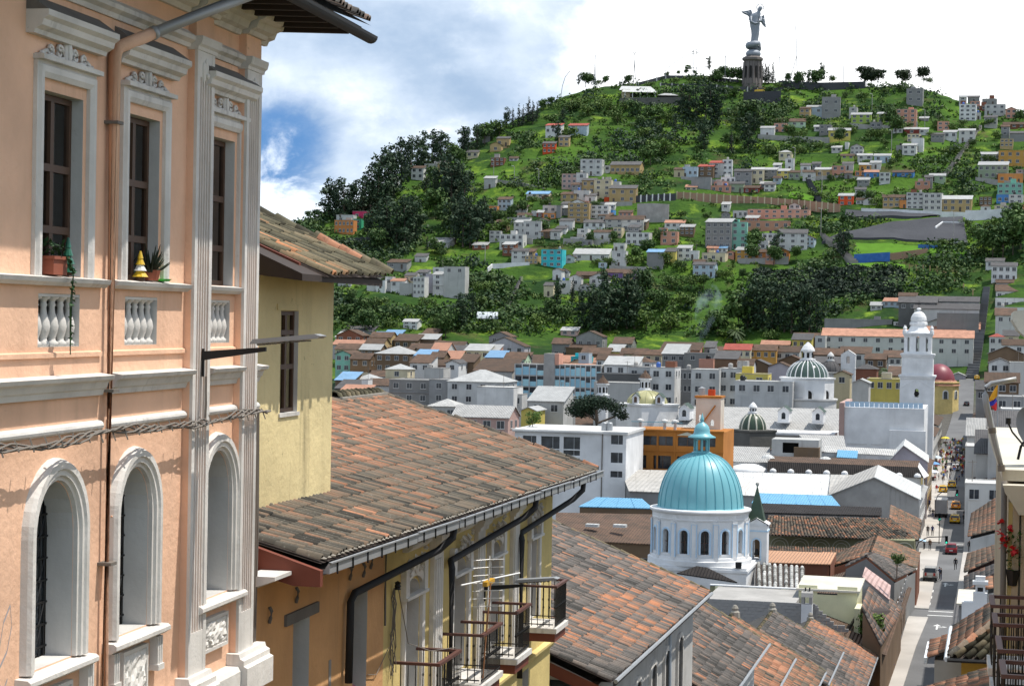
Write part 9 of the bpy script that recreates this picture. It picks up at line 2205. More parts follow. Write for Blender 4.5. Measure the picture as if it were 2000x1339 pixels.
for lab, p, a, b_, k, rz in (('person in white standing on the pavement left of the silver car',(-9.16,268.64,-32.37),'white','black',0,-1.5),('person in navy standing at the right door of the silver car',(-6.43,268.06,-32.37),'navy','black',0,1.5),('second person in black just behind the silver car door',(-6.21,267.05,-32.37),'black','navy',0,1.4),('person in black walking in the shaded lane',(-4.67,280.66,-32.49),'black','black',1,0),
 ('left one of two people in dark clothes walking together on the pavement',(-9.67,323.20,-32.37),'black','black',1,0),('right one of two people in dark clothes walking together on the pavement',(-8.98,323.50,-32.37),'navy','black',2,0),('person in grey by the pale blue stall',(-9.55,303.64,-32.37),'grey','black',0,1),('person with long dark clothes waiting at the second crossing',(-8.72,302.57,-32.37),'brown','black',1,0),
 ('person in red on the shaded right pavement by the crossing',(-2.65,303.66,-32.37),'red','black',0,0),('person in black on the shaded right pavement by the crossing',(-3.14,302.76,-32.37),'black','black',0,0),('person in green by the right-hand wall',(-3.35,313.48,-32.37),'green','grey',1,3),('person in red walking left of the yellow taxis',(-10.70,407.73,-32.37),'red','white',1,3),('person in black left of the white truck',(-9.77,352.95,-32.37),'black','navy',1,0),('person in white and black beside the white truck',(-10.45,358.47,-32.37),'white','black',2,0),('person in navy further up beside the truck',(-10.98,372.61,-32.37),'navy','black',0,0),('person in red at the red shop awning',(-11.42,381.14,-32.37),'red','black',2,0),('person in black at the right kerb behind the taxi',(-4.51,345.92,-32.37),'black','black',1,0),('second person in black at the right kerb behind the taxi',(-4.53,353.34,-32.37),'black','grey',2,3)): person(lab, p, a, b_, k, rz)
person('person with black hair and pink top leaning at the second ochre-wall opening', YB.matrix_basis @ Vector((6.45,.30,-8.42)), 'pink', 'black', 0, RAD(0))
tops = list(CLN); rp = random.Random(8); used = set(); cnt = 0
PLC = ['by the umbrella stalls','in the middle of the crowd','at the far end of the crowd','near the taxis','along the right wall of the crowd']
while cnt < 150:
 y = rp.choice((rp.gauss(500,26), rp.uniform(430,590))); 
 if not 425 < y < 600: continue
 q = (y-411)/(572-411); x = rp.uniform(-12.0-2.0*q, -5.6-1.9*q); a, b_ = rp.choice(tops), rp.choice(('black','navy','grey','brown','white'))
 pl = PLC[0] if x < -11.3 else PLC[4] if x > -7.8 else PLC[3] if y < 460 else PLC[1] if y < 530 else PLC[2]; lab = f'person in {a} top and {b_} trousers {pl}'
 if lab in used: continue
 used.add(lab); cnt += 1; person(lab, (x,y,ZS+.14), a, b_, rp.randrange(3), rp.choice((0,3.1,1.5))+rp.uniform(-.4,.4), rp.uniform(.92,1.04), 'crowd in the street')
def umbrella(label, p, c, r=1.3):
 t = thing('market_umbrella', label, 'umbrella', p); b = MB(); b.lathe([(r,1.75),(r*.6,2.1),(0,2.3)], 8); b.build('canopy', plain('canopy_'+label.split()[0], c, .8), t); b = MB(); b.tube([(0,0,0),(0,0,2.3)], .03, 5); b.build('pole', M['zinc'], t)
 b = MB(); b.box(-.6,.6,-.4,.4,0,.8); tag(b.build('market_stall', M['wood'], None, Vector(p)+Vector((.1,.5,0))), label.split()[0]+' covered stall table under the '+' '.join(label.split()[:2]), 'stall')
for lab, p, c in (('white umbrella nearest the taxis',(-12.34,440.00,-32.37),(.6,.64,.7)),('blue umbrella above the white one',(-12.79,466.59,-32.37),(.16,.33,.60)),('paleblue umbrella at the head of the stalls',(-12.97,489.30,-32.37),(.5,.58,.68)),('yellow umbrella far up among the crowd',(-13.03,575.72,-32.37),(.65,.55,.05))): umbrella(lab, p, c)
for k,(lab,p,c,s_) in enumerate((('blue tarpaulin bundle on the near pavement edge',(-9.49,212.87,-32.37),(.03,.22,.6),.8),('second blue tarpaulin bundle lower on the near pavement',(-9.34,202.57,-32.37),(.03,.2,.55),.9),('red and white clothes rack by the near shop fronts',(-9.58,227.46,-32.37),(.45,.06,.05),.8),('dark blue clothes rack at the bottom of the pavement',(-9.23,196.43,-32.37),(.03,.08,.3),.9),('white striped awning stall by the near shops',(-9.91,240.00,-32.37),(.6,.6,.58),1.1),('pale blue stall canopy at the second corner',(-10.06,299.24,-32.37),(.35,.50,.65),1.0))):
 b = MB(); b.lathe([(.5*s_,0),(.6*s_,.5*s_),(.35*s_,1.3*s_),(0,1.5*s_)], 7) if k < 4 else b.add([(-.9,-1.2,2.0),(.9,-1.2,1.7),(.9,1.2,1.7),(-.9,1.2,2.0),(-.9,-1.2,0),(-.9,1.2,0)], [(0,1,2,3),(0,3,5,4)]); tag(b.build('market_goods' if k < 4 else 'stall_awning', plain('tarp_%s' % lab.split()[0]+lab.split()[1], c, .7), None, p), lab, 'goods' if k < 4 else 'awning')
# shrub on the party wall and flag
for lab, p, s_ in (('yellow-green shrub growing by the street wall below the lemon house',(-10.19,180.19,-26.67),1.5),('small shrub on the roof edge at the near corner',(-8.96,203.12,-23.32),1.0),('leafy roof-garden bush left of the umbrella pine',(-63.62,282.80,-14.66),1.5)):
 t = thing('shrub', lab, 'shrub', p); rr_ = random.Random(int(s_*10)); V, F, TT = clumps([(rr_.uniform(-.5,.5)*s_,rr_.uniform(-.4,.4)*s_,rr_.uniform(.1,.9)*s_,.5*s_,.4*s_,.4*s_) for _ in range(6)], 700, .09*s_, 3); link('crown', tint_mesh('crown', V, F, TT, LM_['b']), t); b = MB(); b.tube([(0,0,-1.5),(0,0,.4)], .06, 5); b.build('stem', M['bark'], t)
T = thing('flag', 'yellow, blue and red flag hanging on a pole near the town steps', 'flag', (0.26,174.68,-6.37)); b = MB(); b.tube([(0,0,-8),(0,0,1.9)], .04, 6); b.build('flagpole', M['zinc'], T)
def band(nm, c, pts): b = MB(); n = len(pts)//2; b.add([(x,.12*math.sin(x*5+z*3),z) for x,z in pts]+[(x,.12*math.sin(x*5+z*3)+.03,z) for x,z in pts], [tuple(range(len(pts))), tuple(range(len(pts),2*len(pts)))[::-1]]); b.build(nm, plain('flag_'+nm, c, .8), T)
band('yellow_band', (.80,.36,.02), [(-.02,1.75),(-.05,.72),(-.35,.40),(-.92,.10),(-.72,.50),(-.35,1.2)]); band('blue_band', (.03,.03,.30), [(-.05,.30),(-.20,.55),(-.75,.18),(-.60,-.12),(-.35,-.05)]); band('red_band', (.65,.03,.03), [(-.05,-.02),(-.10,.25),(-.36,-.06),(-.55,-.14),(-.22,-.52),(-.10,-.45)])
# corner of an ornate beige house, upper right
T = thing('corner_house', 'beige ornate house corner with a curved eaves cornice at the far right', 'building', (0.72+.2,63.87,0)); b = MB(); b.box(.15,6,0,10,-34,0.01); b.build('wall', M['beige'], T); b = MB(); z = 0.01; b.extx([(0,z),(0,z),(0,z)],0,.01) if False else None
b.exty([(.15,z-.9),(.05,z-.35),(-.25,z-.1),(-.45,z+.25),(-.42,z+.5),(6,z+1.4),(6,z-.9)], -.4, 10); b.build('eaves_cornice', M['slab'], T)
# ================================================================== HILL FEATURES
def hill_wall(name, label, cat, pts, h, mat, th=.5, pier=None, sink=2.5, piermat=None):
 t = thing(name, label, cat, (0,0,0)); b = MB()
 for p, q in zip(pts, pts[1:]):
  p, q = Vector(p), Vector(q); d = (q-p); s = Vector((-d.y,d.x,0)).normalized()*th; vs = []
  for r in (p, q): vs += [(r.x,r.y,r.z-sink),(r.x,r.y,r.z+h),(r.x+s.x,r.y+s.y,r.z+h),(r.x+s.x,r.y+s.y,r.z-sink)]
  b.add(vs, [(0,4,5,1),(1,5,6,2),(2,6,7,3),(0,1,2,3),(4,7,6,5)])
 b.build('wall_face', mat, t)
 if pier:
  me = MB(); me.box(-.28,.28,-.22,.22,-1.5,h+.25); me = me.mesh('wall_pier', piermat or mat)
  for p, q in zip(pts, pts[1:]):
   p, q = Vector(p), Vector(q); n = max(1,int((q-p).length/pier))
   for k in range(n): link('wall_pier', me, t, p.lerp(q, k/n))
 return t
def hill_patch(name, label, cat, c, off, mat, n=14, kind=None):
 """a sheet lying on the slope, corners TL TR BR BL"""
 c = [Vector(q) for q in c]; b = MB(); m_ = max(4, n//2)
 def P(u, v):
  q = (c[0]*(1-u)+c[1]*u)*(1-v)+(c[3]*(1-u)+c[2]*u)*v; return (q.x,q.y,ground(q.x,q.y)+rough(q.x,q.y)*.3+off)
 for i in range(n):
  for j in range(m_): b.quad(P(i/n,j/m_),P((i+1)/n,j/m_),P((i+1)/n,(j+1)/m_),P(i/n,(j+1)/m_))
 for i in range(n):
  for v in (0,1): a_, d_ = P(i/n,v), P((i+1)/n,v); b.quad(a_,d_,(d_[0],d_[1],d_[2]-2),(a_[0],a_[1],a_[2]-2))
 o = b.build(name, mat); 
 if kind: o['kind'] = kind
 else: tag(o, label, cat)
 return o
M['retain'] = plaster('grey_retaining_stone', (.075,.077,.085), .7, (.035,.04,.035), .12, .6); M['tanwall'] = plaster('tan_wall', (.34,.22,.15), .4, (.2,.14,.1), .2)
M['lawn'] = plain('bright_lawn', (.085,.185,.022), .95, 0, .35, .25); M['thicket'] = plain('dark_thicket', (.010,.018,.009), .95, 0, .5, .4, 1.0)
hill_wall('boundary_wall', 'long tan boundary wall with pale piers across the hillside', 'wall', [(-144.31,935.82,57.00),(-126.17,938.41,56.06),(-107.29,938.07,54.94),(-88.17,933.26,53.36),(-68.91,921.90,50.97)], 2.9, M['tanwall'], .4, 3.0, 2.5, WM['C'])
hill_wall('court_wall', 'tall pale grey stepped court wall below the cemetery-like stairs', 'wall', [(-157.75,907.10,45.08),(-151.43,908.12,45.41),(-143.51,907.89,44.99)], 7.6, M['concrete'], .6)
hill_wall('court_wall', 'grey retaining wall with white posts above the stepped court wall', 'wall', [(-162.52,928.11,54.34),(-144.37,933.24,55.90)], 3.2, M['retain'], .6, 2.4, 2, M['white'])
for lab_, a_, c_ in (('left of the turquoise block',(-212.06,879.32,34.96),(-198.79,877.04,34.08)),('above the turquoise block',(-185.13,877.60,34.23),(-165.13,880.25,34.06)),('right of the purple house',(-159.73,852.57,21.95),(-144.14,853.72,21.52)),('under the coral terrace houses',(-146.23,959.79,67.41),(-119.60,960.29,64.61)),('below the ochre houses',(-107.78,870.45,25.90),(-86.07,870.13,27.00)),('below the tan and salmon pair',(-84.63,969.04,68.17),(-58.04,961.11,67.19)),('below the stepped tan flats',(-189.55,919.79,52.32),(-163.22,925.46,53.24)),('below the yellow cottage',(-118.28,1028.52,93.34),(-82.31,1024.77,91.38)),('below the lime green houses',(-73.93,1046.26,100.50),(-53.14,1038.39,98.64)),('under the sage green block',(-10.65,961.58,67.31),(8.62,949.52,64.20))): p_, q_ = Vector(a_), Vector(c_); hill_wall('retaining_wall', 'low grey retaining wall '+lab_, 'wall', [tuple(p_), ((p_.x+q_.x)/2,(p_.y+q_.y)/2,ground((p_.x+q_.x)/2,(p_.y+q_.y)/2)), tuple(q_)], 1.5, M['concrete'], .4)
hill_wall('parapet_wall', 'long white parapet along the road above the grey slope', 'wall', [(-59.25,919.03,50.41),(-39.42,914.43,49.59),(-23.96,912.36,48.67),(-14.14,912.21,48.50)], 1.5, M['white'], .4)
hill_wall('white_terrace_wall', 'white terrace wall with small openings right of the parapet', 'wall', [(-14.01,906.07,46.18),(-4.31,903.34,46.33),(7.41,902.09,47.43)], 4.2, M['white'], .6)
hill_wall('white_ramp_wall', 'short white zigzag ramp wall on the grey slope', 'wall', [(-25.94,894.57,41.80),(-23.16,901.24,44.34),(-14.12,901.38,44.40)], 1.0, M['white'], .5)
hill_wall('mural_wall', 'blue painted mural wall between the bright lawns', 'wall', [(-57.95,859.41,26.75),(-43.31,858.99,27.74)], 2.7, plaster('mural_blue',(.05,.15,.42),.9,(.35,.36,.42),1.2), .4)
hill_wall('brown_wall', 'low brown wall continuing from the blue mural', 'wall', [(-43.34,859.58,27.97),(-28.24,866.05,30.47)], 2.0, M['tanwall'], .4)
hill_wall('blue_wall', 'short blue wall on the slope above the brown wall', 'wall', [(-32.46,871.89,32.56),(-24.22,869.91,32.14)], 1.7, plain('blue_wall_paint',(.04,.13,.36),.8), .4)
hill_wall('white_wall', 'low white garden wall left of the turquoise block', 'wall', [(-209.05,846.39,21.41),(-200.94,848.04,21.99),(-193.64,849.27,22.33)], 2.0, M['white'], .4)
hill_wall('white_wall', 'white wall stub turning downhill left of the turquoise block', 'wall', [(-209.87,841.72,19.54),(-209.05,846.39,21.41)], 2.0, M['white'], .4)
hill_wall('retaining_wall', 'grey retaining wall below the orange hillside flats', 'wall', [(-282.52,871.10,31.50),(-271.23,870.03,31.79)], 3.4, M['retain'], .5)
hill_wall('summit_wall', 'upper stone terrace wall with white posts around the summit', 'wall', [(-191.04,1095.39,127.56),(-177.86,1105.15,132.46),(-156.56,1113.17,132.93),(-136.95,1113.39,130.27)], 1.6, M['retain'], .5, 5.0, 2, M['white2'])
hill_wall('summit_wall', 'long lower stone terrace wall with white posts below the statue', 'wall', [(-178.57,1092.78,126.88),(-154.52,1099.28,126.86),(-127.38,1103.41,125.18),(-114.00,1106.73,125.72)], 1.4, M['retain'], .5, 5.0, 2, M['white2'])
hill_wall('summit_wall', 'grey stone rampart on the summit right of the statue', 'wall', [(-117.09,1109.80,127.19),(-95.21,1110.76,126.02),(-70.83,1112.07,126.52)], 4.0, M['retain'], .6)
hill_wall('summit_wall', 'grey retaining bastion directly below the statue', 'wall', [(-132.53,1083.32,117.28),(-113.39,1088.73,118.27)], 5.0, M['retain'], .6)
hill_wall('restaurant_terrace_wall', 'dark stone terrace wall carrying the hilltop restaurant', 'wall', [(-195.24,1062.65,113.61),(-163.18,1066.07,114.30)], 3.6, M['stone'], .6)
hill_patch('retaining_slope', 'big grey stone-faced retaining slope on the right of the hill', 'retaining wall', [(-52.85,899.77,43.17),(-15.18,910.29,47.72),(-12.32,877.02,35.30),(-73.73,887.84,35.63)], .55, M['retain'], 24)
hill_patch('retaining_slope', 'upper grey stone slope right under the white parapet', 'retaining wall', [(-66.20,921.75,51.21),(-25.02,911.54,48.40),(-32.59,909.40,47.57),(-65.92,912.51,47.53)], .5, M['retain'], 20)
for c_ in ([(-58.64,880.25,35.02),(-29.42,874.47,33.76),(-30.76,866.41,30.46),(-59.01,862.46,27.90)],[(-60.52,857.44,25.81),(-36.78,853.40,25.12),(-36.53,848.35,23.09),(-60.94,849.53,22.62)],[(-93.81,953.97,61.87),(-82.42,945.49,58.54),(-82.38,940.14,56.35),(-94.14,945.96,58.53)],[(-27.80,870.69,32.35),(-11.08,866.68,31.51),(-12.04,863.24,30.11),(-27.57,864.78,30.01)]): hill_patch('lawn', '', '', c_, .35, M['lawn'], 16, 'structure')
hill_patch('thicket', '', '', [(-99.55,860.18,21.81),(-36.01,846.13,22.21),(-37.35,813.77,9.72),(-93.66,832.60,10.33)], .6, M['thicket'], 24, 'stuff')['label'] = 'dark overgrown bank above the white institute'
M['pathstone'] = plaster('path_stone', (.27,.25,.23), .6, (.12,.11,.10), .3)
for k_ in ('lawn','thicket','retain'): M[k_].node_tree.nodes['Principled BSDF'].inputs['Specular IOR Level'].default_value = .05
cq = [Vector(q) for q in ((-99.55,860.18,21.81),(-36.01,846.13,22.21),(-37.35,813.77,9.72),(-93.66,832.60,10.33))]; rs = random.Random(2); cl_ = []
for _ in range(420):
 u, v = rs.random(), rs.random(); q = (cq[0]*(1-u)+cq[1]*u)*(1-v)+(cq[3]*(1-u)+cq[2]*u)*v; s_ = rs.uniform(.8,1.8); cl_.append((q.x,q.y,ground(q.x,q.y)+s_*.4+.4,s_*1.5,s_*1.5,s_*.8))
V, F, TT = clumps(cl_, 16000, .6, 4); stuff(link('bank_scrub', tint_mesh('bank_scrub', V, F, TT, LM_['c'])))['label'] = 'dark scrub covering the overgrown bank'
def stairway(name, label, a0, a1, b0, b1, n, mat, kind=None, edge=None):
 """stepped strip from the foot (a0 left, a1 right) to the head (b0, b1)"""
 t = thing(name, label, 'stairs', (0,0,0)) if not kind else None; A0, A1, B0, B1 = map(Vector, (a0,a1,b0,b1)); st = MB()
 for k in range(n):
  p, q, r, s = A0.lerp(B0,k/n), A1.lerp(B1,k/n), A1.lerp(B1,(k+1)/n), A0.lerp(B0,(k+1)/n); z = max(ground(p.x,p.y),ground(r.x,r.y),ground(s.x,s.y))+.45; me = MB(); me.extz([(p.x,p.y),(q.x,q.y),(r.x,r.y),(s.x,s.y)], z-3.5, z); me.build('step', mat, t)
  if edge and k % 3 == 0: e = MB(); d = (s-p).normalized()*.35; e.extz([(p.x,p.y),(q.x,q.y),(q.x+d.x,q.y+d.y),(p.x+d.x,p.y+d.y)], z+.003, z+.03); e.build('step_nosing', edge, t)
 return t
stairway('town_steps', 'wide dark public steps climbing from the end of the street', (-9.73,709.54,-17.16), (-5.66,708.17,-17.03), (-5.13,820.21,15.50), (-2.59,818.37,15.50), 30, M['asphalt'], None, M['paint'])
stairway('hillside_stairway', 'long straight hillside stairway on the right slope', (-25.08,967.47,70.06), (-23.01,968.23,70.12), (-9.93,1050.02,100.34), (-8.93,1050.13,100.35), 26, M['pathstone'])
stairway('hillside_stairway', 'grey stairway beside the tall tree at the lower lawn', (-59.42,856.73,25.59), (-56.04,856.28,25.62), (-76.71,898.84,39.62), (-74.38,897.49,39.58), 20, M['pathstone'])
stairway('hillside_path', 'narrow stone path below the turquoise block', (-193.01,799.95,2.19), (-191.80,800.21,2.22), (-194.61,837.49,17.47), (-193.75,837.59,17.48), 20, M['pathstone'])
stairway('hillside_road', 'short grey road climbing above the tan boundary wall', (-81.10,941.40,56.89), (-78.70,940.43,56.84), (-88.32,967.66,67.59), (-86.40,967.64,67.59), 12, M['retain'])
hill_wall('roadside_rail', 'pale road edge with lamp posts on the left shoulder of the hill', 'wall', [(-234.18,955.24,65.94),(-220.45,948.37,64.03),(-208.13,940.16,61.10)], .8, M['concrete'], .4)
def lamp(label, p, h, name='lamp_post'): t = thing(name, label, 'lamp post', p, 0, 'lamp posts on the hill'); b = MB(); b.tube([(0,0,-1),(0,0,h)], .14, 5); b.tube([(0,0,h),(-.9,0,h+.3)], .08, 4); b.build('pole', M['concrete'], t); b = MB(); b.box(-1.3,-.5,-.2,.2,h+.15,h+.4); b.build('lamp_shade', M['white2'], t)
for lab, p, h in (('left roadside lamp post on the hill shoulder',(-237.83,961.68,68.36),8),('middle roadside lamp post on the hill shoulder',(-224.93,950.40,64.65),8),('right roadside lamp post on the hill shoulder',(-211.59,944.49,62.83),8),('lamp post beside the white garden wall',(-212.97,848.52,22.30),9),('lamp post left of the tall tree on the grey slope',(-74.74,894.21,38.10),12),('lamp post at the foot of the grey slope',(-18.27,880.30,36.24),12),('lamp post above the blue cottage',(-50.56,997.44,82.49),11),('lamp post by the hip-roofed lookout house',(-95.19,983.28,74.04),10),('lamp post right of the lime green houses',(-64.54,1070.15,110.13),9),('slim lamp post in front of the statue bastion',(-129.81,1107.44,127.03),11),('lamp post over the salmon tower block',(-36.56,1037.22,98.46),9),('lamp post by the parade house',(-79.20,948.51,60.15),10)): lamp(lab, p, h)
for k in range(9): t_ = k/8; a = Vector((-34.89,848.35,23.11)).lerp(Vector((-23.75,844.82,22.32)),min(1,t_*2)).lerp(Vector((-9.11,815.30,12.56)),max(0,t_*2-1)); o = MB(); o.box(-.25,.25,-.25,.25,-1,2.2); tag(o.build('fence_post', WM['y'], None, a), ['first','second','third','fourth','fifth','sixth','seventh','eighth','last'][k]+' tan fence post counted along the path down to the town steps', 'fence post', 'tan fence posts by the path')
# restaurant
T = thing('hilltop_restaurant', 'open-sided hilltop restaurant with a large pale stepped roof', 'restaurant', (-186.42,1074.32,118.31), PSI); b = MB(); b.box(-9.5,8.5,.3,8,-2,.3); b.box(-9.5,-5,3,8,.3,5); b.build('wall', WM['C'], T)
for x in (-8,-4,0,4,8): b = MB(); b.box(x-.2,x+.2,.4,.8,.31,3.2); b.build('column', M['white'], T)
b = MB(); b.box(-9,8,3.5,7.8,.31,3.1); b.build('dark_room', M['dark'], T)
b = MB(); b.add([(-9.5,-.4,3.2),(9,-.4,3.2),(7,4,5.3),(-9,4,5.3)], [(0,1,2,3)]); b.add([(-11,3.6,4.6),(8.5,3.6,4.6),(6,8,7.2),(-9.5,8,7.2)], [(0,1,2,3)]); b.add([(9,-.4,3.2),(9,8,3.2),(7,4,5.3)],[(0,1,2)]); b.build('roof', M['sheetwhite'], T)
T = thing('summit_pavilion', 'smaller pale-roofed pavilion right beside the hilltop restaurant', 'pavilion', (-170.84,1071.33,117.33), PSI); b = MB(); b.box(-5,5,.5,6,-2,2); b.build('wall', M['dark'], T); roof_part(T, 'h', 'm', 10, 6, 2.2, .6)
# ---- the winged statue on its pedestal
SB = Vector((-131.09,1108.86,127.76)); T = thing('winged_statue', 'tall grey winged statue of a woman with a halo on the hilltop pedestal', 'statue', SB, PSI+ROLL*0); k_ = .283
M['alu'] = plain('grey_aluminium', (.24,.265,.30), .6, .2, .22, .35); M['pedestal'] = plaster('pedestal_stone', (.17,.15,.14), .7, (.05,.05,.05), .3, .5)
px = lambda x, y: ((x-1469)*k_, (170-y)*k_)
pb = MB(); pb.lathe([(19*k_,-4),(19*k_,px(0,164)[1]),(17.5*k_,px(0,150)[1]),(16*k_,px(0,122)[1]),(20*k_,px(0,119)[1]),(20*k_,px(0,115)[1]),(16*k_,px(0,113)[1]),(15*k_,px(0,112)[1])], 10); pb.build('pedestal', M['pedestal'], T)
for k in range(10):
 a = 2*math.pi*(k+.5)/10; b = MB(); b.tube([(math.cos(a)*18.2*k_,math.sin(a)*18.2*k_,px(0,165)[1]),(math.cos(a)*16.2*k_,math.sin(a)*16.2*k_,px(0,122)[1])], .55, 5); b.build('pedestal_pillar', M['pedestal'], T)
 b = MB(); w_ = 2.2*k_; b.exty(outline(-w_,w_,0,24*k_,w_,6), -.3, .1); o = b.build('pedestal_niche', M['dark'], T); a2 = 2*math.pi*k/10; o.matrix_local = Matrix.Translation((math.cos(a2)*16.7*k_,math.sin(a2)*16.7*k_,px(0,155)[1])) @ Matrix.Rotation(a2+math.pi/2,4,'Z')
zg = px(0,107)[1]; b = MB(); b.lathe([(0,-8.5*k_)]+[(14.5*k_*math.cos(t_),9*k_*math.sin(t_)) for t_ in np.linspace(-1.3,1.3,9)]+[(0,9*k_)], 20, (px(1470,0)[0],0,zg)); b.build('globe', M['alu'], T, smooth=True)
b = MB(); b.tube([(px(1470,0)[0]+10*k_*math.cos(q*.55),8*k_*math.sin(q*.55),px(0,97)[1]+.12*q*k_*8) for q in range(14)], [1.7]*10+[1.4,1.1,.7,.25], 8); b.tube([(px(1460,0)[0],0,px(0,95)[1]),(px(1459,0)[0],0,px(0,82)[1])], [1.0,.1], 6); b.tube([(px(1481,0)[0],0,px(0,95)[1]),(px(1484,0)[0],0,px(0,87)[1])], [1.0,.1], 6); b.build('coiled_serpent', M['alu'], T, smooth=True)
secs = [(1471,96,8.2,6.5),(1471,90,7.4,6.2),(1472,80,7.2,5.8),(1473,70,7.6,5.6),(1473,62,8.2,5.6),(1472,55,8.8,5.6),(1472,49,9.6,5.8),(1471,44,9.0,5.6),(1471,39,9.0,5.4),(1472,35,9.6,5.2),(1474,31,9.2,4.6),(1477,28,5.2,3.6),(1479,26,3.2,3.0),(1480,24,3.8,3.6),(1481,21,4.4,4.2),(1482,18,4.0,4.0),(1482,16,2.4,2.6)]
b = MB(); n = 18; vs = []
for (x,y,rx,ry) in secs:
 for q in range(n):
  a = 2*math.pi*q/n; fold = 1+(.07*math.cos(a*6+y*.05) if y > 40 else 0); X, Z = px(x,y); vs.append((X+rx*k_*fold*math.cos(a), ry*k_*fold*math.sin(a), Z))
b.add(vs, [(i*n+q, i*n+(q+1)%n, (i+1)*n+(q+1)%n, (i+1)*n+q) for i in range(len(secs)-1) for q in range(n)]+[tuple(range(n))[::-1], tuple(range((len(secs)-1)*n, len(secs)*n))]); b.build('robed_figure', M['alu'], T, smooth=True)
b = MB(); b.tube([(*[px(1465,36)[0]],-3.0*k_,px(0,36)[1]),(px(1463,0)[0],-5*k_,px(0,46)[1]),(px(1472,0)[0],-7*k_,px(0,50)[1]),(px(1478,0)[0],-7.5*k_,px(0,48)[1])], [.8,.8,.6,.4], 7); b.tube([(px(1482,0)[0],-2*k_,px(0,36)[1]),(px(1483,0)[0],-5*k_,px(0,45)[1]),(px(1476,0)[0],-7*k_,px(0,46)[1])], [.8,.8,.5], 7); b.build('arm', M['alu'], T, smooth=True)
def wing(pts, nm='wing'):
 b = MB(); q = [px(*p) for p in pts]; b.exty(q, 1.2, 1.9); b.build(nm, M['alu'], T)
 for i in range(2, len(pts)-2): f = MB(); r = px(*pts[0]); s = px(*pts[i]); f.tube([(r[0]*.6+s[0]*.4,1.15,r[1]*.6+s[1]*.4),(s[0],1.15,s[1])], [.35,.2], 4); f.build('wing_feather', M['alu'], T)
wing([(1468,34),(1466,27),(1464,22),(1458,24),(1446,25),(1449,29),(1453,31),(1458,33),(1461,36),(1461,42),(1465,44)]); wing([(1481,38),(1485,34),(1490,32),(1491,40),(1493,50),(1494,55),(1491,54),(1488,51),(1486,46),(1483,46)])
b = MB(); c_ = px(1481.5,20); b.tube([(c_[0]+6.6*k_*math.cos(q*math.pi/14),.6,c_[1]+6.6*k_*math.sin(q*math.pi/14)+.6) for q in range(-3,18)], .22, 5); b.build('halo', M['alu'], T)
# masts and festive frames on the summit
def mast(label, p, polys, r=.16, rz=PSI): t = thing('festive_mast', label, 'mast', p, rz); [ (lambda b: (b.tube([(x,0,z) for x,z in q], r, 4), b.build('light_frame', M['zinc'], t)))(MB()) for q in polys ]
mast('thin forked mast at the left end of the summit', (-193.65,1094.30,127.18), [[(0,-2),(.3,14),(.2,17)],[(2,-2),(.9,6),(.3,14)],[(.2,17),(-.6,18.5),(-1.0,17.5)],[(.2,17),(1.0,18.5),(1.3,17.6)]])
mast('leaning forked mast on the left hill shoulder', (-214.28,1088.86,125.63), [[(0,-2),(.3,13),(.5,18)],[(1.6,-2),(.7,6),(.4,13)]]); mast('short bent mast far left on the hill shoulder', (-228.27,1072.59,118.97), [[(-1,-2),(0,6),(1.5,11),(4,14)]])
mast('huge thin light arch with a star frame on the summit', (-160.96,1108.69,131.89), [[(-17.5+35*q/16,5+9.5*math.sin(math.pi*q/16)) for q in range(17)],[(-.5,-2),(-.5,17)],[(-2.2,-2),(-2.2,16)],[(-7,7.2),(-4,6.5),(0,6.3),(3,6.7),(5,7.4)],[(-3.6,15),(.9,17.5),(-.2,13.0),(-1.6,18.2),(-3.2,13.2),(1.2,15.2),(-3.6,15)],[(-17.5,-2),(-17.5,5)],[(17.5,-2),(17.5,5)]], .14)
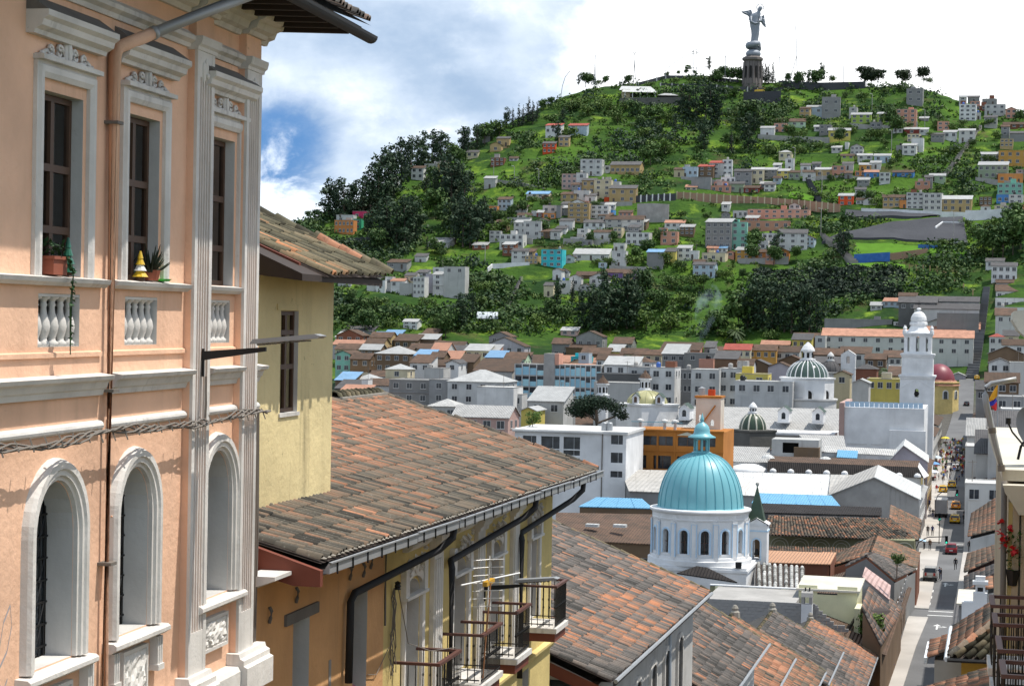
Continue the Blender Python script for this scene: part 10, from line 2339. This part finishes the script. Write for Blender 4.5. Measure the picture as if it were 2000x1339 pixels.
mast('tall slim mast with bent legs right of the statue', (-108.74,1111.61,127.33), [[(3.0,-2),(1.2,12),(.8,24),(.3,31),(-.3,35)],[(-3.2,-2),(-1.5,7),(.9,17)]]); mast('slim lamp mast just left of the statue', (-146.11,1110.79,130.33), [[(0,-2),(0,15)],[(-.4,14),(.4,14)]]); mast('slim lamp mast just right of the statue', (-116.82,1109.85,127.20), [[(0,-2),(0,17)],[(-.4,16.5),(.4,16.5)]]); mast('thin pole on the rampart far right of the statue', (-82.68,1114.26,127.41), [[(0,-2),(0,12)]])
car('yellow school bus parked on the summit road below the statue', 'bus', (-125.61,1100.12,123.70), YEL, 6.0, 2.2, 2.6, True, rz=RAD(80))
car('white car parked on the lawn road under the grey slope', 'car', (-17.33,876.52,34.81), carpaint('white',(.6,.6,.6)), 4.6, 1.8, 1.5, False, RAD(80))
T = thing('greenhouse', 'white plastic barrel greenhouse at the foot of the hill', 'greenhouse', (-197.75,793.59,0.03), PSI); b = MB(); vs = [(x,3.2*math.cos(a),2.7*math.sin(a)) for x in (-4.2,4.2) for a in np.linspace(0,math.pi,11)]; b.add(vs, [(i,i+1,12+i,11+i) for i in range(10)]+[tuple(range(11)),tuple(range(11,22))]); b.build('plastic_skin', plain('white_plastic',(.55,.60,.64),.4), T, smooth=True)
for k in range(5): b = MB(); b.tube([(-4.2+2.1*k,3.25*math.cos(a),2.75*math.sin(a)) for a in np.linspace(0,math.pi,11)], .07, 4); b.build('hoop', M['zinc'], T)
# thin blue smoke at the hill foot
sm = MB(); sm.lathe([(0,-1),(1.5,0),(3,5),(4.2,10),(5.5,15),(4.5,19),(2,22),(0,23)], 14); SM = bpy.data.materials.new('thin_smoke'); SM.use_nodes = True; nt = SM.node_tree; nt.nodes.clear(); t = NT(nt); o_ = nt.nodes.new('ShaderNodeOutputMaterial'); pv = nt.nodes.new('ShaderNodeVolumePrincipled'); pv.inputs['Color'].default_value = (.62,.75,.92,1)
nt.links.new(t.math('MULTIPLY', t.rng(t.noise(.22,4,.6,(1,1,.6)),.48,.72), .10), pv.inputs['Density']); nt.links.new(pv.outputs[0], o_.inputs['Volume']); o = sm.build('smoke', SM, None, (-108.76,767.52,-7.41)); stuff(o)['label'] = 'thin blue smoke plume rising at the hill foot'; o.rotation_euler = (0, RAD(12), 0)
